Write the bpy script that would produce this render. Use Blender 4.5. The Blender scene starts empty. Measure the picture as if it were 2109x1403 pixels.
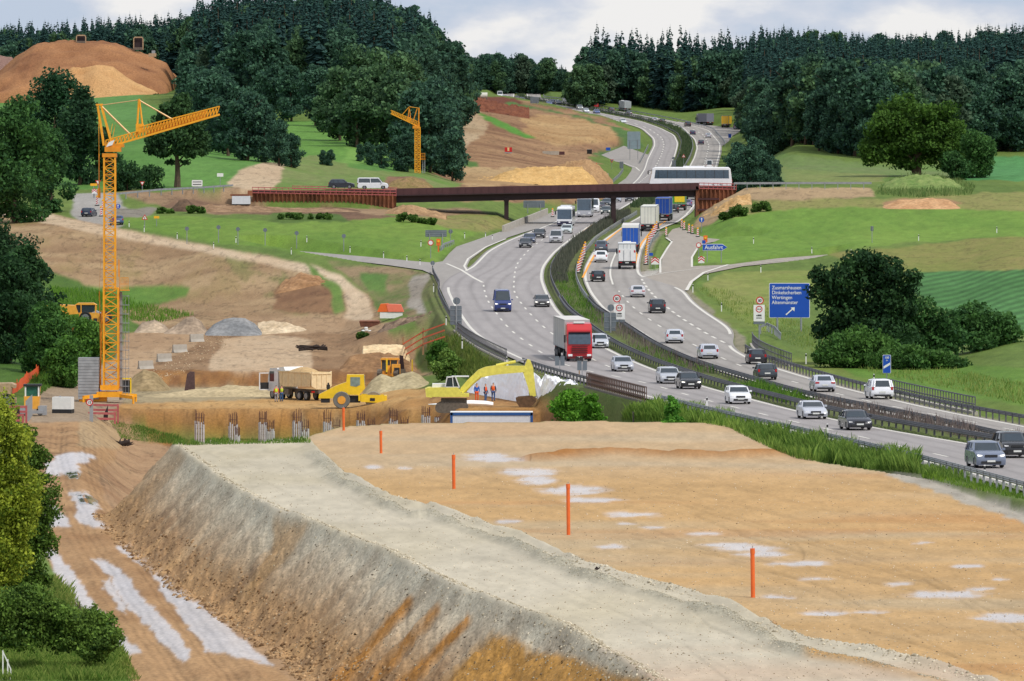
import bpy, math, random
import numpy as np
from mathutils import Vector, Matrix
from mathutils.geometry import delaunay_2d_cdt
F=15000.0; CX=1054.5; HZ=250.0; CZ=30.0      # focal length in photo pixels, centre column, horizon row, camera height
scn=bpy.context.scene; COL=scn.collection
rnd=random.Random(7); nr=np.random.default_rng(11)

# ------------------------------------------------------------------ noise
def _h(ix,iy,s):
    n=(ix.astype(np.int64)*374761393+iy.astype(np.int64)*668265263+s*974634777)&0xffffffff
    n=((n^(n>>13))*1274126177)&0xffffffff
    return ((n^(n>>16))&0xffff)/65535.0
def vnoise(x,y,s=0):
    ix=np.floor(x); iy=np.floor(y); fx=x-ix; fy=y-iy
    fx=fx*fx*(3-2*fx); fy=fy*fy*(3-2*fy)
    a=_h(ix,iy,s); b=_h(ix+1,iy,s); c=_h(ix,iy+1,s); d=_h(ix+1,iy+1,s)
    return (a+(b-a)*fx)*(1-fy)+(c+(d-c)*fx)*fy
def fbm(x,y,o=4,s=0):
    r=0; a=.5; t=0
    for k in range(o):
        r=r+a*vnoise(x*2**k,y*2**k,s+k*17); t+=a; a*=.5
    return r/t*2-1
def sstep(a,b,x):
    t=np.clip((x-a)/(b-a),0,1); return t*t*(3-2*t)

# ------------------------------------------------------------------ materials
def lin(c):
    return tuple(((v/255)/12.92 if v/255<=.04045 else ((v/255+.055)/1.055)**2.4) for v in c)
MATS={}
def mat(name,col=(128,128,128),rough=.6,metal=0,var=.12,scale=3,bump=0,attr=False,trans=False,spec=.5,srgb=True,detail=4,kind=None):
    if name in MATS: return MATS[name]
    m=bpy.data.materials.new(name); m.use_nodes=True; nt=m.node_tree; N=nt.nodes; L=nt.links
    b=N['Principled BSDF']; b.inputs['Roughness'].default_value=rough; b.inputs['Metallic'].default_value=metal
    b.inputs['Specular IOR Level'].default_value=spec
    tc=N.new('ShaderNodeTexCoord'); nz=N.new('ShaderNodeTexNoise'); nz.inputs['Scale'].default_value=scale; nz.inputs['Detail'].default_value=detail
    L.new(tc.outputs['Object'],nz.inputs['Vector'])
    mr=N.new('ShaderNodeMapRange'); mr.inputs['From Min'].default_value=.3; mr.inputs['From Max'].default_value=.7
    mr.inputs['To Min'].default_value=1-var; mr.inputs['To Max'].default_value=1+var
    L.new(nz.outputs['Fac'],mr.inputs['Value'])
    mx=N.new('ShaderNodeVectorMath'); mx.operation='SCALE'; L.new(mr.outputs['Result'],mx.inputs['Scale'])
    if attr:
        at=N.new('ShaderNodeVertexColor'); at.layer_name='Col'; L.new(at.outputs['Color'],mx.inputs[0])
    else:
        c=lin(col) if srgb else col; mx.inputs[0].default_value=c[:3]
    L.new(mx.outputs['Vector'],b.inputs['Base Color'])
    if bump:
        bp=N.new('ShaderNodeBump'); bp.inputs['Strength'].default_value=min(1,bump); bp.inputs['Distance'].default_value=.05
        L.new(nz.outputs['Fac'],bp.inputs['Height']); L.new(bp.outputs['Normal'],b.inputs['Normal'])
    if kind=='paint':
        b.inputs['Coat Weight'].default_value=.5; b.inputs['Coat Roughness'].default_value=.08
    if kind=='leaf':
        tr=N.new('ShaderNodeBsdfTranslucent'); L.new(mx.outputs['Vector'],tr.inputs['Color'])
        ms=N.new('ShaderNodeMixShader'); ms.inputs[0].default_value=.3
        L.new(b.outputs[0],ms.inputs[1]); L.new(tr.outputs[0],ms.inputs[2]); L.new(ms.outputs[0],N['Material Output'].inputs['Surface'])
    MATS[name]=m; return m
def paint(c,rough=.3,metal=0.0):
    return mat('paint_%d_%d_%d'%c,c,rough,metal,var=.05,scale=2,kind='paint')

# ------------------------------------------------------------------ objects
def mesh_from(name,V,Fc,mat_=None,smooth=False,cols=None):
    me=bpy.data.meshes.new(name)
    if isinstance(Fc,np.ndarray):
        V=np.asarray(V,dtype=np.float32); nF,k=Fc.shape
        me.vertices.add(len(V)); me.vertices.foreach_set('co',V.ravel())
        me.loops.add(nF*k); me.loops.foreach_set('vertex_index',Fc.astype(np.int32).ravel())
        me.polygons.add(nF); me.polygons.foreach_set('loop_start',np.arange(0,nF*k,k,dtype=np.int32))
        me.update(calc_edges=True)
    else:
        me.from_pydata([tuple(v) for v in V],[],Fc); me.update()
    if cols is not None:
        a=me.color_attributes.new('Col','FLOAT_COLOR','POINT')
        c=np.ones((len(me.vertices),4),dtype=np.float32); c[:,:3]=cols; a.data.foreach_set('color',c.ravel())
    if mat_:
        for m in (mat_ if isinstance(mat_,(list,tuple)) else [mat_]): me.materials.append(m)
    if smooth: me.polygons.foreach_set('use_smooth',[True]*len(me.polygons))
    return me
def link(name,me,parent=None):
    o=bpy.data.objects.new(name,me); COL.objects.link(o)
    if parent: o.parent=parent
    return o
def tag(o,label,cat,group=None,kind=None):
    if label: o['label']=label
    if cat: o['category']=cat
    if group: o['group']=group
    if kind: o['kind']=kind
    return o
def thing(name,label,cat,loc=(0,0,0),rz=0,group=None):
    o=bpy.data.objects.new(name,None); COL.objects.link(o); o.location=loc; o.rotation_euler=(0,0,rz)
    return tag(o,label,cat,group)
class MB:
    def __init__(s): s.v=[]; s.f=[]; s.m=[]; s.cur=0
    def add(s,V,Fc):
        n=len(s.v); s.v+= [tuple(v) for v in V]; s.f+=[tuple(i+n for i in f) for f in Fc]; s.m+=[s.cur]*len(Fc); return s
    def box(s,c,d,rot=None):
        x,y,z=d[0]/2,d[1]/2,d[2]/2
        P=[Vector((a*x,b*y,e*z)) for a in(-1,1) for b in(-1,1) for e in(-1,1)]
        if rot is not None:
            R=rot if isinstance(rot,Matrix) else Matrix.Rotation(rot,3,'Z'); P=[R@p for p in P]
        P=[p+Vector(c) for p in P]
        return s.add(P,[(0,1,3,2),(4,6,7,5),(0,4,5,1),(2,3,7,6),(0,2,6,4),(1,5,7,3)])
    def beam(s,a,b,w,h=None):
        a=Vector(a); b=Vector(b); d=b-a; L=d.length
        if L<1e-6: return s
        q=d.to_track_quat('X','Z').to_matrix()
        return s.box((a+b)/2,(L,w,h or w),q)
    def tube(s,a,b,r,n=8,r2=None,caps=True):
        a=Vector(a); b=Vector(b); d=b-a; q=d.to_track_quat('Z','Y').to_matrix(); r2=r if r2 is None else r2
        V=[a+q@Vector((r*math.cos(2*math.pi*i/n),r*math.sin(2*math.pi*i/n),0)) for i in range(n)]
        V+=[b+q@Vector((r2*math.cos(2*math.pi*i/n),r2*math.sin(2*math.pi*i/n),0)) for i in range(n)]
        Fc=[(i,(i+1)%n,n+(i+1)%n,n+i) for i in range(n)]
        if caps: Fc+=[tuple(range(n-1,-1,-1)),tuple(range(n,2*n))]
        return s.add(V,Fc)
    def prism(s,pts,y0,y1,axis='y'):
        n=len(pts)
        if axis=='y': V=[(p[0],y0,p[1]) for p in pts]+[(p[0],y1,p[1]) for p in pts]
        elif axis=='x': V=[(y0,p[0],p[1]) for p in pts]+[(y1,p[0],p[1]) for p in pts]
        else: V=[(p[0],p[1],y0) for p in pts]+[(p[0],p[1],y1) for p in pts]
        return s.add(V,[tuple(range(n)),tuple(range(2*n-1,n-1,-1))]+[(i,n+i,n+(i+1)%n,(i+1)%n) for i in range(n)])
    def quad(s,a,b,c,d): return s.add([a,b,c,d],[(0,1,2,3)])
    def rings(s,R,cap=True):
        n=len(R[0]); V=[p for r in R for p in r]; Fc=[]
        for k in range(len(R)-1):
            for i in range(n):
                j=(i+1)%n; Fc.append((k*n+i,k*n+j,(k+1)*n+j,(k+1)*n+i))
        if cap: Fc+=[tuple(range(n-1,-1,-1)),tuple(range((len(R)-1)*n,len(R)*n))]
        return s.add(V,Fc)
    def build(s,name,mat_,parent=None,smooth=False,loc=None,rz=None):
        me=mesh_from(name,s.v,s.f,mat_,False)
        import bmesh
        bm=bmesh.new(); bm.from_mesh(me); bmesh.ops.recalc_face_normals(bm,faces=bm.faces); bm.to_mesh(me); bm.free()
        if isinstance(mat_,(list,tuple)): me.polygons.foreach_set('material_index',s.m)
        if smooth:
            me.polygons.foreach_set('use_smooth',[True]*len(me.polygons))
            try: me.set_sharp_from_angle(angle=math.radians(38))
            except Exception: pass
        o=link(name,me,parent)
        if loc is not None: o.location=loc
        if rz is not None: o.rotation_euler=(0,0,rz)
        return o

# ------------------------------------------------------------------ motorway long profile and edges
PROF=[(5,20),(150,20.6),(380,21.2),(461,21.9),(536,22.7),(600,23.3),(714,24.1),(800,23.5),(900,22.2),(1000,20.8),(1100,19.3),(1240,17.4),(1350,16.8),(1500,16.2),(1700,15.3),(1900,14.2),(2030,13.2),(2240,8.2),(2420,2.8),(2560,-3),(2700,-8),(2850,-11),(3100,-11)]
_py=np.arange(5,3100,1.0); _pd=np.interp(_py,[p[0] for p in PROF],[p[1] for p in PROF])
_k=np.exp(-np.linspace(-2.2,2.2,121)**2); _k/=_k.sum()
_pd=np.convolve(np.pad(_pd,60,mode='edge'),_k,mode='valid')
def drop(Y): return np.interp(Y,_py,_pd)
def zr(Y): return CZ-drop(Y)
_ppy=HZ+_pd*F/_py; _ppy_m=np.minimum.accumulate(_ppy)
def rY(py): return float(np.interp(-py,-_ppy_m[_py<2850],_py[_py<2850]))
def rP(px,py,dz=0):                  # a photo pixel on the motorway surface -> world point
    Y=rY(py); return Vector(((px-CX)/F*Y,Y,float(zr(Y))+dz))
def proj(X,Y,Z): return CX+F*X/Y, HZ+F*(CZ-Z)/Y
def curveX(pts):
    P=sorted([(rY(b),(a-CX)/F*rY(b)) for a,b in pts])
    ys=np.array([p[0] for p in P]); xs=np.array([p[1] for p in P])
    g=np.arange(5,2860,2.0); v=np.interp(g,ys,xs)
    # extrapolate to the near side
    sl=(xs[2]-xs[0])/(ys[2]-ys[0]); v=np.where(g<ys[0],xs[0]+(g-ys[0])*sl,v)
    for _ in range(3):
        k=np.ones(13)/13; v=np.convolve(np.pad(v,6,mode='edge'),k,mode='valid')
    return g,v
LO=curveX([(2109,1012),(1900,955),(1760,922),(1600,885),(1480,858),(1360,828),(1240,797),(1150,772),(1070,745),(1000,712),(955,680),(925,635),(905,592),(930,565),(962,556),(978,540),(1000,517),(1045,494),(1090,477),(1130,462),(1165,444),(1225,420),(1262,403),(1292,385),(1310,368),(1330,328),(1345,298),(1343,285),(1320,264),(1269,249),(1202,234),(1135,219),(1068,207),(1030,203)])
LI=curveX([(2109,932),(2005,915),(1904,897),(1807,882),(1719,863),(1647,847),(1568,826),(1452,796),(1366,766),(1249,716),(1152,642),(1129,601),(1119,574),(1122,550),(1145,520),(1179,493),(1216,467),(1252,448),(1290,425),(1325,403),(1352,380),(1378,350),(1392,320),(1398,295),(1390,278),(1363,264),(1320,249),(1242,234),(1169,219),(1112,211),(1060,204)])
RI=curveX([(2109,914),(2005,890),(1904,868),(1807,848),(1719,832),(1640,812),(1568,790),(1450,754),(1366,718),(1326,691),(1299,674),(1242,641),(1212,604),(1199,574),(1202,550),(1216,524),(1236,497),(1276,470),(1310,450),(1345,427),(1380,403),(1400,375),(1413,350),(1428,325),(1434,305),(1430,288),(1405,262),(1336,246),(1269,234),(1202,219),(1135,208),(1085,203)])
RO=curveX([(2109,876),(1971,851),(1850,824),(1736,797),(1640,768),(1588,752),(1538,733),(1504,712),(1515,690),(1511,676),(1467,650),(1427,620),(1413,598),(1400,590),(1345,578),(1320,570),(1318,545),(1324,515),(1336,492),(1355,474),(1400,457),(1425,437),(1440,417),(1452,400),(1465,375),(1478,345),(1486,315),(1487,296),(1462,267),(1400,252),(1353,243),(1303,234),(1222,221),(1162,208),(1115,203)])
def XA(c,Y): return np.interp(Y,c[0],c[1])

# ------------------------------------------------------------------ terrain
COLS={
-300:[(5,26.6),(340,26.8),(420,26.1),(600,27),(760,27),(900,24),(1000,22),(1060,20),(1120,17),(1240,13.5),(1400,8),(1800,-1),(2200,-6),(2500,-11),(2700,-16),(3100,-22)],
0:[(5,26.6),(340,26.8),(420,26.1),(485,26.2),(560,27),(640,28),(700,28.6),(760,29.3),(850,27),(950,25.5),(1000,24),(1060,20.5),(1120,17.5),(1240,14.3),(1300,11),(1400,8),(1800,-2),(2200,-6),(2500,-11),(2700,-16),(3100,-22)],
150:[(5,26.6),(340,26.8),(420,26.1),(485,26.2),(560,27),(640,28),(700,28.6),(760,29.3),(790,29.5),(850,28),(950,26.5),(1000,25),(1060,21),(1120,17.2),(1180,15.2),(1215,13.6),(1240,12.8),(1300,11),(1400,7),(1800,-2),(2000,-5.5),(2200,-7),(2500,-12),(2700,-17),(3100,-23)],
300:[(5,26.6),(340,26.8),(420,26.1),(485,26.6),(540,29),(640,32),(735,32.5),(745,29.5),(800,29.5),(812,28.6),(860,28),(920,26.8),(1000,26),(1030,24.2),(1064,21.5),(1125,16.6),(1184,15),(1215,13.8),(1232,12.2),(1270,11.5),(1400,6),(1800,-2),(2000,-6),(2150,-8),(2500,-13),(2700,-18),(3100,-26)],
500:[(5,26.6),(340,26.8),(420,26.1),(485,26.6),(540,29),(600,31),(640,32.3),(738,32.5),(745,29.5),(804,29.3),(811,27.9),(920,27),(950,26.5),(1000,24.5),(1067,18.8),(1100,17.5),(1184,15),(1239,14.5),(1243,11.5),(1300,10.5),(1350,8),(1500,7),(1600,5),(1800,0),(2000,-7),(2400,-19),(2700,-24),(3100,-28)],
700:[(5,26.6),(340,26.8),(420,26.1),(485,26.6),(540,29),(600,31),(640,32.3),(738,32.5),(745,29.5),(815,29.2),(822,28),(905,26.6),(940,25.8),(1000,22.5),(1040,20),(1067,18.9),(1100,17.8),(1184,15),(1239,14.5),(1243,11.6),(1300,11),(1400,10),(1500,8),(1600,5.3),(1800,0),(2000,-7),(2400,-20),(2700,-25),(3100,-28)],
850:[(5,26.6),(340,26.8),(420,26.1),(485,26.6),(540,29),(600,30.5),(640,31),(710,31.2),(716,28.3),(830,28.2),(905,26.4),(940,25.5),(960,24),(1000,21.5),(1040,19.9),(1080,18.5),(1184,15.5),(1250,15),(1300,11.4),(1330,10.4),(1400,11),(1500,10.4),(1600,8),(1750,4),(1950,0),(2200,-8),(2500,-14),(2800,-20),(3100,-22)],
950:[(5,26.6),(340,26.8),(420,26.1),(485,26.6),(540,28.6),(600,28.6),(668,28.6),(673,26.6),(700,26.7),(780,26.7),(905,25.5),(1000,21.2),(1080,18.5),(1240,15.8),(1300,13),(1350,12.5),(1500,12.6),(1700,12.2),(1850,9),(2000,5),(2200,.5),(2400,-3.6),(2600,-7.8),(2800,-12),(3100,-15)],
1200:[(5,24),(465,26.5),(600,27.5),(664,27.5),(669,26.6),(760,26),(800,25),(900,22),(1000,20.6),(1240,17.2),(1300,15),(1500,14.2),(1700,13.8),(1850,12.6),(2000,10.6),(2150,7.2),(2250,4.6),(2400,1),(2600,-6),(2800,-11),(3100,-15)],
1400:[(5,24),(465,25),(600,26),(700,25),(800,24),(1000,20.5),(1240,17.3),(1500,16),(1700,15),(1900,14),(2030,13),(2240,8),(2420,2.4),(2560,-3),(2800,-10),(3100,-14)],
1500:[(5,23),(465,23),(600,24),(700,24.2),(800,23.6),(900,22.4),(1015,20.8),(1110,18.5),(1184,15.5),(1225,13.6),(1250,11.5),(1300,12),(1500,12),(1700,10.6),(1900,9),(2050,6.5),(2200,4),(2400,0),(2600,-6),(3100,-13)],
1650:[(5,23),(500,23),(600,24),(733,24.2),(900,22.3),(1000,20.9),(1025,20.4),(1110,18.3),(1160,16),(1203,13.8),(1232,11.8),(1250,11.2),(1300,11.5),(1400,10.5),(1500,8),(1600,5),(1900,0),(2200,-4),(2500,-9),(2700,-14),(3100,-22)],
1800:[(5,23),(450,23),(560,23.6),(700,24.3),(800,23.6),(900,21.9),(1000,19.8),(1100,17.5),(1150,15.5),(1200,13.2),(1240,11.8),(1300,11),(1370,10.6),(1500,8.6),(1600,5.6),(1900,0),(2200,-4),(2500,-9),(2700,-14),(3100,-22)],
1950:[(5,23),(450,23),(560,23.6),(700,24.3),(800,23.4),(900,21.5),(1000,19.6),(1100,17.4),(1150,15.4),(1200,13.3),(1240,11.8),(1300,11),(1370,10.4),(1500,9.4),(1600,7.2),(1650,5.5),(2000,-1),(2500,-10),(2700,-15),(3100,-23)],
2109:[(5,23),(450,23),(560,22.8),(700,23),(800,22),(900,20),(1000,18),(1100,16.2),(1150,14.8),(1200,13),(1240,11.8),(1370,10),(1500,9.6),(1600,7.3),(1650,5.6),(2000,-2),(2500,-11),(2700,-16),(3100,-24)],
2500:[(5,23),(450,23),(560,22.8),(700,22.6),(800,21),(1000,17),(1200,12),(1500,9),(1650,5),(2000,-3),(2500,-12),(3100,-25)]}
cpx=np.concatenate([np.linspace(-1500,-160,24),np.linspace(-140,2250,1060),np.linspace(2270,3600,24)])
rows=[5,20,50,90,130,170,205,230]
y=230.0
while y<3150:
    rows.append(y:=y+ (min(2.0,max(.34,y*y/315000*1.7)) if y<1330 else (3.2 if y<2000 else 6)))
rows=np.array(rows)
GP,GY=np.meshgrid(cpx,rows); GX=(GP-CX)/F*GY
ck=sorted(COLS); _c=[]
for c in ck:
    g=np.interp(rows,[p[0] for p in COLS[c]],[p[1] for p in COLS[c]]); _c.append(g)
_c=np.array(_c); GD=np.empty_like(GP)
w=np.interp(cpx,ck,np.arange(len(ck))); i0=np.clip(np.floor(w).astype(int),0,len(ck)-2); fr=w-i0; fr=fr*fr*(3-2*fr)
GD=(_c[i0]*(1-fr)[:,None]+_c[i0+1]*fr[:,None]).T
GZ=CZ-GD
ON=fbm(GX/60,GY/60,3,5)
GZ+=ON*np.clip((GY-850)/600,0,.8)*np.where(GY>1270,1,.25)

def sdf(poly,X,Y):
    poly=np.asarray(poly,float); d=np.full(X.shape,1e9); ins=np.zeros(X.shape,bool); n=len(poly)
    for i in range(n):
        a=poly[i]; b=poly[(i+1)%n]; e=b-a; L=max(e@e,1e-9)
        t=np.clip(((X-a[0])*e[0]+(Y-a[1])*e[1])/L,0,1)
        d=np.minimum(d,(X-a[0]-t*e[0])**2+(Y-a[1]-t*e[1])**2)
        c=(a[1]>Y)!=(b[1]>Y)
        xi=a[0]+(Y-a[1])/(b[1]-a[1]+1e-12)*e[0]; ins^=c&(X<xi)
    d=np.sqrt(d); return np.where(ins,-d,d)
def dline(pl,X,Y):
    pl=np.asarray(pl,float); d=np.full(X.shape,1e9); t0=np.zeros(X.shape); s=0
    for i in range(len(pl)-1):
        a=pl[i]; b=pl[i+1]; e=b-a; L=math.hypot(*e)
        t=np.clip(((X-a[0])*e[0]+(Y-a[1])*e[1])/(L*L+1e-9),0,1)
        dd=np.hypot(X-a[0]-t*e[0],Y-a[1]-t*e[1]); m=dd<d; d=np.where(m,dd,d); t0=np.where(m,s+t*L,t0); s+=L
    return d,t0
def Dp(px,py,dr):                       # photo pixel on a plane a given drop below the camera
    Y=F*dr/(py-HZ); return ((px-CX)/F*Y,Y)
FD=22.2; DD=21.6
DECK_EDGE=[(357,918),(410,957),(472,1002),(573,1056),(607,1065),(700,1103),(798,1139),(852,1171),(933,1210),(1010,1238),(1071,1262),(1155,1290),(1226,1338),(1307,1382),(1340,1403),(1500,1480),(1800,1640)]
DECK_FAR=[(620,910),(480,911)]
BERM=[(625,905),(640,914),(700,974),(744,991),(801,1024),(858,1043),(889,1041),(943,1061),(1003,1082),(1071,1102),(1135,1132),(1206,1163),(1307,1190),(1400,1218),(1504,1245),(1562,1277),(1609,1304),(1680,1324),(1771,1336),(1838,1350),(1973,1385),(2081,1420),(2300,1500),(2600,1640)]
FIELD_FAR=[(650,893),(700,880),(800,872),(1000,869),(1200,867),(1450,871),(1500,876),(1560,905),(1600,930),(1700,953),(1800,968),(1900,985),(2000,1006),(2109,1034),(2300,1085)]
deck=[Dp(a,b,DD) for a,b in DECK_EDGE]+[Dp(a,b,DD) for a,b in BERM[::-1]]+[Dp(a,b,DD) for a,b in DECK_FAR]
field=[Dp(a,b,FD) for a,b in BERM]+[(60,100),(60,5),(150,5),(150,300)]+[Dp(a,b,FD) for a,b in FIELD_FAR[::-1]]
near=GY<760
nI=np.where(rows<760)[0].max()+1
nX,nY=GX[:nI],GY[:nI]
sd=sdf(deck,nX,nY); sf=sdf(field,nX,nY)
rough=fbm(nX/2.2,nY/2.2,4,3); clod=fbm(nX/.55,nY/.9,3,9); big=fbm(nX/9,nY/9,3,21)
streak=fbm(nY/2.0,nX/12,3,31)
zd=CZ-DD+.02*fbm(nX/9,nY/25,2,22); zf=CZ-FD+.05*fbm(nX/12,nY/30,3,23)+.012*rough
slope=np.clip(sd,0,None); rill=fbm((nY+nX*.4)/.55,nX/7,3,33)
lip=.22*np.exp(-(np.abs(sd)/.45)**2)*(.6+.8*vnoise(nX/1.5,nY/2.5,4))
zslope=zd+lip-slope*(1.02+.10*streak)+np.clip(slope/1.5,0,1)*(.22*rough+.30*clod+.13*streak+.12*rill)
base=GZ[:nI].copy()
bl=zslope
zz=np.maximum(base,bl)
toe=np.exp(-((bl-base)/.5)**2); zz+=toe*.12*(1+clod)
zfs=np.where(sf<0,zf,zf-np.clip(sf,0,None)*.9+np.clip(sf,0,1.5)*.2*rough)
zz=np.maximum(zz,zfs)
zz=np.where(sd<=0,zd+lip,zz)
bl_=[Dp(a,b,21) for a,b in BERM]
db,tb=dline(bl_,nX,nY)
bh=.40*(.15+1.25*vnoise(tb/3.4,tb*0+.5,71)**1.4)*np.clip(tb/20,.3,1)
wd=.36+.34*vnoise(tb/4.1,tb*0,72)
bm_=bh*np.exp(-(db/wd)**2)*(1+.25*clod+.12*fbm(nX/.25,nY/.4,2,8))
cr=np.clip(np.where(sd<0,-sd,0),0,1)
zz=zz+bm_
ZFILL=zz.copy()
BERMW=bh*np.exp(-(db/wd)**2)
# low orange ridge in the sand field
rl=[Dp(a,b,FD) for a,b in [(1110,946),(1180,938),(1260,934),(1350,937),(1440,941),(1520,940),(1600,935)]]
dr_,tr_=dline(rl,nX,nY); RIDGE=np.exp(-(dr_/1.5)**2); zz+=.42*RIDGE*(1+.5*rough)*(sf<3)
# near right lump below frame, left spill
GZ[:nI]=zz
# heap of orange sand at bottom centre
ox=[Dp(a,b,23.5) for a,b in [(950,1395),(1010,1372),(1120,1385),(1240,1400)]]
do,to=dline(ox,nX,nY); OSAND=np.exp(-(do/2.6)**2)
# haul road ruts
hc=[(-19,300)]+[Dp(a,b,c) for a,b,c in [(430,1403,26.8),(300,1230,26.3),(215,1100,26.2),(170,1010,26.8),(150,940,27.6),(150,880,28.4)]]
dh,th=dline(hc,nX,nY)
GZ[:nI]+=np.where((base>bl+.2)&(sd>1),.07*np.cos(np.clip(dh,0,3.2)*2.6)*sstep(4,2.5,dh)+.05*rough,0)
# motorway formation
XLo=XA(LO,GY); XRo=XA(RO,GY); XLi=XA(LI,GY); XRi=XA(RI,GY)
zr_=CZ-np.interp(GY,_py,_pd)
dl=XLo-GX; drr=GX-XRo
dout=np.maximum(np.maximum(dl,drr),0)
slp=np.where((GP>1225)&(GP<1375)&(GY<640)&(dl>0),4.0,np.where(GY<560,.9,np.where(GY<930,1.7,np.where(GY<1150,.7,.4))))
dd=np.clip(dout-1.6,0,None)
lim_lo=zr_-.16-dd*slp; lim_hi=zr_-.16+dd*.6
GZ2=np.clip(GZ,lim_lo,lim_hi)
keep=(GY<560)&(dl>0)&(dl<9)           # beside the sand field the verge falls gently into it
GZ=np.where(dout<90,GZ2,GZ)
med=(GX>XLi+.3)&(GX<XRi-.3)
GZ=np.where(med,zr_+.02+.1*fbm(GX/2,GY/4,3,13),GZ)
# stream cutting under the near bridge
scx=[Dp(a,b,31) for a,b in [(1305,840),(1290,835)]]
# slip roads and side roads : polygons in world xy and their surface height
def rpoly(pts,n=6):
    W=[rP(*p) for p in pts]; out=[]
    for i in range(len(W)):
        a=W[i]; b=W[(i+1)%len(W)]; k=max(1,int((a-b).length/12))
        out+=[a.lerp(b,j/k) for j in range(k)]
    return [(p.x,p.y) for p in out]
SLIP=[]   # (world polygon, zfun, z offset)
SLIP.append(rpoly([(556,512),(640,519),(760,529),(845,537),(893,541),(912,538),(925,522),(940,508),(990,491),(1045,472),(1100,452),(1135,438),(1160,430),(1180,440),(1140,458),(1115,468),(1080,478),(1046,489),(1000,511),(968,535),(962,548),(966,556),(985,560),(1010,550),(1030,600),(1000,640),(930,640),(912,606),(893,566),(870,556),(800,546),(700,534),(600,522),(556,516)]))
SLIP.append(rpoly([(1311,560),(1318,572),(1400,610),(1412,596),(1421,580),(1450,564),(1530,548),(1700,531),(1705,524),(1600,532),(1500,545),(1424,548),(1424,535),(1435,512),(1450,502),(1470,498),(1530,500),(1530,497),(1455,490),(1425,480),(1400,468),(1385,472),(1370,490),(1385,495),(1372,512),(1364,530),(1362,556),(1335,558)]))
SLIP.append(rpoly([(1285,300),(1345,322),(1338,345),(1322,372),(1290,388),(1262,403),(1256,396),(1270,380),(1288,368),(1300,352),(1302,345),(1280,335),(1256,330),(1222,325),(1256,312)]))
SLIP.append(rpoly([(1395,250),(1500,262),(1530,262),(1525,270),(1508,280),(1500,292),(1488,300),(1455,275),(1400,256)]))
for q in SLIP:
    q=np.array(q); m=(rows>q[:,1].min()-25)&(rows<q[:,1].max()+25); ii=np.where(m)[0]; a,b=ii[0],ii[-1]+1
    s_=sdf(q,GX[a:b],GY[a:b]); zt=zr_[a:b]-.14
    w_=np.clip(s_-.6,0,None); GZ[a:b]=np.where(s_<30,np.clip(GZ[a:b],zt-w_*.35,zt+w_*.45),GZ[a:b])
GYs=rows
def zter(X,Y):
    px=CX+F*X/Y; i=np.clip(np.searchsorted(rows,Y)-1,0,len(rows)-2); j=np.clip(np.searchsorted(cpx,px)-1,0,len(cpx)-2)
    u=(Y-rows[i])/(rows[i+1]-rows[i]); v=(px-cpx[j])/(cpx[j+1]-cpx[j])
    return float((GZ[i,j]*(1-v)+GZ[i,j+1]*v)*(1-u)+(GZ[i+1,j]*(1-v)+GZ[i+1,j+1]*v)*u)
def gP(px,py,ymin=200,dz=0):              # first visible ground under a photo pixel beyond ymin
    j=int(np.clip(np.searchsorted(cpx,px),0,len(cpx)-1)); col=HZ+F*(CZ-GZ[:,j])/rows
    ok=np.where((rows>=ymin)&(col<=py))[0]
    if len(ok)==0: i=len(rows)-2
    else: i=ok[0]
    if i>0 and rows[i-1]>=ymin:
        a,b=col[i-1],col[i]; t=(a-py)/(a-b+1e-9); Y=rows[i-1]+(rows[i]-rows[i-1])*min(1,max(0,t))
    else: Y=rows[i]
    X=(px-CX)/F*Y; return Vector((X,Y,zter(X,Y)+dz))
def at(px,Y,dz=0):
    X=(px-CX)/F*Y; return Vector((X,Y,zter(X,Y)+dz))
# ------------------------------------------------------------------ ground colours
ALB=.78
PYv=HZ+F*(CZ-GZ)/GY
wx=fbm(GX/4,GY/22,3,41); wy=fbm(GX/4+50,GY/22,3,42)
wf=fbm(GX/1.1,GY/4,4,43)
big2=fbm(GX/14,GY/60,4,44)
str2=fbm(GX/22,GY/9,4,46)                    # across-slope streaks
C=np.empty(GZ.shape+(3,),np.float32)
def L3(c): return np.array(lin(c),np.float32)*ALB
GRASS=L3((120,140,68)); GR2=L3((94,120,54)); 
t=np.clip(.5+.55*big2+.35*wf,0,1)[...,None]
C[:]=GRASS*(1-t)+GR2*t
WET=np.zeros(GZ.shape,np.float32)
pf=fbm(GX/.5,GY/2.5,4,48); pg=fbm(GX/.9,GY/1.5,4,49)
def inpoly(P,X,Y):
    ins=np.zeros(X.shape,bool); n=len(P)
    for i in range(n):
        a=P[i]; b=P[(i+1)%n]
        if a[1]==b[1]: continue
        c=(a[1]>Y)!=(b[1]>Y); ins^=c&(X<a[0]+(Y-a[1])/(b[1]-a[1])*(b[0]-a[0]))
    return ins
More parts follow.
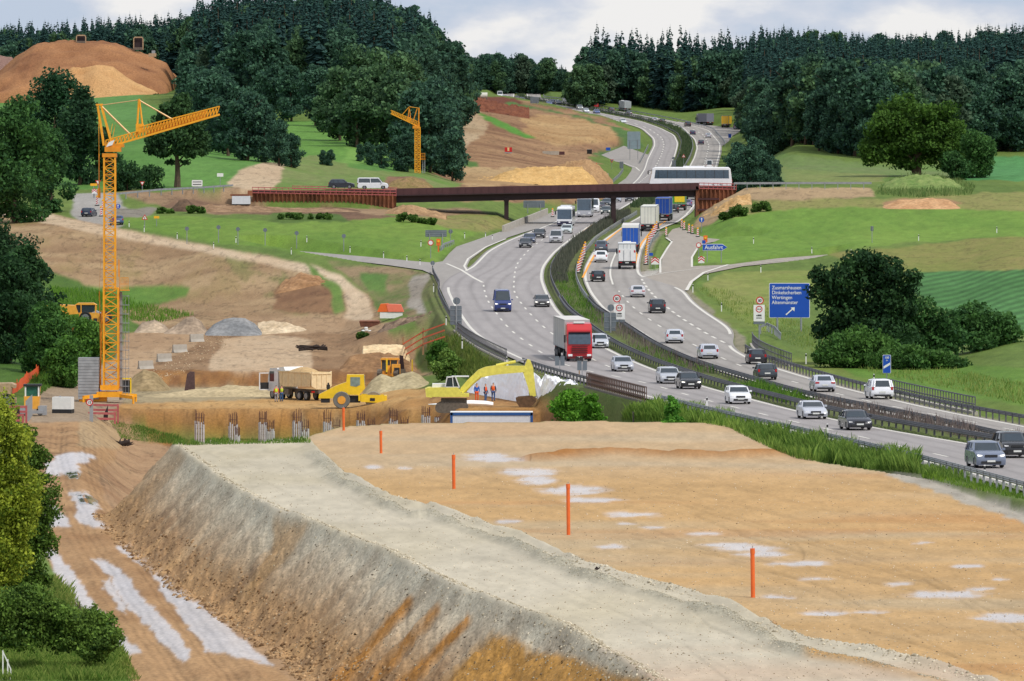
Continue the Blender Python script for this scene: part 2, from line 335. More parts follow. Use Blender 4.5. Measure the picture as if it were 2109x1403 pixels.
def zone(P,c1,c2=None,warp=(10,4),op=1.0,wet=None,freq=None,ym=0,yM=9e9,thr=None):
    """paint one patch of ground; c1/c2 are mixed by noise, the border wanders"""
    ys=[p[1] for p in P]; xs=[p[0] for p in P]
    m=(PYv>min(ys)-warp[1]*2)&(PYv<max(ys)+warp[1]*2)&(GP>min(xs)-warp[0]*2)&(GP<max(xs)+warp[0]*2)&(GY>ym)&(GY<yM)
    r=np.where(m.any(1))[0]
    if len(r)==0: return
    a,b=r[0],r[-1]+1
    hx,hy=(0,0) if wet is None else (10*pf[a:b],7*pg[a:b])
    m=m[a:b]&inpoly(P,GP[a:b]+warp[0]*wx[a:b]*1.6+hx,PYv[a:b]+warp[1]*wy[a:b]*1.6+hy)
    if thr is not None: m&=(wf[a:b]*.6+wx[a:b]>thr)
    t=np.clip(.5+.9*big2[a:b]+.5*wf[a:b],0,1)[...,None] if freq is None else np.clip(.5+freq[0]*str2[a:b]+freq[1]*wf[a:b]+.4*big2[a:b],0,1)[...,None]
    c=L3(c1)*(1-t)+L3(c2 or c1)*t
    o=op
    C[a:b]=np.where(m[...,None],C[a:b]*(1-o)+c*o,C[a:b])
    if wet is not None: WET[a:b]=np.where(m,wet,WET[a:b])
    else: WET[a:b]=np.where(m&(o>.9),0,WET[a:b])
MEAD=(128,154,66); MEAD2=(108,142,56); DRY=(150,152,84)
# ---- distant fields
zone([(-200,200),(260,205),(420,240),(700,250),(860,290),(900,350),(600,360),(430,390),(-100,390)],(104,148,70),(88,134,60),ym=1215)
zone([(560,250),(700,252),(720,290),(820,300),(830,335),(700,345),(600,335)],(112,156,70),(98,142,62))
zone([(720,300),(840,292),(850,330),(700,338)],(128,170,80),(118,160,76))
zone([(150,190),(290,190),(290,250),(150,230)],(104,150,78),(92,138,72),ym=1400)
zone([(1520,290),(1600,310),(1700,330),(1830,345),(2200,320),(2200,360),(1900,370),(1700,375),(1560,378)],(110,140,70),(120,135,84),ym=1260)
zone([(1980,322),(2300,318),(2300,372),(1980,372)],(92,150,88),(80,138,80),ym=1300)
# ---- far excavation
zone([(905,200),(960,196),(1060,205),(1200,232),(1262,250),(1290,270),(1285,300),(1250,318),(1215,325),(1235,345),(1262,380),(1262,410),(1180,420),(900,410),(880,370),(930,330),(925,290),(905,230)],(176,140,104),(140,104,78),freq=(1.2,.4),ym=1260)
zone([(905,196),(945,196),(985,225),(1005,250),(998,275),(960,300),(935,325),(905,330),(905,280)],(204,180,146),(186,158,124),warp=(5,2),ym=1260)
zone([(950,196),(1060,202),(1080,215),(1040,222),(980,212)],(128,76,58),(112,66,52),warp=(6,2),ym=1260)
zone([(1080,240),(1150,238),(1220,250),(1285,272),(1270,292),(1150,300),(1080,280)],(200,166,118),(176,138,94),freq=(1.3,.4),ym=1260)
zone([(975,228),(1000,235),(1050,258),(1102,284),(1085,286),(1020,258)],(84,140,52),(96,150,60),warp=(4,1),ym=1260)
zone([(1010,214),(1060,212),(1200,240),(1290,270),(1325,300),(1285,330),(1215,320),(1290,296),(1255,262),(1150,232)],(92,128,66),(84,112,62),warp=(5,3),ym=1260)
zone([(925,335),(985,335),(975,355),(930,355)],(88,124,60),(100,120,64),ym=1260,warp=(8,4))
zone([(940,345),(1240,350),(1255,385),(960,385)],(196,166,122),(180,146,104),ym=1260)
# banks left behind bridge
zone([(490,350),(540,335),(605,340),(600,352),(565,385),(560,394),(480,394),(470,375)],(210,186,154),(198,172,140),warp=(5,2),ym=1150)
zone([(600,325),(660,320),(740,350),(900,362),(960,380),(900,400),(560,392)],(106,140,62),(130,140,84),ym=1243)
zone([(800,362),(870,366),(885,390),(790,392)],(160,124,96),(130,98,76),ym=1243)
# left yard, approach soil
zone([(240,395),(520,388),(560,430),(1000,430),(1020,455),(930,462),(820,440),(700,452),(560,440),(440,440),(300,420)],(172,144,112),(140,112,86),warp=(12,4),ym=1120,yM=1262)
zone([(360,408),(430,412),(560,432),(700,430),(800,445),(980,452),(1000,462),(900,452),(700,455),(560,444),(330,428)],(116,88,70),(148,118,92),warp=(10,4),ym=1120,yM=1262)
zone([(150,400),(240,396),(250,425),(300,446),(240,470),(180,470),(150,445)],(176,172,166),(166,160,152),warp=(4,2),ym=1100,yM=1290)
zone([(230,430),(330,430),(310,450),(240,455)],(150,144,132),(134,124,110),warp=(8,3),ym=1100,yM=1250)
# meadow between
zone([(240,450),(330,446),(420,446),(560,458),(700,455),(860,445),(940,470),(990,480),(930,510),(905,540),(700,532),(560,514),(440,500),(240,462)],MEAD,MEAD2,warp=(8,3),ym=1000,yM=1240)
zone([(560,438),(700,440),(720,456),(555,458)],(84,112,50),(98,120,56),ym=1080,yM=1240)
zone([(820,448),(960,440),(1040,440),(1100,452),(1000,482),(920,470)],(128,142,70),(156,142,92),ym=1080,yM=1240)
# left dirt hillside
zone([(-200,425),(0,425),(200,462),(450,510),(640,545),(760,605),(800,690),(940,700),(960,760),(700,800),(250,900),(-200,900)],(184,156,118),(154,124,92),warp=(6,3),freq=(1.5,.35),ym=640,yM=1300)
zone([(0,415),(200,462),(450,510),(640,545),(700,566),(760,612),(770,650),(745,690),(690,680),(720,640),(712,600),(660,566),(450,524),(200,480),(0,440)],(200,172,140),(188,158,126),warp=(3,1.5),ym=800,yM=1320)
zone([(0,430),(420,520),(560,560),(500,640),(280,600),(0,520)],(150,138,84),(172,140,104),thr=.08,op=.7,ym=900)
zone([(470,520),(560,540),(640,600),(640,650),(560,640),(480,560)],(116,132,68),(150,130,90),thr=-.02,op=.8,ym=900)
zone([(0,420),(200,464),(450,511),(640,546),(700,567),(758,612),(768,650),(742,690),(690,682),(716,640),(708,600),(660,568),(450,525),(200,482),(0,442)],(222,200,170),(208,182,150),warp=(3,1.5),ym=800,yM=1320)
zone([(600,570),(680,575),(700,610),(690,650),(560,640),(560,600)],(134,98,70),(158,122,88),freq=(1.6,.6),ym=850)
zone([(100,578),(200,590),(390,592),(390,610),(330,625),(220,640),(100,640)],(90,130,52),(110,140,60),ym=850)
zone([(630,540),(700,590),(712,640),(690,650),(680,600),(640,560)],(100,134,58),(120,140,70),warp=(6,3),ym=900)
zone([(680,535),(880,560),(915,620),(935,690),(880,700),(840,650),(790,640),(760,600),(700,560)],(158,136,104),(104,124,62),freq=(1.4,.8),ym=860)
zone([(745,560),(800,565),(800,600),(760,600)],(92,130,60),(110,136,66),ym=860)
zone([(855,570),(893,562),(905,640),(860,648),(838,620)],(186,178,166),(160,150,136),ym=860)
zone([(893,562),(905,570),(945,650),(1030,720),(1100,760),(1080,775),(930,760),(860,760),(850,720),(905,700),(905,640)],(92,112,46),(122,120,66),ym=700)
zone([(1080,755),(1240,790),(1400,832),(1500,860),(1480,880),(1100,860),(1060,790)],(96,130,50),(112,134,62),ym=470,yM=760)
# left green bank
zone([(-200,560),(110,560),(200,600),(250,640),(300,690),(230,740),(160,770),(150,830),(60,880),(-200,900)],(74,108,42),(96,124,52),ym=640)
# bench and pit
zone([(250,690),(440,672),(760,680),(840,690),(860,760),(800,790),(300,810)],(170,138,104),(140,108,78),freq=(1,.6),ym=790,yM=960)
zone([(455,700),(560,690),(640,700),(640,765),(430,768)],(208,182,150),(196,166,132),warp=(8,3),ym=800,yM=960)
zone([(440,655),(700,655),(860,670),(860,685),(430,688)],(188,158,124),(170,138,104),ym=880)
zone([(250,765),(770,765),(770,812),(250,820)],(176,128,74),(140,96,58),freq=(.4,1.4),ym=790,yM=830)
zone([(240,818),(350,800),(700,798),(1130,800),(1160,850),(1100,862),(245,868)],(206,166,110),(186,140,84),freq=(1.6,.4),ym=700,yM=830)
zone([(240,808),(330,800),(600,795),(560,822),(245,832)],(176,160,126),(164,146,112),warp=(8,3),ym=740,yM=830)
zone([(880,803),(1150,798),(1190,828),(1185,852),(880,852)],(200,156,100),(164,120,74),ym=640,yM=790,freq=(.8,.8))
zone([(240,848),(1250,842),(1250,925),(240,930)],(170,120,62),(136,98,60),freq=(.7,1.4),ym=560,yM=748)
zone([(620,868),(720,868),(720,915),(620,915)],(160,146,116),(140,124,96),ym=560,yM=748,thr=-.1)
zone([(225,868),(300,880),(400,900),(640,900),(900,897),(900,915),(420,917),(310,903),(240,886)],(92,126,50),(110,128,64),ym=480,yM=742,warp=(10,5))
zone([(860,690),(935,690),(1000,735),(1080,762),(1240,795),(1240,872),(1150,868),(1195,822),(1110,776),(960,762),(870,768)],(92,116,48),(118,124,66),ym=480,yM=830)
# haul road
zone([(40,850),(262,866),(300,905),(420,935),(700,1120),(800,1300),(900,1700),(-200,1700),(-200,1000),(60,1000)],(184,150,114),(160,124,92),freq=(1.0,.8),yM=745)
zone([(40,870),(165,855),(230,868),(240,900),(250,930),(200,980),(230,1050),(280,1110),(340,1190),(450,1300),(620,1420),(900,1700),(-200,1700),(-200,1000),(90,1040),(40,960)],(190,152,110),(166,128,90),freq=(1.2,.5),yM=740)
zone([(90,800),(170,760),(250,740),(300,760),(250,835),(230,866),(60,872),(60,840)],(178,158,134),(160,138,112),ym=640,yM=860)
zone([(250,690),(400,678),(440,690),(330,745),(260,790),(240,760)],(194,164,130),(176,144,110),ym=790,yM=960)
zone([(165,866),(245,870),(255,905),(240,925),(160,920)],(192,164,126),(176,146,108),yM=740)
PUDDLE_SKY=(212,202,196)  # pale sky reflection put into the base colour of the wet ruts
for P in ([(110,938),(200,935),(196,950),(110,955)],[(90,955),(160,950),(168,975),(95,978)],[(150,1012),(190,1020),(205,1060),(250,1090),(232,1100),(170,1080),(155,1040)],
 [(228,1100),(262,1104),(330,1180),(470,1300),(560,1370),(500,1356),(420,1340),(300,1180)],[(195,1150),(222,1150),(300,1240),(390,1340),(385,1365),(330,1330),(230,1210)],
 [(100,1130),(125,1140),(180,1230),(290,1350),(270,1356),(180,1290),(110,1180)],[(90,1030),(140,1060),(146,1085),(92,1085)]):
    zone(P,PUDDLE_SKY,(220,214,214),warp=(9,6),wet=.62,yM=620)
zone([(215,1190),(260,1250),(250,1265),(205,1200)],PUDDLE_SKY,wet=.6,warp=(8,5),yM=620)
for P,c in (([(160,1018),(190,1022),(200,1036),(165,1034)],(96,86,62)),([(135,972),(162,972),(158,985),(138,984)],(112,108,70))):
    zone(P,c,warp=(4,2),wet=1,yM=620)
# foreground left grass
zone([(-300,1040),(70,1030),(100,1150),(110,1220),(190,1280),(230,1330),(290,1420),(320,1700),(-300,1700)],(96,128,50),(128,144,80),yM=520,warp=(12,8))
# ---- plateau: fill slope, grey deck, sand field (world masks)
n=nI; CC=C[:n]; W_=WET[:n]
vis=(ZFILL>base+.02)|(sd<=0)|(sf<=0)
fill=vis&(sd>0)&(sf>1.2)
tt=np.clip(.5+.75*streak+.45*rough,0,1)[...,None]
gap=np.clip(sd/3.4+.30*streak+.16*rough,0,1)[...,None]
cs=L3((216,208,186))*(1-gap)+ (L3((206,164,114))*(1-tt)+L3((164,130,96))*tt)*gap
rl2=np.clip(.5+.9*rill,0,1)[...,None]; cs=cs*(.88+.24*rl2)
cs=np.where((gap<.6)&(tt>.7),cs*.84,cs)
# ochre strips running down the slope
for a,b,w_ in ((-4.2,.5,.5),(-3.5,.5,.45),(-2.3,.5,.4)): pass
ysh=nY+nX*3.0+ .8*rough
zonepts=[((850,1232),(700,1400),9),((905,1250),(770,1400),8),((968,1272),(840,1400),8)]
PXn=GP[:n]; PYn=PYv[:n]
for (a,b,wd_) in zonepts:
    e=np.array(b,float)-np.array(a,float); Ls=np.hypot(*e)
    t_=((PXn-a[0])*e[0]+(PYn-a[1])*e[1])/Ls**2
    dd_=np.abs((PXn-a[0])*e[1]-(PYn-a[1])*e[0])/Ls
    mk=(t_>0)&(t_<1.3)&(dd_<wd_*(1+.5*rough+t_*.6))
    cs=np.where(mk[...,None],L3((192,134,64))*(1+.2*clod[...,None]),cs)
mk=inpoly([(920,1403),(985,1330),(1010,1308),(1060,1316),(1100,1345),(1180,1352),(1260,1388),(1340,1402),(1500,1600),(700,1600)],PXn+6*rough,PYn+5*clod)
cs=np.where(mk[...,None],L3((200,150,80))*(1+.18*clod[...,None]),cs)
mk=inpoly([(560,1065),(640,1080),(600,1140),(520,1230),(500,1230),(560,1130)],PXn+9*rough,PYn+9*rough)
cs=np.where(mk[...,None],cs*.4+.6*L3((190,146,90)),cs)
cs=cs*(1+.20*clod[...,None]-.12*np.clip(rough,0,1)[...,None])
CC[:]=np.where(fill[...,None],cs,CC); W_[:]=np.where(fill,0,W_)
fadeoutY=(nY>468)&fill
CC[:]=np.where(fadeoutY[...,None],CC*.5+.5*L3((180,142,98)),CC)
dk=(sd<=.15)
hb=fbm(nX/16,nY/5,4,51)
cd=L3((210,200,178))*(1-.12*np.clip(hb,-1,1)[...,None])*(1+.05*fbm(nX/.8,nY/3,3,52)[...,None])
tk=np.clip(sstep(310,262,nY)*.9+.5*hb*sstep(330,280,nY),0,1)[...,None]
cd=cd*(1-tk)+L3((214,184,156))*tk
yv=np.clip(.5*fbm(nX/6,nY/20,3,53)+.15,0,.45)[...,None]; cd=cd*(1-yv)+L3((202,188,152))*yv
CC[:]=np.where(dk[...,None],cd,CC)
fl=(sf<=0)&~dk
h1=fbm(nX/26,nY/8,5,61); h2=fbm(nX/3,nY/1.2,4,62); h3=fbm(nX/40,nY/16,3,63)
cf=L3((210,171,118))*(1+.18*h1[...,None]+.09*h2[...,None])
g_=sstep(.0,.5,h3+.25*h1)[...,None]; cf=cf*(1-.6*g_)+L3((196,180,150))*.6*g_
p_=sstep(.1,.5,h1-.3*h3)[...,None]; cf=cf*(1-.5*p_)+L3((192,138,84))*.5*p_
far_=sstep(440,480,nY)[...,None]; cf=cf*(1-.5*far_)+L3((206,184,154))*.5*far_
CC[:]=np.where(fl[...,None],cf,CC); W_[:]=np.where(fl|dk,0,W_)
# wheel tracks across the sand field and the grey deck
for pts,wd_,am,msk in [([(800,955),(900,950),(1000,985),(1100,1000),(1250,1010)],2.2,.16,fl),([(1200,975),(1300,985),(1420,1010),(1600,1060),(1800,1100)],2,.14,fl),([(1380,960),(1500,1000),(1700,1050),(1900,1080),(2109,1100)],2,.12,fl),
 ([(1430,1060),(1500,1090),(1640,1120),(1655,1140),(1650,1160)],2.6,.2,fl),([(1520,1100),(1600,1125),(1680,1142)],2.6,.22,fl),([(1720,1150),(1800,1170),(1960,1215),(2109,1260)],2.4,.18,fl),([(1500,1160),(1640,1190),(1800,1240),(1960,1270)],2.4,.14,fl),([(1560,1180),(1700,1230),(1900,1300),(2109,1340)],2.6,.12,fl),
 ([(1300,1100),(1450,1130),(1600,1150),(1850,1200),(2109,1235)],1.6,.2,fl),([(1300,1108),(1450,1139),(1600,1160),(1850,1211),(2109,1248)],1.6,.2,fl),([(1000,960),(1200,1000),(1400,1030),(1700,1120),(1900,1180),(2109,1300)],1.6,.2,fl),([(1000,966),(1200,1007),(1400,1038),(1700,1130),(1900,1192),(2109,1316)],1.6,.2,fl),([(850,985),(1050,1010),(1300,1075),(1500,1150),(1700,1210),(2000,1370)],1.8,.17,fl),([(1200,900),(1500,930),(1800,1000),(2109,1050)],1.5,.16,fl),([(700,900),(900,905),(1100,895),(1400,900)],1.5,.16,fl),([(1750,1290),(1900,1330),(2109,1400)],2,.2,fl),([(900,1000),(1000,1020),(1120,1040),(1200,1060)],2,.12,fl),([(1060,1120),(1200,1150),(1300,1180)],2,.1,fl),([(700,915),(840,935),(1000,925),(1180,930)],1.8,.14,fl),([(1700,985),(1800,1010),(1960,1060),(2109,1090)],2,.1,fl),
 ([(600,960),(680,1000),(780,1060),(900,1110),(1050,1160),(1200,1230),(1340,1290),(1500,1380)],2.0,.10,dk),([(620,935),(720,990),(850,1060),(1000,1110),(1200,1190),(1400,1260),(1600,1350)],1.8,.09,dk),([(420,930),(560,1000),(700,1075),(860,1150),(1060,1230),(1240,1310)],1.8,.08,dk),([(900,1118),(930,1128)],2.6,.16,dk),([(1400,1230),(1460,1290),(1560,1330),(1640,1350)],2.6,.12,dk),([(1420,1340),(1500,1403)],3,.12,dk)]:
    d_,t_=dline(pts,PXn+3*rough,PYn*1.0+1.5*rough); kk=am*np.exp(-(d_/wd_)**2)*msk; CC[:]=CC*(1-kk[...,None]); GZ[:n]-=kk*.25
# puddles in the sand field, pale sky reflection painted into their colour
pn=.35*fbm(nX/1.2,nY/.8,4,66)
for (x,y,rx,ry) in [(1020,945,70,6),(1085,972,60,9),(1105,988,42,9),(1000,938,50,4),(1180,1010,70,10),(1220,1030,60,5),(1300,1060,60,5),(1290,1078,22,2.5),(1048,1074,28,4),(1265,1126,36,5),(1500,1122,62,4),(1545,1130,70,6),(1560,1142,60,6),(1640,1160,62,5),(1990,1166,36,3.5),(2060,1192,18,3),(1850,1202,34,4),(1950,1225,80,9),(2080,1272,75,9),(1700,1262,50,5),(1790,1260,40,3),(1600,1230,36,4),(1680,1192,36,3),(770,962,22,3),(835,964,16,2.5),(1900,1117,25,2),(1345,1087,26,2),(2020,1212,30,3),(1450,1100,40,3),(1560,1360,0,0)]:
    if rx==0: continue
    q=((PXn-x)/(rx*1.0))**2+((PYn-y-3*pg[:n])/(ry*.95))**2+pn*2.6
    m1=fl&(q<1.25); CC[:]=np.where(m1[...,None],CC*.62+.38*L3((220,198,178)),CC); W_[:]=np.where(m1,np.maximum(W_,np.clip(1.25-q,0,.5)*1.2),W_)
    m2=fl&(q<.65); CC[:]=np.where(m2[...,None],L3((222,208,198)),CC); W_[:]=np.where(m2,.78,W_)
    zsel=fl&(q<1.25); GZ[:n]=np.where(zsel,zf*.15+.85*(CZ-FD-.02),GZ[:n])
bmk=np.clip(BERMW*4,0,1)*((sd<2.5)|(sf<2.5))
orange=sstep(1640,1680,PXn)[...,None]
cb=(L3((180,174,154))*(1-orange)+L3((196,150,84))*orange)*(1+.2*clod[...,None])
CC[:]=CC*(1-bmk[...,None])+cb*bmk[...,None]; W_[:]=np.where(bmk>.3,0,W_)
rk=np.clip(RIDGE*1.3,0,1)*(sf<3); CC[:]=CC*(1-rk[...,None])+L3((176,120,62))*(1+.25*rough[...,None])*rk[...,None]
# motorway verges and median
dw=np.minimum(dout,99)
nearv=(dout>0)&(dout<3.2)&(PYv>455)&(GY<1180)
right_=nearv&(drr>0)
C[:]=np.where(right_[...,None],L3((128,142,76))*(1-t)+L3((96,126,54))*t,C)
med=(GX>XLi+.15)&(GX<XRi-.15)
C[:]=np.where(med[...,None],L3((108,124,62))*(1-t)+L3((96,92,72))*t,C)
strip=(dout>0)&(dout<1.3)&(GY<1200)&(drr>0)
C[:]=np.where(strip[...,None],L3((150,144,120)),C)
verl=(dl>0)&(dl<2.6)&(GY<1100)
C[:]=np.where(verl[...,None],L3((104,128,60))*(1-t)+L3((122,118,80))*t,C)
# right-hand land
zone([(1425,600),(1500,555),(1680,535),(1760,540),(1700,600),(1560,690),(1480,650)],(126,146,66),(146,150,84),ym=600,yM=1010)
zone([(1430,560),(1420,590),(1470,645),(1600,745),(1800,790),(1990,850),(2200,890),(2200,860),(1990,800),(1800,765),(1640,735),(1510,640),(1450,590)],(122,136,66),(104,132,56),ym=400,yM=1000)
zone([(1640,700),(1800,740),(2200,760),(2200,850),(1990,820),(1760,775)],(96,134,52),(112,144,58),ym=450,yM=760)
zone([(1700,520),(1900,505),(2200,470),(2200,560),(1880,565),(1790,560)],(132,140,70),(152,142,86),ym=900,yM=1150)
zone([(1880,562),(2300,548),(2300,705),(2060,680),(1940,640),(1860,590)],(84,132,74),(72,118,62),warp=(4,2),ym=680,yM=1090)
zone([(1450,470),(1520,440),(1640,415),(1800,415),(2300,430),(2300,475),(1980,492),(1760,512),(1500,540),(1430,545)],(128,158,68),(112,148,60),ym=1000,yM=1215)
zone([(1500,425),(1620,408),(1800,408),(2300,385),(2300,440),(1800,428),(1600,430),(1500,450)],(138,150,76),(150,146,88),ym=1130,yM=1245)
zone([(1440,440),(1500,388),(1560,385),(1790,388),(1800,404),(1640,412),(1540,414),(1470,460),(1430,470)],(196,168,128),(176,150,116),warp=(8,3),ym=1120,yM=1260)
zone([(1816,416),(1860,408),(1960,410),(1985,420),(1900,428),(1820,428)],(190,152,112),(168,130,96),warp=(6,2),ym=1100,yM=1230)
zone([(1600,345),(1700,352),(1830,362),(1800,378),(1620,378)],(140,146,88),(120,140,76),ym=1242)
# gravel strip beside the near rail
gm=(GY>350)&(GY<465)&(dl>1.9+.4*wf)&(dl<3.6+.8*wf)
C[:]=np.where(gm[...,None],L3((186,178,164))*(1+.3*wf[...,None]),C)
# crop rows
crop=inpoly([(1880,562),(2300,548),(2300,705),(2060,680),(1940,640),(1860,590)],GP,PYv)&(GY>680)
cr_=np.sin((GX*.94-GY*.30)*1.9+wf)
C[:]=np.where(crop[...,None],C*(1+.38*cr_[...,None]),C)
def blur(A):
    for ax in(0,1):
        A=.5*A+.25*np.roll(A,1,ax)+.25*np.roll(A,-1,ax)
    return A
C=blur(blur(C))
for o_,s_,a_ in ((.55,.10,.20),(1.0,.12,.26),(1.45,.10,.18),(1.95,.14,.22),(2.5,.12,.14)):
    mk_=(~fill)&(sd>0)&(sf>2); C[:nI]*=np.where(mk_,1-a_*np.exp(-((dh+.12*fbm(th/4,th*0,2,55)-o_)/s_)**2)*(.4+.9*vnoise(th/2.5,dh*0+o_,56)),1)[...,None]
# shadowless overall small variation
gm_=(C[...,1]>C[...,0]*1.04); f1=fbm(GX/1.1,GY/5,3,81); f2=fbm(GX/.45,GY/2.2,3,82); fr_=np.abs(fbm(GX/3.2+GY/30,GY/9,4,83))
C*=np.where(gm_,1+.20*f1+.12*f2,1+.10*f1+.12*f2)[...,None]
soil=(~gm_)&(GY>560)&(C[...,0]>C[...,2]*1.25); C*=np.where(soil,1-.34*np.exp(-(fr_/.045)**2),1)[...,None]
C=np.clip(C,.01,.9)
H,Wd=GZ.shape
V=np.stack([GX,GY,GZ],-1).reshape(-1,3)
idx=np.arange(H*Wd).reshape(H,Wd)
Fc=np.stack([idx[:-1,:-1],idx[:-1,1:],idx[1:,1:],idx[1:,:-1]],-1).reshape(-1,4)
me=mesh_from('ground',V,Fc,None,cols=C.reshape(-1,3))
me.polygons.foreach_set('use_smooth',np.ones(len(me.polygons),bool))
GR=np.ones(GZ.shape,np.float32); GR[:nI]=np.where(dk,.3,np.where(fl,.6,np.where(fill,1.5,1.1))); GR[:nI]=np.where(BERMW>.1,1,GR[:nI])
ga=me.attributes.new('grain','FLOAT','POINT'); ga.data.foreach_set('value',GR.ravel())
wa=me.attributes.new('wet','FLOAT','POINT'); wa.data.foreach_set('value',WET.astype(np.float32).ravel())
def ground_mat():
    m=bpy.data.materials.new('ground_soil_and_grass'); m.use_nodes=True; nt=m.node_tree; N=nt.nodes; L=nt.links; b=N['Principled BSDF']
    at=N.new('ShaderNodeVertexColor'); at.layer_name='Col'
    g=N.new('ShaderNodeNewGeometry'); mp=N.new('ShaderNodeMapping'); mp.inputs['Scale'].default_value=(1,.35,1); L.new(g.outputs['Position'],mp.inputs['Vector'])
    n1=N.new('ShaderNodeTexNoise'); n1.inputs['Scale'].default_value=4.5; n1.inputs['Detail'].default_value=8; n1.inputs['Roughness'].default_value=.65; L.new(mp.outputs[0],n1.inputs['Vector'])
    mr=N.new('ShaderNodeMapRange'); mr.inputs['From Min'].default_value=.3; mr.inputs['From Max'].default_value=.7; mr.inputs['To Min'].default_value=-.22; mr.inputs['To Max'].default_value=.22; L.new(n1.outputs['Fac'],mr.inputs['Value'])
    rg=N.new('ShaderNodeAttribute'); rg.attribute_name='grain'; ma=N.new('ShaderNodeMath'); ma.operation='MULTIPLY_ADD'; L.new(mr.outputs[0],ma.inputs[0]); L.new(rg.outputs['Fac'],ma.inputs[1]); ma.inputs[2].default_value=1.0; mr=ma
    sc=N.new('ShaderNodeVectorMath'); sc.operation='SCALE'; L.new(at.outputs['Color'],sc.inputs[0]); L.new(mr.outputs[0],sc.inputs['Scale'])
    L.new(sc.outputs[0],b.inputs['Base Color'])
    wn=N.new('ShaderNodeAttribute'); wn.attribute_name='wet'
    r=N.new('ShaderNodeMapRange'); r.inputs['To Min'].default_value=.95; r.inputs['To Max'].default_value=.06; L.new(wn.outputs['Fac'],r.inputs['Value']); L.new(r.outputs[0],b.inputs['Roughness'])
    sp=N.new('ShaderNodeMapRange'); sp.inputs['To Min'].default_value=.15; sp.inputs['To Max'].default_value=.8; L.new(wn.outputs['Fac'],sp.inputs['Value']); L.new(sp.outputs[0],b.inputs['Specular IOR Level'])
    n2=N.new('ShaderNodeTexNoise'); n2.inputs['Scale'].default_value=4; n2.inputs['Detail'].default_value=5; L.new(g.outputs['Position'],n2.inputs['Vector'])
    st=N.new('ShaderNodeMapRange'); st.inputs['To Min'].default_value=.5; st.inputs['To Max'].default_value=.0; L.new(wn.outputs['Fac'],st.inputs['Value'])
    bp=N.new('ShaderNodeBump'); bp.inputs['Distance'].default_value=.12; mg=N.new('ShaderNodeMath'); mg.operation='MULTIPLY'; L.new(st.outputs[0],mg.inputs[0]); L.new(rg.outputs['Fac'],mg.inputs[1]); L.new(mg.outputs[0],bp.inputs['Strength']); L.new(n2.outputs['Fac'],bp.inputs['Height']); L.new(bp.outputs[0],b.inputs['Normal'])
    return m
me.materials.append(ground_mat())
tag(link('ground',me),None,None,kind='structure')

# ------------------------------------------------------------------ carriageways
def road_mat(name,c,joint=True):
    m=bpy.data.materials.new(name); m.use_nodes=True; nt=m.node_tree; N=nt.nodes; L=nt.links; b=N['Principled BSDF']; b.inputs['Roughness'].default_value=.85; b.inputs['Specular IOR Level'].default_value=.3
    g=N.new('ShaderNodeNewGeometry'); mp=N.new('ShaderNodeMapping'); mp.inputs['Scale'].default_value=(.5,.03,1); L.new(g.outputs['Position'],mp.inputs['Vector'])
    n1=N.new('ShaderNodeTexNoise'); n1.inputs['Scale'].default_value=2.0; n1.inputs['Detail'].default_value=5; L.new(mp.outputs[0],n1.inputs['Vector'])
    n2=N.new('ShaderNodeTexNoise'); n2.inputs['Scale'].default_value=6; n2.inputs['Detail'].default_value=4; L.new(g.outputs['Position'],n2.inputs['Vector'])
    a=N.new('ShaderNodeMath'); a.operation='MULTIPLY_ADD'; L.new(n1.outputs['Fac'],a.inputs[0]); a.inputs[1].default_value=.55; L.new(n2.outputs['Fac'],a.inputs[2])
    mr=N.new('ShaderNodeMapRange'); mr.inputs['From Min'].default_value=.5; mr.inputs['From Max'].default_value=1.05; mr.inputs['To Min'].default_value=.82; mr.inputs['To Max'].default_value=1.14; L.new(a.outputs[0],mr.inputs['Value'])
    vc=N.new('ShaderNodeVertexColor'); vc.layer_name='Col'
    sc=N.new('ShaderNodeVectorMath'); sc.operation='SCALE'; L.new(vc.outputs[0],sc.inputs[0]); L.new(mr.outputs[0],sc.inputs['Scale']); L.new(sc.outputs[0],b.inputs['Base Color'])
    return m
RM=road_mat('concrete_road',None)
def carriage(name,cl,cr,c):
    Ys=np.concatenate([np.arange(230,1300,2.5),np.arange(1300,2850,8.0)]); U=np.linspace(0,1,61)
    xl=XA(cl,Ys); xr=XA(cr,Ys); X=xl[:,None]*(1-U)+xr[:,None]*U; Y=np.repeat(Ys[:,None],61,1); Z=np.repeat(zr(Ys)[:,None],61,1)
    idx=np.arange(X.size).reshape(X.shape); Fq=np.stack([idx[:-1,:-1],idx[:-1,1:],idx[1:,1:],idx[1:,:-1]],-1).reshape(-1,4)
    w=(xr-xl)[:,None]*U      # metres from the left edge
    base_=L3(c)[None,None,:]*np.ones(X.shape+(1,))
    tr=1-.13*np.clip(np.cos(w*2*math.pi/1.87),0,1)*(.6+.8*vnoise(w/3.7,Y/140,90))
    pn_=_h(np.floor(w/3.75),np.floor(Y/5.0),97); tr*=1+.07*(pn_-.5)+.05*(_h(np.floor(w/3.75),np.floor(Y/60),98)-.5)
    tr*=1-.10*np.exp(-((w%3.75)/.12)**2)      # darker wheel tracks
    tr*=1-.05*fbm(w/1.2,Y/60,3,91); base_=base_*tr[...,None]
    me=mesh_from(name,np.stack([X,Y,Z],-1).reshape(-1,3),Fq,RM,True,cols=base_.reshape(-1,3))
    tag(link(name,me),None,None,kind='structure')
carriage('carriageway_oncoming',LO,LI,(174,168,166)); carriage('carriageway_leaving',RI,RO,(174,168,162))
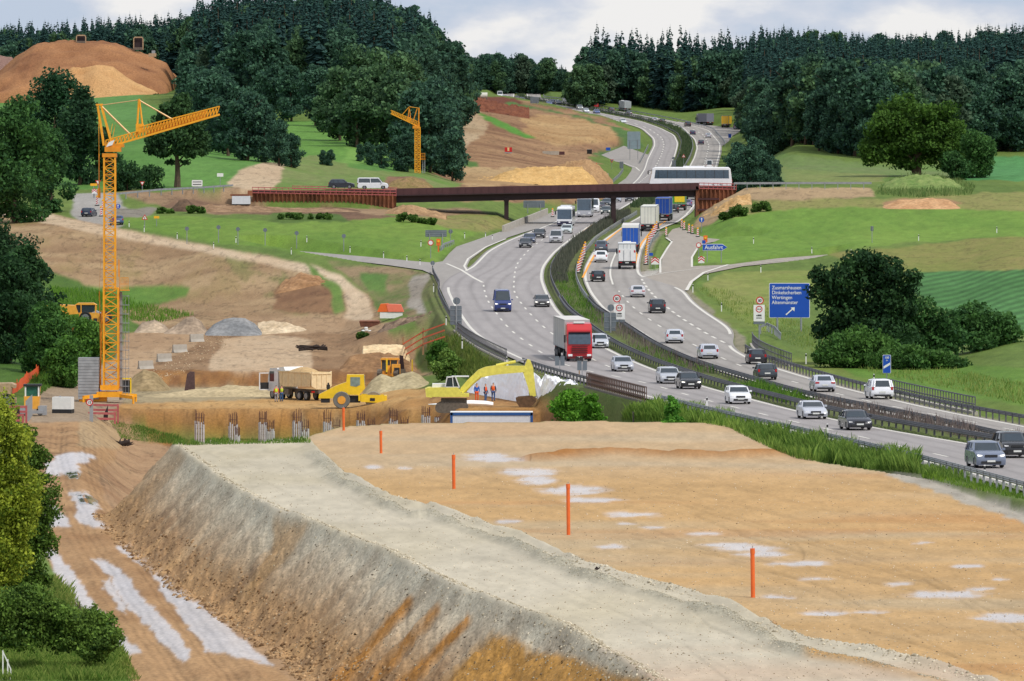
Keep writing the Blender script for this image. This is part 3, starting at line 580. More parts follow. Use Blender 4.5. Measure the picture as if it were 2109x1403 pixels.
for i,q in enumerate(SLIP):
    vs=[Vector(p) for p in q]
    # fill inside points so the sheet follows the profile
    q_=np.array(q); xs=np.arange(q_[:,0].min(),q_[:,0].max(),4); ys=np.arange(q_[:,1].min(),q_[:,1].max(),10)
    XX,YY=np.meshgrid(xs,ys); s_=sdf(q_,XX,YY); extra=[Vector((a,b)) for a,b,c_ in zip(XX.ravel(),YY.ravel(),s_.ravel()) if c_<-1.5]
    n0=len(vs); vv,ee,ff,_,_,_=delaunay_2d_cdt(vs+extra,[(k,(k+1)%n0) for k in range(n0)],[list(range(n0))],1,1e-4)
    V=[(v.x,v.y,float(zr(v.y))-.012*(i+1)) for v in vv]
    c=(172,166,160) if i!=1 else (178,168,156)
    me=mesh_from('slip_road',V,[tuple(f) for f in ff],RM,cols=np.tile(L3(c),(len(V),1)))
    me.flip_normals() if me.polygons[0].normal.z<0 else None
    tag(link('slip_road',me),None,None,kind='structure')
WM=mat('road_marking_white',(212,208,198),.7,var=.10,scale=1.5); YM=mat('road_marking_orange',(238,160,40),.7,var=.08)
def stripe(name,X_of,Y0,Y1,w,m=WM,dash=None,dz=.006,step=4.0,phase=0):
    V=[];Fc=[]
    segs=[]
    if dash:
        y=Y0+phase
        while y<Y1: segs.append((y,min(y+dash[0],Y1))); y+=dash[0]+dash[1]
    else: segs=[(Y0,Y1)]
    for a,b in segs:
        k=max(1,int((b-a)/step)); ys=np.linspace(a,b,k+1); n0=len(V)
        for y in ys:
            x=X_of(y); V+=[(x-w/2,y,float(zr(y))+dz),(x+w/2,y,float(zr(y))+dz)]
        Fc+=[(n0+2*i,n0+2*i+1,n0+2*i+3,n0+2*i+2) for i in range(k)]
    if not Fc: return
    return tag(link(name,mesh_from(name,V,Fc,m)),None,None,kind='structure')
EL=.34
stripe('edge_line',lambda y:float(XA(LI,y))-.35,300,1330,EL); stripe('edge_line',lambda y:float(XA(LI,y))-.35,1330,2840,.34,step=8)
stripe('edge_line',lambda y:float(XA(RI,y))+.35,300,1330,EL); stripe('edge_line',lambda y:float(XA(RI,y))+.35,1330,2840,.34,step=8)
stripe('edge_line',lambda y:float(XA(LO,y))+.9,300,rY(592),EL)
stripe('edge_line',lambda y:float(XA(LO,y))+.5,rY(558),1330,EL); stripe('edge_line',lambda y:float(XA(LO,y))+.6,1330,2700,.34,step=8)
stripe('edge_line',lambda y:float(XA(RO,y))-.5,300,rY(712),EL); stripe('edge_line',lambda y:float(XA(RO,y))-.4,rY(688),rY(592),EL)
stripe('edge_line',lambda y:float(XA(RO,y))-.4,rY(570),1330,EL); stripe('edge_line',lambda y:float(XA(RO,y))-.6,1330,2700,.34,step=8)
LA=curveX([(995,587),(997,597),(1003,617),(1008,626),(1043,672),(1055,683),(1072,696),(1089,709),(1109,722),(1129,736),(1155,749),(1182,758),(1321,785),(1380,803),(1445,822),(1519,840),(1598,860),(1687,880),(1790,903),(1900,930),(2109,975)])
LB=curveX([(1290,768),(1227,744),(1132,684),(1111,666),(1094,649),(1075,627),(1058,603),(1058,587),(1060,560),(1066,540),(1080,525),(1090,513),(1115,495),(1135,482),(1190,452),(1235,430),(1270,408),(1310,382),(1345,350),(1362,320),(1368,298),(1362,282),(1335,264),(1290,249),(1220,233),(1140,217),(1064,206)])
RA=curveX([(1273,599),(1284,612),(1299,629),(1319,645),(1343,662),(1370,679),(1420,706),(1491,739),(1540,759),(1640,788),(1739,815),(1827,835),(1930,855),(2025,873),(2109,890)])
RA2=curveX([(1263,586),(1256,568),(1258,545),(1270,517),(1290,494),(1320,470),(1350,448),(1395,420),(1425,395),(1440,360),(1455,322),(1460,300),(1450,278),(1420,262),(1370,250),(1300,236),(1220,220),(1150,209)])
RB=curveX([(1320,572),(1330,590),(1346,609),(1381,639),(1397,651),(1413,662),(1432,673),(1454,686),(1478,700),(1504,711)])
stripe('lane_dash',lambda y:float(XA(LA,y)),300,rY(587),.22,dash=(6,12)); stripe('lane_dash',lambda y:float(XA(LB,y)),rY(768),1330,.22,dash=(6,12)); stripe('lane_dash',lambda y:float(XA(LB,y)),1500,2780,.35,dash=(9,15),step=9)
stripe('lane_dash',lambda y:float(XA(RA,y)),300,rY(599),.22,dash=(6,12)); stripe('edge_line',lambda y:float(XA(RA2,y)),rY(586),rY(510),.25); stripe('lane_dash',lambda y:float(XA(RA2,y)),rY(505),1330,.22,dash=(6,12)); stripe('lane_dash',lambda y:float(XA(RA2,y)),1500,2780,.35,dash=(9,15),step=9)
stripe('lane_dash',lambda y:float(XA(RB,y)),rY(706),rY(574),.3,dash=(6,6))
def pline(name,pts,w,m=WM,dz=.008,zf_=None):
    P=[rP(a,b) for a,b in pts]; V=[];Fc=[]
    Q=[]
    for a,b in zip(P[:-1],P[1:]):
        k=max(1,int((b-a).length/6)); Q+=[a.lerp(b,i/k) for i in range(k)]
    Q.append(P[-1])
    for i,p in enumerate(Q):
        d=(Q[min(i+1,len(Q)-1)]-Q[max(i-1,0)]); d.z=0; d.normalize(); nn=Vector((-d.y,d.x,0))*w/2
        z=float(zr(p.y))+dz
        for s_ in(1,-1): V.append((p.x+nn.x*s_,p.y+nn.y*s_,z))
        if i: Fc.append((2*i-2,2*i-1,2*i+1,2*i))
    me=mesh_from(name,V,Fc,m)
    if me.polygons[0].normal.z<0: me.flip_normals()
    return tag(link(name,me),None,None,kind='structure')
pline('edge_line',[(895,542),(920,543),(950,556),(975,572),(994,582)],.4)
pline('edge_line',[(962,558),(956,548),(964,533),(1002,508),(1042,492)],.3)
pline('edge_line',[(1322,571),(1370,562),(1440,553),(1530,545),(1700,528)],.3)
pline('edge_line',[(1500,545),(1450,561),(1424,580),(1414,598)],.45)
pline('edge_line',[(1360,562),(1360,535),(1374,512),(1384,498),(1372,490)],.3)
pline('edge_line',[(1425,550),(1425,530),(1436,512)],.3)
pline('edge_line',[(1284,336),(1310,345),(1318,352)],.4)
pline('temporary_line',[(1200,572),(1212,548),(1225,525),(1240,503),(1268,480),(1300,458)],.3,YM,.012)
pline('temporary_line',[(1308,545),(1312,520),(1322,500),(1340,478),(1372,455)],.3,YM,.012)
pline('temporary_line',[(1184,490),(1205,474),(1222,462)],.25,YM,.012)
for k in range(7): pline('hatch_line',[(1322+k*1.5,570-k*2.3),(1352+k*1.2,563-k*1.6)],.25)
# ------------------------------------------------------------------ camera, light, sky
cam=bpy.data.cameras.new('camera'); co=bpy.data.objects.new('camera',cam); COL.objects.link(co); scn.camera=co
co.location=(0,0,CZ); co.rotation_euler=(math.pi/2,0,0); cam.sensor_width=36; cam.lens=F/2109*36; cam.shift_y=-(701.5-HZ)/2109; cam.clip_end=20000; cam.clip_start=5
cam.shift_x=0
SUNEL,SUNAZ=math.radians(50),math.radians(134)     # azimuth measured clockwise from +Y
sd_=Vector((math.sin(SUNAZ)*math.cos(SUNEL),math.cos(SUNAZ)*math.cos(SUNEL),math.sin(SUNEL)))
sl=bpy.data.lights.new('sun','SUN'); so=bpy.data.objects.new('sun',sl); COL.objects.link(so); so.rotation_euler=sd_.to_track_quat('Z','Y').to_euler(); sl.energy=2.7; sl.angle=math.radians(9); sl.color=(1,.95,.87)
wd=bpy.data.worlds.new('World'); scn.world=wd; wd.use_nodes=True; nt=wd.node_tree; N=nt.nodes; L=nt.links; N.clear()
out=N.new('ShaderNodeOutputWorld'); bg=N.new('ShaderNodeBackground'); sky=N.new('ShaderNodeTexSky'); sky.sky_type='NISHITA'; sky.sun_disc=False; sky.sun_elevation=SUNEL; sky.sun_rotation=SUNAZ
bg.inputs['Strength'].default_value=.1
tc=N.new('ShaderNodeTexCoord'); sx=N.new('ShaderNodeSeparateXYZ'); L.new(tc.outputs['Generated'],sx.inputs[0])
mp=N.new('ShaderNodeMapping'); mp.inputs['Scale'].default_value=(34,34,75); mp.inputs['Location'].default_value=(3.1,0,2.4); L.new(tc.outputs['Generated'],mp.inputs['Vector'])
nz=N.new('ShaderNodeTexNoise'); nz.inputs['Scale'].default_value=1.0; nz.inputs['Detail'].default_value=7; nz.inputs['Roughness'].default_value=.52; L.new(mp.outputs[0],nz.inputs['Vector'])
r1=N.new('ShaderNodeMapRange'); r1.inputs['From Min'].default_value=.43; r1.inputs['From Max'].default_value=.58; L.new(nz.outputs['Fac'],r1.inputs['Value'])
cr=N.new('ShaderNodeValToRGB'); e=cr.color_ramp.elements; e[0].position=0; e[0].color=(5.3,6.2,7.7,1); e[1].position=1; e[1].color=(9.2,9.1,9.1,1)
k=cr.color_ramp.elements.new(.45); k.color=(6.5,7.0,8.1,1)
L.new(r1.outputs[0],cr.inputs[0])
mx=N.new('ShaderNodeMix'); mx.data_type='RGBA'; mx.inputs['Factor'].default_value=.9; L.new(sky.outputs[0],mx.inputs['A']); L.new(cr.outputs[0],mx.inputs['B'])
L.new(mx.outputs['Result'],bg.inputs['Color']); L.new(bg.outputs[0],out.inputs['Surface'])
scn.view_settings.view_transform='Standard'; scn.view_settings.look='None'; scn.view_settings.exposure=0
scn.render.engine='CYCLES'
# ------------------------------------------------------------------ vegetation
BARK=mat('bark',(84,70,56),.95,var=.3,scale=4,bump=.4)
LEAF=mat('foliage_leaves',rough=.75,var=.16,scale=.9,attr=True,spec=.2,kind='leaf')
_m=[n for n in LEAF.node_tree.nodes if n.type=='MAP_RANGE'][0]; _m.inputs['To Min'].default_value=.85; _m.inputs['To Max'].default_value=1.5
GRASSM=mat('grass_blades',rough=.8,var=.12,scale=.6,attr=True,spec=.2,kind='leaf')
def lv(c): return np.array(lin(c))
def leaf_cloud(blobs,n,size,c1,c2,seed,inner=.25,flat=.55,elong=1.3):
    """n leaf clumps spread over the shells of the blobs -> verts, quads, vertex colours"""
    g=np.random.default_rng(seed); B=np.array(blobs,float)
    a=(B[:,3]*B[:,4]+B[:,4]*B[:,5]+B[:,3]*B[:,5]); bi=g.choice(len(B),n,p=a/a.sum())
    d=g.normal(size=(n,3)); d/=np.linalg.norm(d,axis=1)[:,None]
    r=np.where(g.random(n)<inner,g.uniform(.35,.85,n),g.uniform(.82,1.08,n))
    K=11; sd=g.normal(size=(len(B),K,3)); sd/=np.linalg.norm(sd,axis=2)[:,:,None]; sk=g.integers(0,K,n)
    sub=g.random(n)<.8; sc_=sd[bi,sk]*g.uniform(.55,.8,(len(B),K))[bi,sk][:,None]
    off=np.where(sub[:,None],sc_+d*.46*r[:,None],d*r[:,None])
    P=B[bi,:3]+off*B[bi,3:6]+g.normal(size=(n,3))*.05*B[bi,3:4]
    nrm=d*.45+g.normal(size=(n,3))*.75; nrm/=np.linalg.norm(nrm,axis=1)[:,None]
    t=np.cross(nrm,g.normal(size=(n,3))); t/=np.linalg.norm(t,axis=1)[:,None]; b=np.cross(nrm,t)
    s=size*g.uniform(.6,1.35,n)[:,None]
    q=[P-t*s*elong*.5,P+b*s*.5*g.uniform(.5,1,n)[:,None]+nrm*s*.15,P+t*s*elong*.5,P-b*s*.5*g.uniform(.5,1,n)[:,None]+nrm*s*.15]
    V=np.stack(q,1).reshape(-1,3); Fq=np.arange(4*n).reshape(-1,4)
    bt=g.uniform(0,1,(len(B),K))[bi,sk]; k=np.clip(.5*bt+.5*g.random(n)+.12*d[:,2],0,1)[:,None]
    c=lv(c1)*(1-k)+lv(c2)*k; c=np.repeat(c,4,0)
    return V,Fq,c
def merge(parts):
    V=[];Fq=[];Cc=[];o=0
    for v,f,c in parts: V.append(v);Fq.append(f+o);Cc.append(c);o+=len(v)
    return np.concatenate(V),np.concatenate(Fq),np.concatenate(Cc)
def crown_blobs(h,rx,seed,z0=.22,n=14,irr=.3):
    g=random.Random(seed); out=[]
    for i in range(n):
        z=z0+(1-z0)*((i+.5)/n)
        prof=math.sin(math.pi*min(1,max(.0,(z-z0)/(1-z0)*.86+.12)))**.62
        R=rx*prof; a=g.uniform(0,6.28)*1+i*2.4; rr=R*g.uniform(.35,.72)
        br=rx*g.uniform(.30,.50)*(.75+.3*prof)
        out.append((math.cos(a)*rr,math.sin(a)*rr,h*z*(1-.03)-br*.3,br*g.uniform(.9,1.3),br*g.uniform(.9,1.3),br*g.uniform(.65,.9)))
    out.append((0,0,h*(z0+.55*(1-z0)),rx*.6,rx*.6,h*(1-z0)*.36))
    return out
def trunk_mb(h,r,seed,limbs=6,lean=.03,z0=.25):
    g=random.Random(seed); m=MB(); p=Vector((0,0,-.3)); 
    pts=[Vector((g.uniform(-1,1)*lean*h*k,g.uniform(-1,1)*lean*h*k,h*.78*k)) for k in(0,.25,.5,.75,1)]; pts[0]=p
    rad=[r*1.25,r*.95,r*.75,r*.5,r*.2]
    for i in range(4): m.tube(pts[i],pts[i+1],rad[i],8,rad[i+1])
    for i in range(limbs):
        k=z0+(.85-z0)*i/limbs; b=pts[0].lerp(pts[-1],k/.78*.9 if k<.78 else .95); a=g.uniform(0,6.28)
        e=b+Vector((math.cos(a),math.sin(a),g.uniform(.5,1)))*h*.2
        m.tube(b,e,r*.38,6,r*.1)
    return m
def dec_mesh(name,h,rx,n,size,c1,c2,seed,z0=.15,nb=14,trunk=True):
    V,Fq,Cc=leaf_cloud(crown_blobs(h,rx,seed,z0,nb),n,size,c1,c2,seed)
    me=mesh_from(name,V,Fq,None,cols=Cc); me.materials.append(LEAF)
    if trunk:
        t=trunk_mb(h,h*.018,seed); bm_me=mesh_from('t',t.v,t.f)
        import bmesh
        bm=bmesh.new(); bm.from_mesh(me); me2=bm_me; nf=len(bm.faces); bm.from_mesh(me2); bm.faces.ensure_lookup_table()
        for f in bm.faces[nf:]: f.material_index=1
        bm.to_mesh(me); bm.free(); me.materials.append(BARK)
    return me
def spruce_mesh(name,h,seed,c1,c2,bare=.12,wid=.17):
    g=np.random.default_rng(seed); V=[];Cc=[]
    n=int(30)
    for i in range(n):
        z=h*(bare+(1-bare)*(i/n)**.9); zs=h/n; R=h*wid*(1-(i/n))**.8*(g.uniform(.8,1.15))+.15
        k=int(9-4*i/n); a0=g.uniform(0,6.28)
        for j in range(k):
            a=g.uniform(0,6.28); z=h*(bare+(1-bare)*((i+g.uniform(-.9,.9))/n if i>1 and i<n-2 else i/n)); rr=R*g.uniform(.55,1.25); dz=-rr*g.uniform(.25,.5)
            d=np.array([math.cos(a),math.sin(a),0]); s=np.array([-d[1],d[0],0])
            p0=np.array([0,0,z+.15*rr]); p1=d*rr+np.array([0,0,z+dz])
            w=rr*.34+.12
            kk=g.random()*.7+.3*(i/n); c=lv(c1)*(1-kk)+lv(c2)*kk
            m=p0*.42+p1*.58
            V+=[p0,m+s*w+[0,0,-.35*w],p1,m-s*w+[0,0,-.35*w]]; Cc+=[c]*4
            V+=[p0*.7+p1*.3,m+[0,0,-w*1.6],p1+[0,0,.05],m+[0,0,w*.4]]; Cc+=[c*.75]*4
    V.append([.12,0,h*.93]);V.append([0,.12,h*.93]);V.append([0,0,h*1.03]);V.append([-.12,0,h*.93]);Cc+=[lv(c2)]*4
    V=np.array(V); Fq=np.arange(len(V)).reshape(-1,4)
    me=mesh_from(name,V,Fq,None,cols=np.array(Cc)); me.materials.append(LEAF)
    t=MB(); t.tube((0,0,-.5),(0,0,h*.9),h*.012,6,h*.003)
    import bmesh
    b2=mesh_from('t',t.v,t.f); bm=bmesh.new(); bm.from_mesh(me); nf=len(bm.faces); bm.from_mesh(b2); bm.faces.ensure_lookup_table()
    for f in bm.faces[nf:]: f.material_index=1
    bm.to_mesh(me); bm.free(); me.materials.append(BARK); return me
SP=[spruce_mesh('spruce',h,s,(20,44,48),(62,96,88),wid=w_) for h,s,w_ in ((25,1,.15),(23,2,.17),(27,3,.13),(24,4,.16))]  # far woods: blue haze of distance mixed into the leaf colours
DK=[dec_mesh('broadleaf',19,5.6,5600,.72,(24,50,50),(80,116,88),s,nb=16) for s in (11,12,13)]
DB=[dec_mesh('broadleaf',18,5.8,5600,.72,(32,60,48),(94,126,82),s,nb=15) for s in (21,22)]
DG=[dec_mesh('broadleaf',17,5.2,5200,.72,(48,70,56),(88,108,84),s,nb=14) for s in (31,)]
def interp1(pts,x): return float(np.interp(x,[p[0] for p in pts],[p[1] for p in pts]))
trees=[]   # (depth, mesh, loc, rz, scale, kind, side)
def wood(px0,px1,front,back,skyl,side,decrows,dens=1.0,seed=0,hs=1.0,hts=None):
    g=random.Random(seed); row=0
    x=px0
    depth=0
    while True:
        step=[9,10,12,14,16,18][min(row,5)] if row<6 else 26
        any_=False; x=px0+g.uniform(0,20)
        while x<px1:
            yf=interp1(front,x)+depth+g.uniform(-6,6)
            yb=interp1(back,x)
            if yf<yb:
                any_=True
                P=at(x,yf)
                dec=g.random()<(interp1(decrows,x) if row<4 else interp1(decrows,x)*.6 if row<9 else (.5 if side=='left' else .16))
                if dec: me=g.choice(DK*2+DB+DG); s=g.uniform(.72,1.1)
                else: me=g.choice(SP); s=g.uniform(.78,1.12)
                s*=hs if hts is None else interp1(hts,x)
                # keep the wood's skyline where the photo has it
                sk=interp1(skyl,x)+g.uniform(-9,26)**1.0
                zt=CZ-(sk-HZ)*P.y/F; hh=me.vertices and (max(v.co.z for v in me.vertices) if False else HT[me.name])
                if P.z+hh*s>zt: s=max(.45,(zt-P.z)/hh)
                if P.z+4<zt: trees.append((P.y,me,P-Vector((0,0,.4)),g.uniform(0,6.28),s,'spruce' if not dec else 'broadleaf',side))
            x+=(interp1([(1500,34),(2700,21)],yf))*(1.0 if row<6 else 1.05)*g.uniform(.75,1.25)/dens
        depth+=step*(1 if row<8 else 1.3); row+=1
        if not any_ or row>46: break
HT={}
for m_ in SP+DK+DB+DG:
    a=np.empty(len(m_.vertices)*3,np.float32); m_.vertices.foreach_get('co',a); HT[m_.name]=float(a[2::3].max())
# right hillside wood
wood(1190,2200,[(1190,2600),(1300,2640),(1400,2580),(1480,2560),(1525,2560),(1535,2400),(1550,2200),(1580,1850),(1606,1620),(1700,1560),(1800,1540),(2000,1600),(2200,1620)],
     [(1190,2780),(1500,2900),(2200,2750)],[(1190,150),(1205,100),(1215,45),(1300,34),(1500,40),(1650,52),(1720,62),(1800,66),(1950,62),(2040,48),(2200,38)],'right',[(1190,.5),(1500,.8),(1560,1),(2200,1)],seed=3)
# left hillside wood
wood(395,942,[(395,1960),(470,1900),(560,1880),(700,1880),(800,1800),(840,1900),(880,2050),(945,2120)],
     [(395,2800),(800,2700),(945,2330)],[(395,10),(420,-60),(780,-50),(830,4),(880,14),(915,40),(932,80),(950,120)],'left',[(395,.7),(945,.85)],seed=4,hts=[(395,1.0),(700,1.1),(850,1.35),(945,1.3)])
wood(-60,400,[(-60,2420),(400,2380)],[(-60,2750),(400,2800)],[(-60,55),(20,32),(100,42),(160,36),(250,22),(330,26),(400,12)],'farleft',[(-60,.3),(400,.3)],seed=5)
# wood across the valley head
wood(935,1195,[(935,2760),(1060,2850),(1195,2800)],[(935,2990),(1195,2960)],[(935,128),(960,112),(1000,108),(1040,104),(1090,118),(1140,122),(1155,148),(1195,152)],'centre',[(935,.9),(1195,.9)],seed=6,hs=.85)
# big pale broadleaves at the foot of the left wood
for (px,Y,mi,s) in [(700,1640,4,.95),(735,1600,3,1.0),(775,1620,4,1.1),(812,1600,3,1.05),(845,1590,4,.9),(680,1700,3,.7),(790,1720,4,1.2),(740,1740,3,1.15),(835,1720,4,1.2),(650,1760,0,.8),(600,1800,1,.75),(560,1820,2,.75),
    (430,1500,0,.9),(470,1440,1,.85),(510,1400,2,.75),(545,1400,0,.62),(575,1390,1,.5),(600,1400,2,.38),(410,1560,1,.9),(450,1620,2,.95),(500,1560,3,.7),(530,1500,1,.7),(390,1620,0,.85),
    (860,1560,0,.95),(885,1520,1,.95),(915,1540,2,.85),(925,1590,0,.9),(900,1640,1,1.05),(850,1640,4,.8),(932,1500,1,.6),
    (760,1500,2,.28),(785,1490,1,.3),(820,1500,2,.42),(840,1500,0,.45),(742,1510,1,.22),(680,1450,2,.2),(665,1455,1,.18),
    (1515,1290,0,.42),(1545,1275,1,.44),(1575,1285,2,.38),(1500,1300,1,.34),(1598,1290,0,.28),(1555,1330,2,.52),(1520,1350,1,.5),(1560,1660,1,.45),
    (1565,1780,1,.7),(1575,1640,0,.75)]:
    me=(DK+DB)[mi]; trees.append((Y,me,at(px,Y)-Vector((0,0,.4)),rnd.uniform(0,6),s,'broadleaf','edge'))
cnt={}
trees.sort(key=lambda t:t[0]-400*(t[4]>1))
LAB={('spruce','right'):'slender dark spruce in the wood on the right hillside',('broadleaf','right'):'dark rounded broadleaf tree in the wood on the right hillside',
('spruce','left'):'slender dark spruce in the high wood left of the motorway',('broadleaf','left'):'dark rounded broadleaf tree in the high wood left of the motorway',
('spruce','farleft'):'small dark spruce on the skyline behind the big soil heap',('broadleaf','farleft'):'dark rounded tree on the skyline behind the big soil heap',
('spruce','centre'):'distant dark spruce in the wood across the head of the valley',('broadleaf','centre'):'distant haze-tinted broadleaf tree in the wood across the head of the valley',
('broadleaf','edge'):'bushy green tree standing at the edge of a wood or field'}
GRP={'right':'trees of the right hillside wood','left':'trees of the left hillside wood','farleft':'trees on the skyline behind the soil heap','centre':'trees across the valley head','edge':'bushy trees along the edges of woods and fields'}
rest={'spruce':[],'broadleaf':[]}
for t in trees:
    k=t[5]; cnt[k]=cnt.get(k,0)+1
    if cnt[k]<=295:
        o=link('spruce_tree' if k=='spruce' else 'broadleaf_tree',t[1]); o.location=t[2]; o.rotation_euler=(0,0,t[3]); o.scale=(t[4]*rnd.uniform(.92,1.1),t[4]*rnd.uniform(.92,1.1),t[4])
        tag(o,LAB[(k,t[6])],'tree',GRP[t[6]])
    else: rest[k].append(t)
def read_mesh(me,every=1):
    nv=len(me.vertices); a=np.empty(nv*3,np.float32); me.vertices.foreach_get('co',a); a=a.reshape(-1,3)
    nl=len(me.color_attributes['Col'].data); c=np.empty(nl*4,np.float32); me.color_attributes['Col'].data.foreach_get('color',c); c=c.reshape(-1,4)[:,:3]
    return a,c
cacheM={}
def quads_of(me):
    if me.name not in cacheM:
        a,c=read_mesh(me); k=sum(1 for p in me.polygons if p.material_index==0); cacheM[me.name]=(a[:4*k],c[:4*k],k)
    return cacheM[me.name]
for k,lst in rest.items():
    VV=[];CC2=[];n0=0
    for t in lst:
        a,c,q=quads_of(t[1]); st=1
        if k=='broadleaf': 
            sel=np.arange(q)%2==0; idx4=(np.where(sel)[0][:,None]*4+np.arange(4)).ravel(); a=a[idx4].copy(); c=c[idx4]
            m_=a.reshape(-1,4,3).mean(1,keepdims=True); a=(m_+(a.reshape(-1,4,3)-m_)*1.35).reshape(-1,3)
        cs_,sn=math.cos(t[3]),math.sin(t[3]); b=a*t[4]; b=np.stack([b[:,0]*cs_-b[:,1]*sn,b[:,0]*sn+b[:,1]*cs_,b[:,2]],-1)+np.array(t[2])
        VV.append(b); CC2.append(c)
    if VV:
        V=np.concatenate(VV); me=mesh_from('far_'+k+'_wood',V,np.arange(len(V)).reshape(-1,4),LEAF,cols=np.concatenate(CC2))
        tag(link('far_'+k+'_wood',me),'far back of the hillside woods where dark '+k+' crowns merge','wood',None,'stuff')
print('TREES',cnt)
# ---- single trees and bushes with a trunk and crown of their own
def big_tree(name,label,P,blobs,n,size,c1,c2,seed,th,tr,limbs=7,group=None,cat='tree',flat=.55,inner=.25):
    r=thing(name,label,cat,P,0,group)
    V,Fq,Cc=leaf_cloud(blobs,n,size,c1,c2,seed,flat=flat,inner=inner); me=mesh_from('crown',V,Fq,LEAF,cols=Cc); link('crown' if cat=='tree' else 'foliage',me,r)
    if th: trunk_mb(th/.78,tr,seed,limbs).build('trunk',BARK,r)
    return r
def bush_blobs(w,d,h,n,seed):
    g=random.Random(seed); out=[]
    for i in range(n):
        x=g.uniform(-1,1)*w/2*.72; y=g.uniform(-1,1)*d/2*.7; e=1-(abs(x)/(w/2))**2*.6
        r=h*g.uniform(.22,.36); out.append((x,y,max(r*.6,(h-r)*e*g.uniform(.35,1)),r*g.uniform(1,1.4),r*1.2,r))
    return out
# lone tree behind the left road
P=at(365,1268); b=[(x,y,z,a,a,c) for x,y,z,a,c in [(-3.4,0,8,2.3,1.8),(3.2,.5,8.4,2.6,2),(0,0,11.5,3.2,2.5),(-2,1,10.5,2.6,2.2),(2.2,-1,11,2.6,2.2),(0,0,14,2.3,1.8),(1,.5,15,1.6,1.4),(-4.4,0,6.6,1.5,1),(4.4,0,6.7,1.6,1.1),(0,-2,8.3,3,2.4),(-1.5,0,13.2,2,1.6),(2,-.5,6.5,2,1.2),(-1.2,1,4.3,1,.4),(1.5,0,4.4,.9,.4),(-2.5,-1,6.2,1.6,1)]]
big_tree('lone_tree','solitary spreading broadleaf tree with bare trunk behind the left side road',P,b,9000,.55,(34,62,40),(72,104,58),101,9,.5)
# large oak right
P=at(1888,1370); g=random.Random(5); b=[]
for i in range(52):
    a=g.uniform(0,math.pi); q=g.uniform(.25,1); x=math.cos(a)*q*9.0; z=4.2+math.sin(a)*q*10.4; b.append((x,g.uniform(-3.5,3.5),z,g.uniform(1.8,2.9),2.6,g.uniform(1.4,2.1)))
b+=[(-8.3,0,3.4,1.9,1.9,1.5),(-7,0,5.5,2.4,2.4,2),(7.6,0,4.5,2.6,2.4,2),(5,0,3,2.6,2.4,1.6),(-4,0,2.9,2.4,2.4,1.5),(0,0,2.6,3,2.5,1.5)]
big_tree('oak_tree','huge round oak with bright green crown on the right meadow',P,b,26000,.55,(32,62,26),(86,120,46),102,9,.85)
P=at(2012,1360); big_tree('field_tree','smaller open crowned tree right of the huge oak',P,crown_blobs(8.6,4.4,61,.12,12),7000,.45,(41,76,41),(83,121,60),103,6,.25)
P=at(1968,1350); big_tree('field_tree','low dark tree tucked between the huge oak and its right neighbour',P,crown_blobs(5.5,3,62,.1,10),3500,.45,(36,69,41),(72,109,55),104,4,.2)
# dark tree group beside the direction sign
P=gP(1800,752); s_=F/P.y
def pb(lst): return [(dx/s_,rnd.uniform(-1.2,1.2),dz/s_,a/s_,a/s_*1.1,c/s_) for dx,dz,a,c in lst]
big_tree('roadside_tree','tall dark rounded tree right of the blue direction sign',at(1790,P.y+2),pb([(-10,210,46,28),(-50,180,44,34),(30,190,42,32),(-90,150,36,30),(70,160,34,30),(-60,120,52,40),(10,140,60,44),(50,110,46,38),(-100,185,24,20),(-30,80,56,40),(30,60,60,40),(-75,70,40,34),(90,185,20,14),(0,215,30,20)]),15000,.36,(24,50,34),(56,88,46),105,6,.3)
big_tree('roadside_bush','dense rounded bush at the left foot of the dark roadside tree',at(1752,P.y-6),pb([(-30,40,40,32),(20,50,46,36),(60,36,42,32),(-50,20,30,22),(90,24,36,24),(0,20,50,24)]),7000,.32,(46,79,41),(86,124,55),106,1.2,.12,3)
big_tree('roadside_bush','mid sized dark bush in the middle of the row right of the roadside tree',at(1895,P.y+10),pb([(-50,90,42,34),(0,100,40,34),(40,70,44,36),(-30,50,50,36),(60,40,40,30),(0,30,60,30)]),9000,.34,(34,65,39),(69,107,53),107,2,.15,3)
big_tree('roadside_bush','rounded outermost bush at the right end of the roadside row',at(2010,P.y+22),pb([(-50,50,44,34),(0,64,48,38),(45,50,42,34),(75,30,26,24),(-80,34,34,26),(0,26,66,26)]),9000,.34,(36,69,39),(76,114,55),108,1.5,.15,3)
big_tree('roadside_bush','low spreading bush in front of the roadside row',at(1880,P.y-10),pb([(-60,16,36,20),(0,22,40,24),(50,18,40,20),(90,10,30,14)]),6000,.3,(41,74,39),(83,119,55),109,.8,.1,3)
# left edge trees
def lt(label,px,py,Y,hpx,wpx,n,size,c1,c2,seed,z0=.1,name='dense_tree',group=None):
    P=at(px,Y); s=F/Y; h=hpx/s; w_=wpx/s/2; return big_tree(name,label,P,crown_blobs(h,w_,seed,z0,18),n,size,c1,c2,seed,h*.5,h*.02,5,group)
lt('large dark tree at the far left beside the side road',30,0,1165,262,190,12000,.55,(34,65,41),(74,114,55),201,.05)
lt('dark tree behind the car on the left side road',105,0,1190,180,110,7000,.5,(31,60,39),(67,105,53),202,.05)
lt('tall dark tree just left of the crane boom',165,0,1290,205,120,8000,.55,(27,53,41),(57,90,55),203,.08)
lt('dark tree between the crane mast and the far left trees',110,0,1400,180,140,8000,.6,(29,55,43),(57,93,60),204,.08)
lt('low bush behind the yield sign below the lone tree',262,0,1255,60,90,3500,.4,(31,60,41),(62,98,53),205,.02,'bush')
lt('low bush right of the yield sign below the lone tree',308,0,1262,50,70,3000,.4,(34,62,41),(67,100,55),206,.02,'bush')
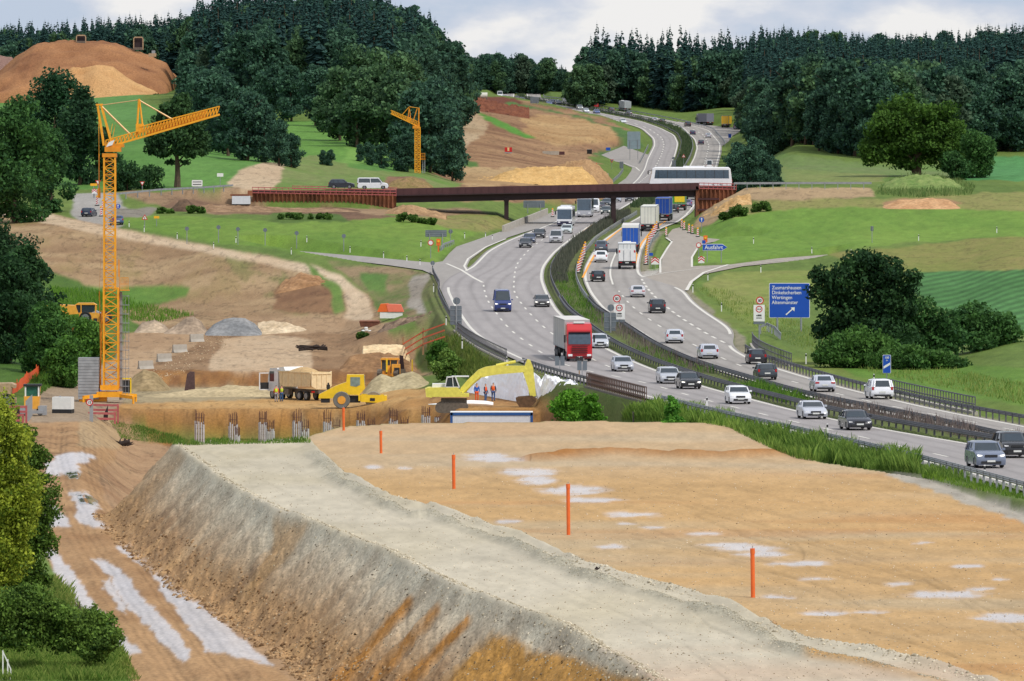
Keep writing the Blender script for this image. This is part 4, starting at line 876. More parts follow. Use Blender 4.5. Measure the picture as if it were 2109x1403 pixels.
lt('tree row end beside the crane mast above the road',215,0,1300,110,80,4500,.45,(29,55,41),(60,95,55),207,.05)
lt('dark tree at the left frame edge above the dirt hillside',0,0,900,232,210,14000,.42,(24,48,34),(55,86,48),208,.02)
lt('second dark tree leaning over the left dirt hillside',50,0,880,205,110,9000,.40,(27,53,36),(60,93,50),209,.02)
lt('dark lower tree above the orange mesh fence',20,0,830,230,150,9000,.38,(24,50,34),(53,86,46),210,.02)
lt('leafy bush below the dark trees left of the crane',90,0,815,150,120,8000,.34,(39,74,39),(83,124,55),211,.0,'bush')
lt('low green bush between mesh fence and concrete blocks',130,0,800,110,100,6000,.32,(46,83,39),(98,140,57),212,.0,'bush')
lt('pale green bush left of the yellow dumper',105,0,880,90,90,5000,.34,(53,93,41),(109,152,60),213,.0,'bush')
lt('low green shrub right of the yellow dumper',175,0,860,80,100,5000,.32,(50,88,41),(107,149,60),214,.0,'bush')
# foreground left bushes
def fb(label,px,py,drop_,blobs,n,size,c1,c2,seed,name='foreground_bush',th=1.5):
    Y=F*drop_/(py-HZ); X=(px-CX)/F*Y; return big_tree(name,label,Vector((X,Y,CZ-drop_)),blobs,n,size,c1,c2,seed,th,.12,4,None,'bush',flat=.7)
s=40/1.0
def fbl(lst,s): return [(dx/s,rnd.uniform(-.8,.8),dz/s,a/s,a/s,c/s) for dx,dz,a,c in lst]
g=random.Random(44)
def ragged(pts,n,sp,r0,r1):
    out=[]
    for k in range(n):
        t=g.uniform(0,len(pts)-1.001); i=int(t); a=pts[i]; b=pts[i+1]; u=t-i; r=g.uniform(r0,r1); w=a[2]+(b[2]-a[2])*u
        out.append((a[0]+(b[0]-a[0])*u+g.uniform(-1,1)*w,a[1]+(b[1]-a[1])*u+g.uniform(-1,1)*sp,r,r*g.uniform(.7,1.1)))
    return out
fb('yellow-green leafed shrub at the left frame edge beside the haul road',10,1250,26,fbl(ragged([(-20,60,30),(0,160,42),(10,250,46),(0,340,36),(-20,410,20)],62,24,20,44),39),34000,.15,(64,92,26),(176,186,64),301)
fb('dark green shrub behind the yellow-green one at the left edge',62,1240,26,fbl(ragged([(-10,30,40),(0,120,34),(10,200,30),(0,290,22),(-20,350,12)],44,20,16,34),38),20000,.15,(30,58,24),(104,134,50),302)
fb('broad dark bush at the lower left beside the grass',50,1335,25.6,fbl(ragged([(-60,70,30),(0,90,40),(70,66,34),(130,30,26),(190,14,12)],44,34,12,34)+[(0,30,70,34),(-60,30,60,34),(80,16,50,26)],43),28000,.14,(30,60,26),(120,150,64),303,th=0)
fb('small wispy shrub overhanging the wet haul road',165,1300,25.7,fbl([(0,30,22,26),(20,10,24,14),(-20,10,30,18),(30,40,12,18)],42),1800,.12,(60,90,36),(120,140,70),304)
# bushes round the near bridge
def lb(label,px,Y,top,wpx,n,size,c1,c2,seed):
    P=at(px,Y); h=P.z-(CZ-(top-HZ)*Y/F); h=max(1.2,-h); lt(label,px,0,Y,h*F/Y,wpx,n,size,c1,c2,seed,.0,'bush')
lb('round bright bush beside the bridge over the stream',1178,615,803,110,9000,.22,(48,93,29),(114,168,53),221)
lb('bright bush overlapping the left side of the near bridge',1222,600,806,70,5000,.22,(46,88,29),(107,159,50),222)
lb('green bush below the motorway railing above the excavator',905,800,702,60,3500,.26,(41,79,34),(95,138,55),223)
lb('small bush on the motorway bank left of the white tarp',925,765,718,70,3500,.26,(67,100,46),(128,159,76),224)
lb('leafy shrub in the bright grass by the underpass railing',1385,570,812,50,2500,.2,(53,105,41),(119,173,65),225)
for px,py,hh,ww,lab in [(340,440,14,36,'low bush beside the soil strip left of the meadow'),(400,440,18,50,'low bush in the middle of the soil strip'),(600,452,16,60,'long low bush at the upper edge of the meadow'),(660,452,14,60,'second low bush along the upper edge of the meadow'),(840,458,22,60,'round bush below the brown sheet pile wall'),(880,462,16,40,'smaller bush right of the round one below the sheet pile wall'),(1520,446,26,40,'green bush on the bank right of the sheet pile abutment'),(1495,452,18,30,'dark bush beside the right abutment'),(1570,436,22,44,'third bush up the bank right of the abutment'),(1590,372,18,34,'pale low bush behind the right guardrail'),(748,695,14,26,'small green bush beside the rubble heap')]:
    P=gP(px,py,1000 if py<470 else 860); s_=F/P.y
    big_tree('bush',lab,P,bush_blobs(ww/s_,ww/s_*.7,hh/s_,10,px),1500,.35,(44,74,34),(92,124,52),px,0,0,cat='bush')
# ---- grasses (nobody could count them)
def blades(name,label,pts,h0,h1,w,c1,c2,seed,bend=.35,kind='grass'):
    g=np.random.default_rng(seed); P=np.array(pts); n=len(P); a=g.uniform(0,6.28,n); bend=bend*.6; h=g.uniform(h0,h1,n)*(.35+1.0*vnoise(P[:,0]/1.3,P[:,1]/4,seed)); wv=w*g.uniform(.6,1.4,n)
    d=np.stack([np.cos(a),np.sin(a)*.3,np.zeros(n)],-1); b=g.normal(size=(n,3))*[bend,bend,0]*h[:,None]
    up=np.array([0,0,1.0]); 
    v0=P-d*wv[:,None]/2; v1=P+d*wv[:,None]/2; v2=P+b*.35+up*h[:,None]*.6+d*wv[:,None]*.35; v3=P+b+up*h[:,None]
    V=np.stack([v0,v1,v2,v3],1).reshape(-1,3); k=g.random(n)[:,None]; c=lv(c1)*(1-k)+lv(c2)*k; c=np.repeat(c,4,0)
    me=mesh_from(name,V,np.arange(4*n).reshape(-1,4),GRASSM,cols=c); return tag(link(name,me),label,kind,None,'stuff')
def scatter_px(poly,n,seed,ymin=200,ymax=9e9):
    g=np.random.default_rng(seed); P=np.array(poly,float); out=[]; x0,y0=P.min(0); x1,y1=P.max(0)
    xs=g.uniform(x0,x1,n*3); ys=g.uniform(y0,y1,n*3); m=inpoly([tuple(p) for p in P],xs,ys); xs=xs[m][:n]; ys=ys[m][:n]
    colc={}
    for x,y in zip(xs,ys):
        p=gP(x,y,ymin)
        if p.y<ymax: out.append((p.x,p.y,p.z-.03))
    return out
blades('reed_grass','tall bright reeds between sand field and motorway',scatter_px([(1500,880),(1560,880),(1640,905),(1800,935),(1895,955),(1890,975),(1780,965),(1640,945),(1590,925),(1520,892)],16000,1),.35,1.15,.035,(70,106,40),(140,168,78),1)
blades('reed_grass','bright tall grass on the bank between near bridge and sand field',scatter_px([(1280,862),(1300,842),(1380,828),(1420,836),(1500,860),(1560,880),(1540,888),(1450,872)],11000,2,300,640),.3,.9,.035,(76,114,42),(146,174,80),2)
blades('reed_grass','last thinning reeds where the bank meets the guardrail',scatter_px([(1870,948),(1930,966),(2000,985),(1960,990),(1890,975)],2200,21),.2,.6,.035,(70,106,40),(140,168,78),21)
blades('verge_grass','green verge grass under the near guardrail',scatter_px([(1890,960),(2109,1012),(2109,1030),(1900,985)],3500,3),.15,.4,.04,(70,112,34),(130,160,60),3)
blades('ditch_grass','tall ditch grass at the end of the grey embankment',scatter_px([(225,868),(290,878),(380,905),(640,905),(640,912),(380,918),(250,905)],7000,4,470,760),.15,.4,.045,(64,104,36),(124,150,66),4)
blades('meadow_grass','long foreground grass at the lower left corner',scatter_px([(0,1290),(120,1280),(200,1290),(250,1340),(290,1403),(0,1403)],26000,5,230,420),.2,.55,.02,(66,108,30),(150,166,84),5,.5)
blades('meadow_grass','long foreground grass between bush and haul road',scatter_px([(80,1180),(140,1220),(200,1290),(120,1290),(60,1260)],4000,6,230,440),.3,.8,.03,(76,112,40),(150,160,84),6,.5)
blades('median_brush','dry purple-brown stalks along the motorway median',[(float(XA(LI,y)*(1-u)+XA(RI,y)*u),y,float(zr(y))) for y,u in zip(np.concatenate([nr.uniform(470,600,3800),nr.uniform(690,860,1500)]),nr.uniform(.45,.85,5300))],.4,1.15,.035,(96,84,84),(146,132,126),7,.15)
blades('median_grass','fresh green tall grass patches in the motorway median',[(float(XA(LI,y)*(1-u)+XA(RI,y)*u),y,float(zr(y))) for y,u in zip(np.concatenate([nr.uniform(602,650,2600),nr.uniform(690,760,700),nr.uniform(830,1000,2200),nr.uniform(440,468,500)]),nr.uniform(.25,.8,6000))],.3,.9,.04,(58,102,34),(116,152,58),8,.3)
blades('median_hedge','grey-green hedge of thin stems in the motorway median',[(float(XA(LI,y)*(1-u)+XA(RI,y)*u),y,float(zr(y))) for y,u in zip(nr.uniform(960,1330,9000),nr.uniform(.2,.6,9000))],.6,1.4,.09,(70,78,66),(112,112,98),9,.2)
blades('median_hedge','far grey hedge strip in the median beyond the bridge',[(float(XA(LI,y)*(1-u)+XA(RI,y)*u),y,float(zr(y))) for y,u in zip(nr.uniform(1400,2800,9000),nr.uniform(.2,.8,9000))],.6,1.5,.25,(56,80,50),(92,104,76),10,.2)
blades('bank_grass','long grass on the mound above the right meadow',scatter_px([(1800,400),(1830,375),(1880,362),(1960,368),(2010,385),(2000,402),(1880,408)],4000,11,1000),.5,1.1,.12,(84,118,60),(136,150,92),11)
blades('bank_grass','tall grass and weeds behind the right guardrails',scatter_px([(1430,590),(1520,660),(1640,715),(1800,770),(2000,810),(2109,835),(2109,790),(1990,770),(1700,690),(1500,600)],16000,12,420),.2,.55,.05,(86,124,46),(160,166,94),12)
blades('bank_grass','grass on the left bank around the yellow dumper',scatter_px([(100,590),(200,600),(300,630),(400,650),(330,665),(240,660),(130,660)],6000,13,700),.4,.9,.07,(70,118,36),(118,156,58),13)
blades('bank_grass','dark grass below the left bushes beside the concrete blocks',scatter_px([(120,650),(200,670),(200,730),(160,760),(60,830),(60,780)],6000,14,640),.4,.9,.07,(54,96,34),(100,136,52),14)
blades('bank_grass','weeds on the motorway bank below the railing',scatter_px([(880,700),(935,690),(1000,740),(1060,770),(1000,790),(880,760)],5000,15,640),.3,.9,.06,(76,106,40),(134,146,76),15)
# ------------------------------------------------------------------ rails, bridges, signs
GALV=mat('galvanised_steel',(150,154,158),.5,.4,var=.15,scale=2); GALD=mat('weathered_guardrail',(98,98,104),.6,.3,var=.18,scale=1.5)
CONC=mat('concrete',(170,164,154),.9,var=.16,scale=1.2,bump=.2); DCONC=mat('dark_concrete',(112,104,96),.9,var=.25,scale=.8)
BRST=mat('brown_steel',(78,46,48),.55,.1,var=.18,scale=.5); BRST2=mat('brown_steel_dark',(50,32,34),.6,.1,var=.2,scale=.5)
RUST=mat('rusty_sheet_pile',(134,84,58),.85,var=.45,scale=.5,bump=.3); RUSTD=mat('rusty_railing',(92,70,62),.8,var=.3,scale=2)
REDP=mat('faded_red_rail',(176,92,92),.7,var=.15); BLACK=mat('black_rubber',(22,22,24),.7,var=.1); DARK=mat('dark_trim',(36,37,40),.55,var=.1)
WHITE=mat('white_plastic',(228,228,226),.5,var=.05); RED=mat('red_reflective',(196,34,34),.45,var=.05); BLUE=mat('blue_sign_face',(18,76,176),.4,var=.05,scale=1); GREYB=mat('grey_sign_back',(112,120,128),.5,.3,var=.12,scale=1)
ORG=mat('orange_plastic',(226,104,40),.55,var=.08); YEL=mat('yellow_lamp',(244,176,40),.4,var=.05); WOOD=mat('weathered_wood',(150,118,82),.85,var=.25,scale=6)
def offset_path(curve,off,Y0,Y1,step):
    Ys=[Y0+i*step for i in range(int(abs(Y1-Y0)/step)+1)]
    out=[]
    for y in Ys:
        x=float(XA(curve,y)); sl=(float(XA(curve,y+2))-float(XA(curve,y-2)))/4; n=Vector((1,-sl,0)).normalized()
        out.append(Vector((x,y,float(zr(y))))+n*off)
    return out
def resample(P,step):
    out=[P[0]]; acc=0
    for a,b in zip(P[:-1],P[1:]):
        L=(b-a).length; t=step-acc
        while t<=L: out.append(a.lerp(b,t/L)); t+=step
        acc=(acc+L)%step if L>0 else acc
    return out
def guardrail(label,path,sidev=0,h=.72,step=4,m=GALD,group='motorway guardrails',double=False,name='guardrail',maxp=60,ph=.3):
    r=thing(name,label,'guardrail',path[0],0,group); O=path[0]; mb=MB()
    sides=(-1,1) if double else (0,)
    for s in sides:
        R=[]
        for i,p in enumerate(path):
            d=(path[min(i+1,len(path)-1)]-path[max(i-1,0)]); d.z=0; d.normalize(); n=Vector((-d.y,d.x,0)); q=p-O+n*(.18*s)
            k=[( .04,h),( .0,h-.04),(.05,h-.1),(.0,h-.155),(.05,h-.21),(.0,h-ph),(-.03,h-ph),(-.03,h)]
            R.append([q+n*(a*(s or 1))+Vector((0,0,b)) for a,b in k])
        mb.rings(R)
    mb.build('rail',m,r)
    P=resample(path,step); pm=MB(); pm.box((0,0,h/2-.15),(.11,.14,h+.2)); 
    if double: pm.box((0,0,h-.12),(.1,.36,.1))
    pme=None
    for i,p in enumerate(P[:maxp]):
        if pme is None: o=pm.build('post',m,r); pme=o.data
        else: o=link('post',pme,r)
        o.location=p-O
        j=min(i+1,len(P)-1); d=P[j]-P[max(j-1,0)]; o.rotation_euler=(0,0,math.atan2(d.y,d.x))
    if len(P)>maxp:
        mm=MB()
        for p in P[maxp:]: mm.box(p-O+Vector((0,0,h/2-.1)),(.12,.12,h+.1))
        o=mm.build('post',m,r); o['kind']='stuff'
    return r
guardrail('steel guardrail along the near edge of the motorway beside the sand field',offset_path(LO,-.55,300,rY(829),5),step=2.6,m=GALV)
guardrail('guardrail between the near bridge and the white tarp',offset_path(LO,-.55,rY(794),rY(750),5),step=3,m=GALD)
guardrail('guardrail on the outer bend left of the slip road junction',offset_path(LO,-.5,rY(676),rY(600),5)+[rP(905,588),rP(896,572),rP(891,560)],step=4,m=GALD)
guardrail('dark double guardrail on the oncoming side of the median near the camera',offset_path(LI,.9,330,900,6),step=3,double=True,maxp=90)
guardrail('dark double guardrail on the leaving side of the median near the camera',offset_path(RI,-.9,330,900,6),step=3,double=True,maxp=90)
guardrail('curved guardrail on the oncoming side of the median before the brown bridge',offset_path(LI,.9,900,1330,8),step=4,double=False,maxp=40,m=GALD)
guardrail('silver curved guardrail on the leaving side of the median before the brown bridge',offset_path(RI,-.9,900,1330,8),step=4,maxp=40,m=GALV)
guardrail('far median guardrail beyond the bridge, oncoming side',offset_path(LI,.9,1500,2780,12),step=8,maxp=0,m=GALD,h=.9)
guardrail('far median guardrail beyond the bridge, leaving side',offset_path(RI,-.9,1500,2780,12),step=8,maxp=0,m=GALV,h=.9)
guardrail('far guardrail under the wood on the right edge of the motorway',offset_path(RO,1.0,2250,2780,12),step=6,maxp=0,m=GALV,h=.9)
guardrail('long guardrail on the right edge of the motorway below the hundred metre sign',offset_path(RO,.55,300,rY(722),5),step=3,m=GALD,maxp=80)
def gpath(pts,ymin=200,k=6): 
    W=[gP(a,b,ymin) for a,b in pts]; out=[]
    for a,b in zip(W[:-1],W[1:]): out+=[a.lerp(b,i/k) for i in range(k)]
    out.append(W[-1]); return out
def wpath(pts,k=8):      # (px,Y,drop)
    W=[Vector(((a-CX)/F*y,y,CZ-d)) for a,y,d in pts]; out=[]
    for a,b in zip(W[:-1],W[1:]): out+=[a.lerp(b,i/k) for i in range(k)]
    out.append(W[-1]); return out
guardrail('silver guardrail on the right bridge approach behind the sheet pile abutment',wpath([(1512,1236,11.35),(1650,1236,11.3),(1795,1236,11.3)]),step=2.2,m=GALV,h=1.0,maxp=60,ph=.35)
guardrail('silver guardrail along the left side road below the lone tree',wpath([(235,1215,12.9),(330,1222,12.2),(420,1230,11.9),(480,1236,11.6)]),step=2.6,m=GALV,h=.9,maxp=40)
guardrail('pale guardrail beside the exit slip left of the coach',gpath([(1262,378),(1275,365),(1284,352)],1300,4),step=5,m=GALV,h=.9,maxp=0)
guardrail('short curved guardrail end beside the dead sign backs left of the slip road',gpath([(908,518),(915,511),(935,504)],900,4),step=4,m=GALV,maxp=6)
guardrail('curved guardrail round the island behind the red chevron board',gpath([(1336,545),(1335,520),(1343,500),(1358,485)],900,4),step=5,m=GALV,maxp=8)
guardrail('guardrail on the green island left of the far carriageway',gpath([(1318,338),(1328,318),(1335,303)],1500,4),step=6,m=GALV,h=.9,maxp=0)
guardrail('arched guardrail end left of the direction sign above the parapet',[rP(1538,690)+Vector((1.6,3,.25)),rP(1552,690)+Vector((1.6,3,.55)),rP(1568,694)+Vector((1.6,3,.35)),rP(1580,702)+Vector((1.6,3,0))],step=2,m=GALV,maxp=5)
def parapet(label,path,h=1.05,step=1.2,m=GALD,beam=None,mull=True,name='bridge_railing',bm=CONC,bh=.6,rows=(1.0,.55),thick=.08,sub=0):
    r=thing(name,label,'railing',path[0],0,'railings of the motorway bridges'); O=path[0]; mb=MB()
    for k in rows:
        for a,b in zip(path[:-1],path[1:]): mb.beam(a-O+Vector((0,0,h*k)),b-O+Vector((0,0,h*k)),thick,thick*1.2)
    mb.build('handrail',m,r)
    pm=MB(); pm.box((0,0,h/2),(thick,thick,h)); o0=None
    for p in resample(path,step):
        if o0 is None: o0=pm.build('baluster',m,r); o=o0
        else: o=link('baluster',o0.data,r)
        o.location=p-O
    if beam:
        c=MB()
        for a,b in zip(path[:-1],path[1:]): c.beam(a-O+Vector((0,0,-bh/2)),b-O+Vector((0,0,-bh/2)),.5,bh)
        c.build('edge_beam',bm,r)
    return r
pp=offset_path(LO,-1.0,rY(826),rY(792),4)
parapet('rusty brown bridge railing over the stream nearest the camera',pp,1.15,1.3,RUSTD,True,bm=DCONC,bh=.95,rows=(1.0,.62,.3),thick=.09)
pp2=offset_path(LO,-1.7,rY(826),rY(792),4)
parapet('second rusty railing row standing in front on the stream bridge',[p-Vector((0,0,.05)) for p in offset_path(LO,-.2,rY(822),rY(790),4)],1.05,1.3,RUSTD,False,rows=(1.0,.5),thick=.07)
for i in range(2):
    a=pp[0 if i==0 else -1]; ab=MB(); ab.box(a+Vector((-.2,0,-3.4)),(1.6,2.2,5)); tag(ab.build('bridge_abutment',DCONC),'dark concrete abutment under the %s end of the rusty stream bridge railing'%('right' if i==0 else 'left'),'bridge')
shade_block=MB(); a,b=pp[1],pp[-2]; shade_block.prism([(a.x-.15,a.y),(b.x-.15,b.y),(b.x+1.2,b.y),(a.x+1.2,a.y)],a.z-6,a.z-.95,'z'); shade_block.build('opening_shade_block',mat('painted_opening_shade',(14,15,14),.95,var=.3)); tag(bpy.data.objects['opening_shade_block'],'near-black block painted as the shade under the stream bridge','painted shade')  # solid near-black block, paints the shade below the bridge beam
parapet('grey lattice parapet on the outer bend above the bulldozer',offset_path(LO,-1.0,rY(742),rY(678),4),1.1,1.5,GALD,True,bm=CONC,bh=1.3,rows=(1.0,.5,.1))
parapet('grey parapet on the right edge beneath the direction sign',[p for p in offset_path(RO,2.0,rY(752),rY(706),4)],1.15,1.6,GALD,True,rows=(1,.5),bh=.3)
parapet('grey parapet behind the white people carrier under the hundred metre sign',[p for p in offset_path(RO,1.9,rY(848),rY(806),4)],1.15,1.6,GALD,True,rows=(1,.5),bh=.3)
# --- brown girder bridge
BY=1240.0; def_x=lambda px:(px-CX)/F*BY
def dz(py,Y=BY): return CZ-(py-HZ)*Y/F
br=thing('steel_bridge','long dark brown steel girder bridge crossing over the motorway','bridge',(def_x(1126),BY,0))
ox=def_x(1126)
def bx_(x0,x1,y0a,y1a,y0b,y1b,ya,yb): # parallelogram slab: left top/bottom, right top/bottom (photo rows)
    L=def_x(x0)-ox; R=def_x(x1)-ox
    return [[(L,ya,dz(y0a)),(L,yb,dz(y0a)),(L,yb,dz(y1a)),(L,ya,dz(y1a))],[(R,ya,dz(y0b)),(R,yb,dz(y0b)),(R,yb,dz(y1b)),(R,ya,dz(y1b))]]
m=MB(); m.rings(bx_(816,1439,389.5,402,376.5,390,0,.25))
for k in range(40):
    t=k/39; x=def_x(816+t*623)-ox; m.box((x,-.03,dz(396-t*13)),(.09,.08,1.0))
m.build('parapet_girder',BRST,br)
m=MB(); m.rings(bx_(816,1439,402,404,390,392,-.35,10)); m.rings(bx_(816,1439,404,418,392,404,.9,1.2)); m.rings(bx_(816,1439,404,418,392,404,8.6,8.9)); m.rings(bx_(816,1439,416.5,418,402.5,404,.6,1.5)); m.build('main_girder',BRST2,br)
m=MB(); m.rings(bx_(816,1439,389.5,402,376.5,390,9.7,9.9)); m.build('parapet_girder',BRST,br)
m=MB(); m.rings(bx_(816,1439,398,402,385,390,.25,9.7)); m.build('deck',DCONC,br)
for px,t,b in ((1043,412,459),(1264,407,458)):
    m=MB(); X=def_x(px)-ox
    for yy in (1.2,8.5): m.box((X,yy,(dz(t)+dz(b))/2-.3),(.75,.6,dz(t)-dz(b)+.6))
    m.box((X,4.8,dz(t)),(.9,8.6,.5)); m.build('pier',BRST2,br)
def sheet(name,label,x0,x1,tops,bots,Y0,Y1,n,mt=RUST):
    r=thing(name,label,'retaining wall',(def_x((x0+x1)/2),Y0,0)); o=def_x((x0+x1)/2); m=MB()
    for i in range(n):
        a=i/n; b=(i+1)/n; y=Y0+(Y1-Y0)*a-Y0; t=tops[0]+(tops[1]-tops[0])*a; bt=bots[0]+(bots[1]-bots[0])*a
        X0=def_x(x0+(x1-x0)*a)-o; X1=def_x(x0+(x1-x0)*b)-o; w=X1-X0
        zt,zb=dz(t),dz(bt); P=[(X0,y),(X0+w*.2,y),(X0+w*.38,y+.38),(X0+w*.78,y+.38),(X1,y),(X1,y+.6),(X0,y+.6)]
        m.prism(P,zb,zt+.0005*(i%2),'z')
    m.build('pile_wall',mt,r); return r,o
r,o=sheet('sheet_pile_wall','long rusty sheet pile wall under the left bridge approach',520,816,(391,397),(424,430),1240,1240,34)
c=MB(); c.box((0,-.05,dz(394)),(def_x(816)-def_x(520),.2,.35)); c.build('waler',BRST,r)
def redrail(label,x0,x1,y0,y1,Y,n,name='red_railing'):
    r=thing(name,label,'railing',(def_x(x0),Y,0),0,'red site railings on the bridge approaches'); m=MB(); L=def_x(x1)-def_x(x0)
    for k in (0,.45,.9): m.beam((0,0,dz(y0)-k),(L,0,dz(y1)-k),.06,.13)
    m.build('rail_boards',REDP,r); p=MB(); 
    for i in range(n+1): p.box((L*i/n,.06,dz(y0+(y1-y0)*i/n)-.5),(.08,.08,1.2))
    p.build('posts',REDP,r); r.children[-1].name='post'
redrail('pink-red safety railing along the left approach above the sheet piles',520,816,386,391,1239.2,24)
redrail('pink-red safety railing behind the dark pickup on the left approach',600,816,384,388,1246,16)
redrail('pink-red safety railing on top of the right sheet pile abutment',1440,1516,377,379,1239,8)
r,o=sheet('sheet_pile_abutment','tall rusty sheet pile abutment at the right end of the brown bridge',1437,1516,(384,383),(456,420),1240,1240,9)
c=MB(); 
for q in (410,432): c.box((-1.4,-.06,dz(q)),(3.6,.14,.3))
c.box((0,-.05,dz(386)),(6.4,.2,.3)); c.build('waler',BRST,r)
c=MB(); c.prism([(0,0),(0,10),(.3,10),(.3,0)],dz(456),dz(384),'z'); w_=c.build('return_wall',RUST,r); w_.location=(def_x(1437)-o-.3,0,0)
# fill under right approach so the wall retains soil
# --- signs
def text_mesh(txt,size,m,parent,loc,align='LEFT',name='lettering',ext=.012,bold=.012,sx=1.0):
    cu=bpy.data.curves.new('t','FONT'); cu.body=txt; cu.size=size; cu.align_x=align; cu.extrude=ext; cu.offset=bold
    o=bpy.data.objects.new('t',cu); COL.objects.link(o); bpy.context.view_layer.update()
    me=bpy.data.meshes.new_from_object(o.evaluated_get(bpy.context.evaluated_depsgraph_get())); bpy.data.objects.remove(o); me.materials.clear(); me.materials.append(m)
    q=link(name,me,parent); q.location=loc; q.rotation_euler=(math.pi/2,0,0); q.scale=(sx,1,1); return q
def rrect(w,h,r,n=5):
    P=[]
    for cx,cy,a0 in ((w/2-r,h/2-r,0),(-w/2+r,h/2-r,90),(-w/2+r,-h/2+r,180),(w/2-r,-h/2+r,270)):
        for i in range(n): a=math.radians(a0+90*i/(n-1)); P.append((cx+r*math.cos(a),cy+r*math.sin(a)))
    return P
def slab(P,y0,y1,m,name,parent,z,x=0):
    b=MB(); b.prism([(a+x,c+z) for a,c in P],y0,y1,'y'); return b.build(name,m,parent)
def disc(parent,x,z,r,y0,y1,m,name,n=24): return slab([(r*math.cos(2*math.pi*i/n),r*math.sin(2*math.pi*i/n)) for i in range(n)],y0,y1,m,name,parent,z,x)
def ring(parent,x,z,r1,r2,y0,y1,m,name='red_ring',n=24):
    b=MB(); V=[]
    for i in range(n):
        a=2*math.pi*i/n; c,s=math.cos(a),math.sin(a)
        V+=[(x+r1*c,y0,z+r1*s),(x+r2*c,y0,z+r2*s),(x+r1*c,y1,z+r1*s),(x+r2*c,y1,z+r2*s)]
    Fq=[]
    for i in range(n):
        j=(i+1)%n; Fq+=[(4*i,4*i+1,4*j+1,4*j),(4*i+2,4*j+2,4*j+3,4*i+3),(4*i,4*j,4*j+2,4*i+2),(4*i+1,4*i+3,4*j+3,4*j+1)]
    b.add(V,Fq); return b.build(name,m,parent)
def post(parent,x,z0,z1,r=.05,m=None,y=.06): b=MB(); b.tube((x,y,z0),(x,y,z1),r,8); return b.build('post',m or GALV,parent)
def signroot(label,P,cat='road sign',name='road_sign',group=None,rz=0): return thing(name,label,cat,P,rz,group)
# big blue direction sign
P=gP(1601,684,600); s_=F/P.y; r=signroot('large blue direction sign listing four place names with an arrow',P,name='direction_sign')
zt=(CZ-(583-HZ)/s_)-P.z; zb=(CZ-(655-HZ)/s_)-P.z; w=84/s_; cx=(1626-1601)/s_; zc=(zt+zb)/2; h=zt-zb
slab(rrect(w,h,.15),-.03,.03,WHITE,'border',r,zc,cx); slab(rrect(w-.12,h-.12,.12),-.05,-.032,BLUE,'panel',r,zc,cx)
for i,tx in enumerate(('Zusmarshausen','Dinkelscherben','Wertingen','Altenmünster')):
    text_mesh(tx,.56,WHITE,r,(cx-w/2+.30,-.055,zt-.70-i*.545),bold=.003,sx=.93)
ar=MB(); X0,Z0=cx-.1,zb+.35; d=.62
ar.beam((X0-.3,-.07,Z0),(X0+d-.12,-.07,Z0+d-.02+.1),.02,.13); ar.add([(X0+d+.06,-.075,Z0+d+.22),(X0+d+.02,-.075,Z0+d-.25),(X0+d-.4,-.075,Z0+d+.18)],[(0,1,2)]); ar.build('arrow',WHITE,r)
post(r,0,-.5,zb+.3,.11); post(r,49/s_,-1.6,zb+.3,.11); 
# speed + no overtaking plates
def lorry_plate(label,px,pyb,ring_py,box,Yoff=0,ymin=400,side=1,road=False):
    P=(rP(px,pyb) if road else gP(px,pyb,ymin)); s_=F/P.y; r=signroot(label,P,name='speed_sign'); zz=lambda py:(CZ-(py-HZ)/s_)-P.z
    rx=(box[4]-px)/s_; zc=zz(ring_py); R=8/s_
    disc(r,rx,zc,R,-.03,0,WHITE,'disc'); ring(r,rx,zc,R*.74,R,-.045,-.031,RED); text_mesh('80',R*1.05,DARK,r,(rx,-.035,zc-R*.37),'CENTER','number',bold=.006,sx=.85)
    bw=(box[2]-box[0])/s_; bh=(box[3]-box[1])/s_; bx0=((box[0]+box[2])/2-px)/s_; bz=zz((box[1]+box[3])/2)
    slab(rrect(bw,bh,.06),-.02,.02,WHITE,'panel',r,bz,bx0); R2=bw*.3; z2=bz+bh*.24
    ring(r,bx0,z2,R2*.76,R2,-.04,-.022,RED); t=MB(); 
    for q in(-1,1): t.box((bx0+q*R2*.32,-.03,z2),(R2*.42,.012,R2*.28))
    z3=bz-bh*.13; t.box((bx0+.05,-.03,z3),(bw*.34,.012,bh*.08)); t.box((bx0-bw*.2,-.03,z3-.02),(bw*.1,.012,bh*.05))
    for q in (.24,.32): t.box((bx0,-.03,bz-bh*q),(bw*.5,.012,bh*.025))
    t.build('pictogram',DARK,r); slab([(-bw/2,-.14),(bw/2,-.14),(bw/2,.14),(-bw/2,.14)],-.02,.02,GREYB,'bottom_plate',r,bz-bh/2-.16,bx0)
    post(r,bx0,-.5,zc,.06)
lorry_plate('eighty speed limit with lorry overtaking ban plate left of the direction sign',1564,712,619,(1552,628,1575,662,1565),ymin=500)
lorry_plate('eighty speed limit with lorry overtaking ban plate standing in the median',1273,676,615,(1264,626,1287,658,1270.5),road=True)
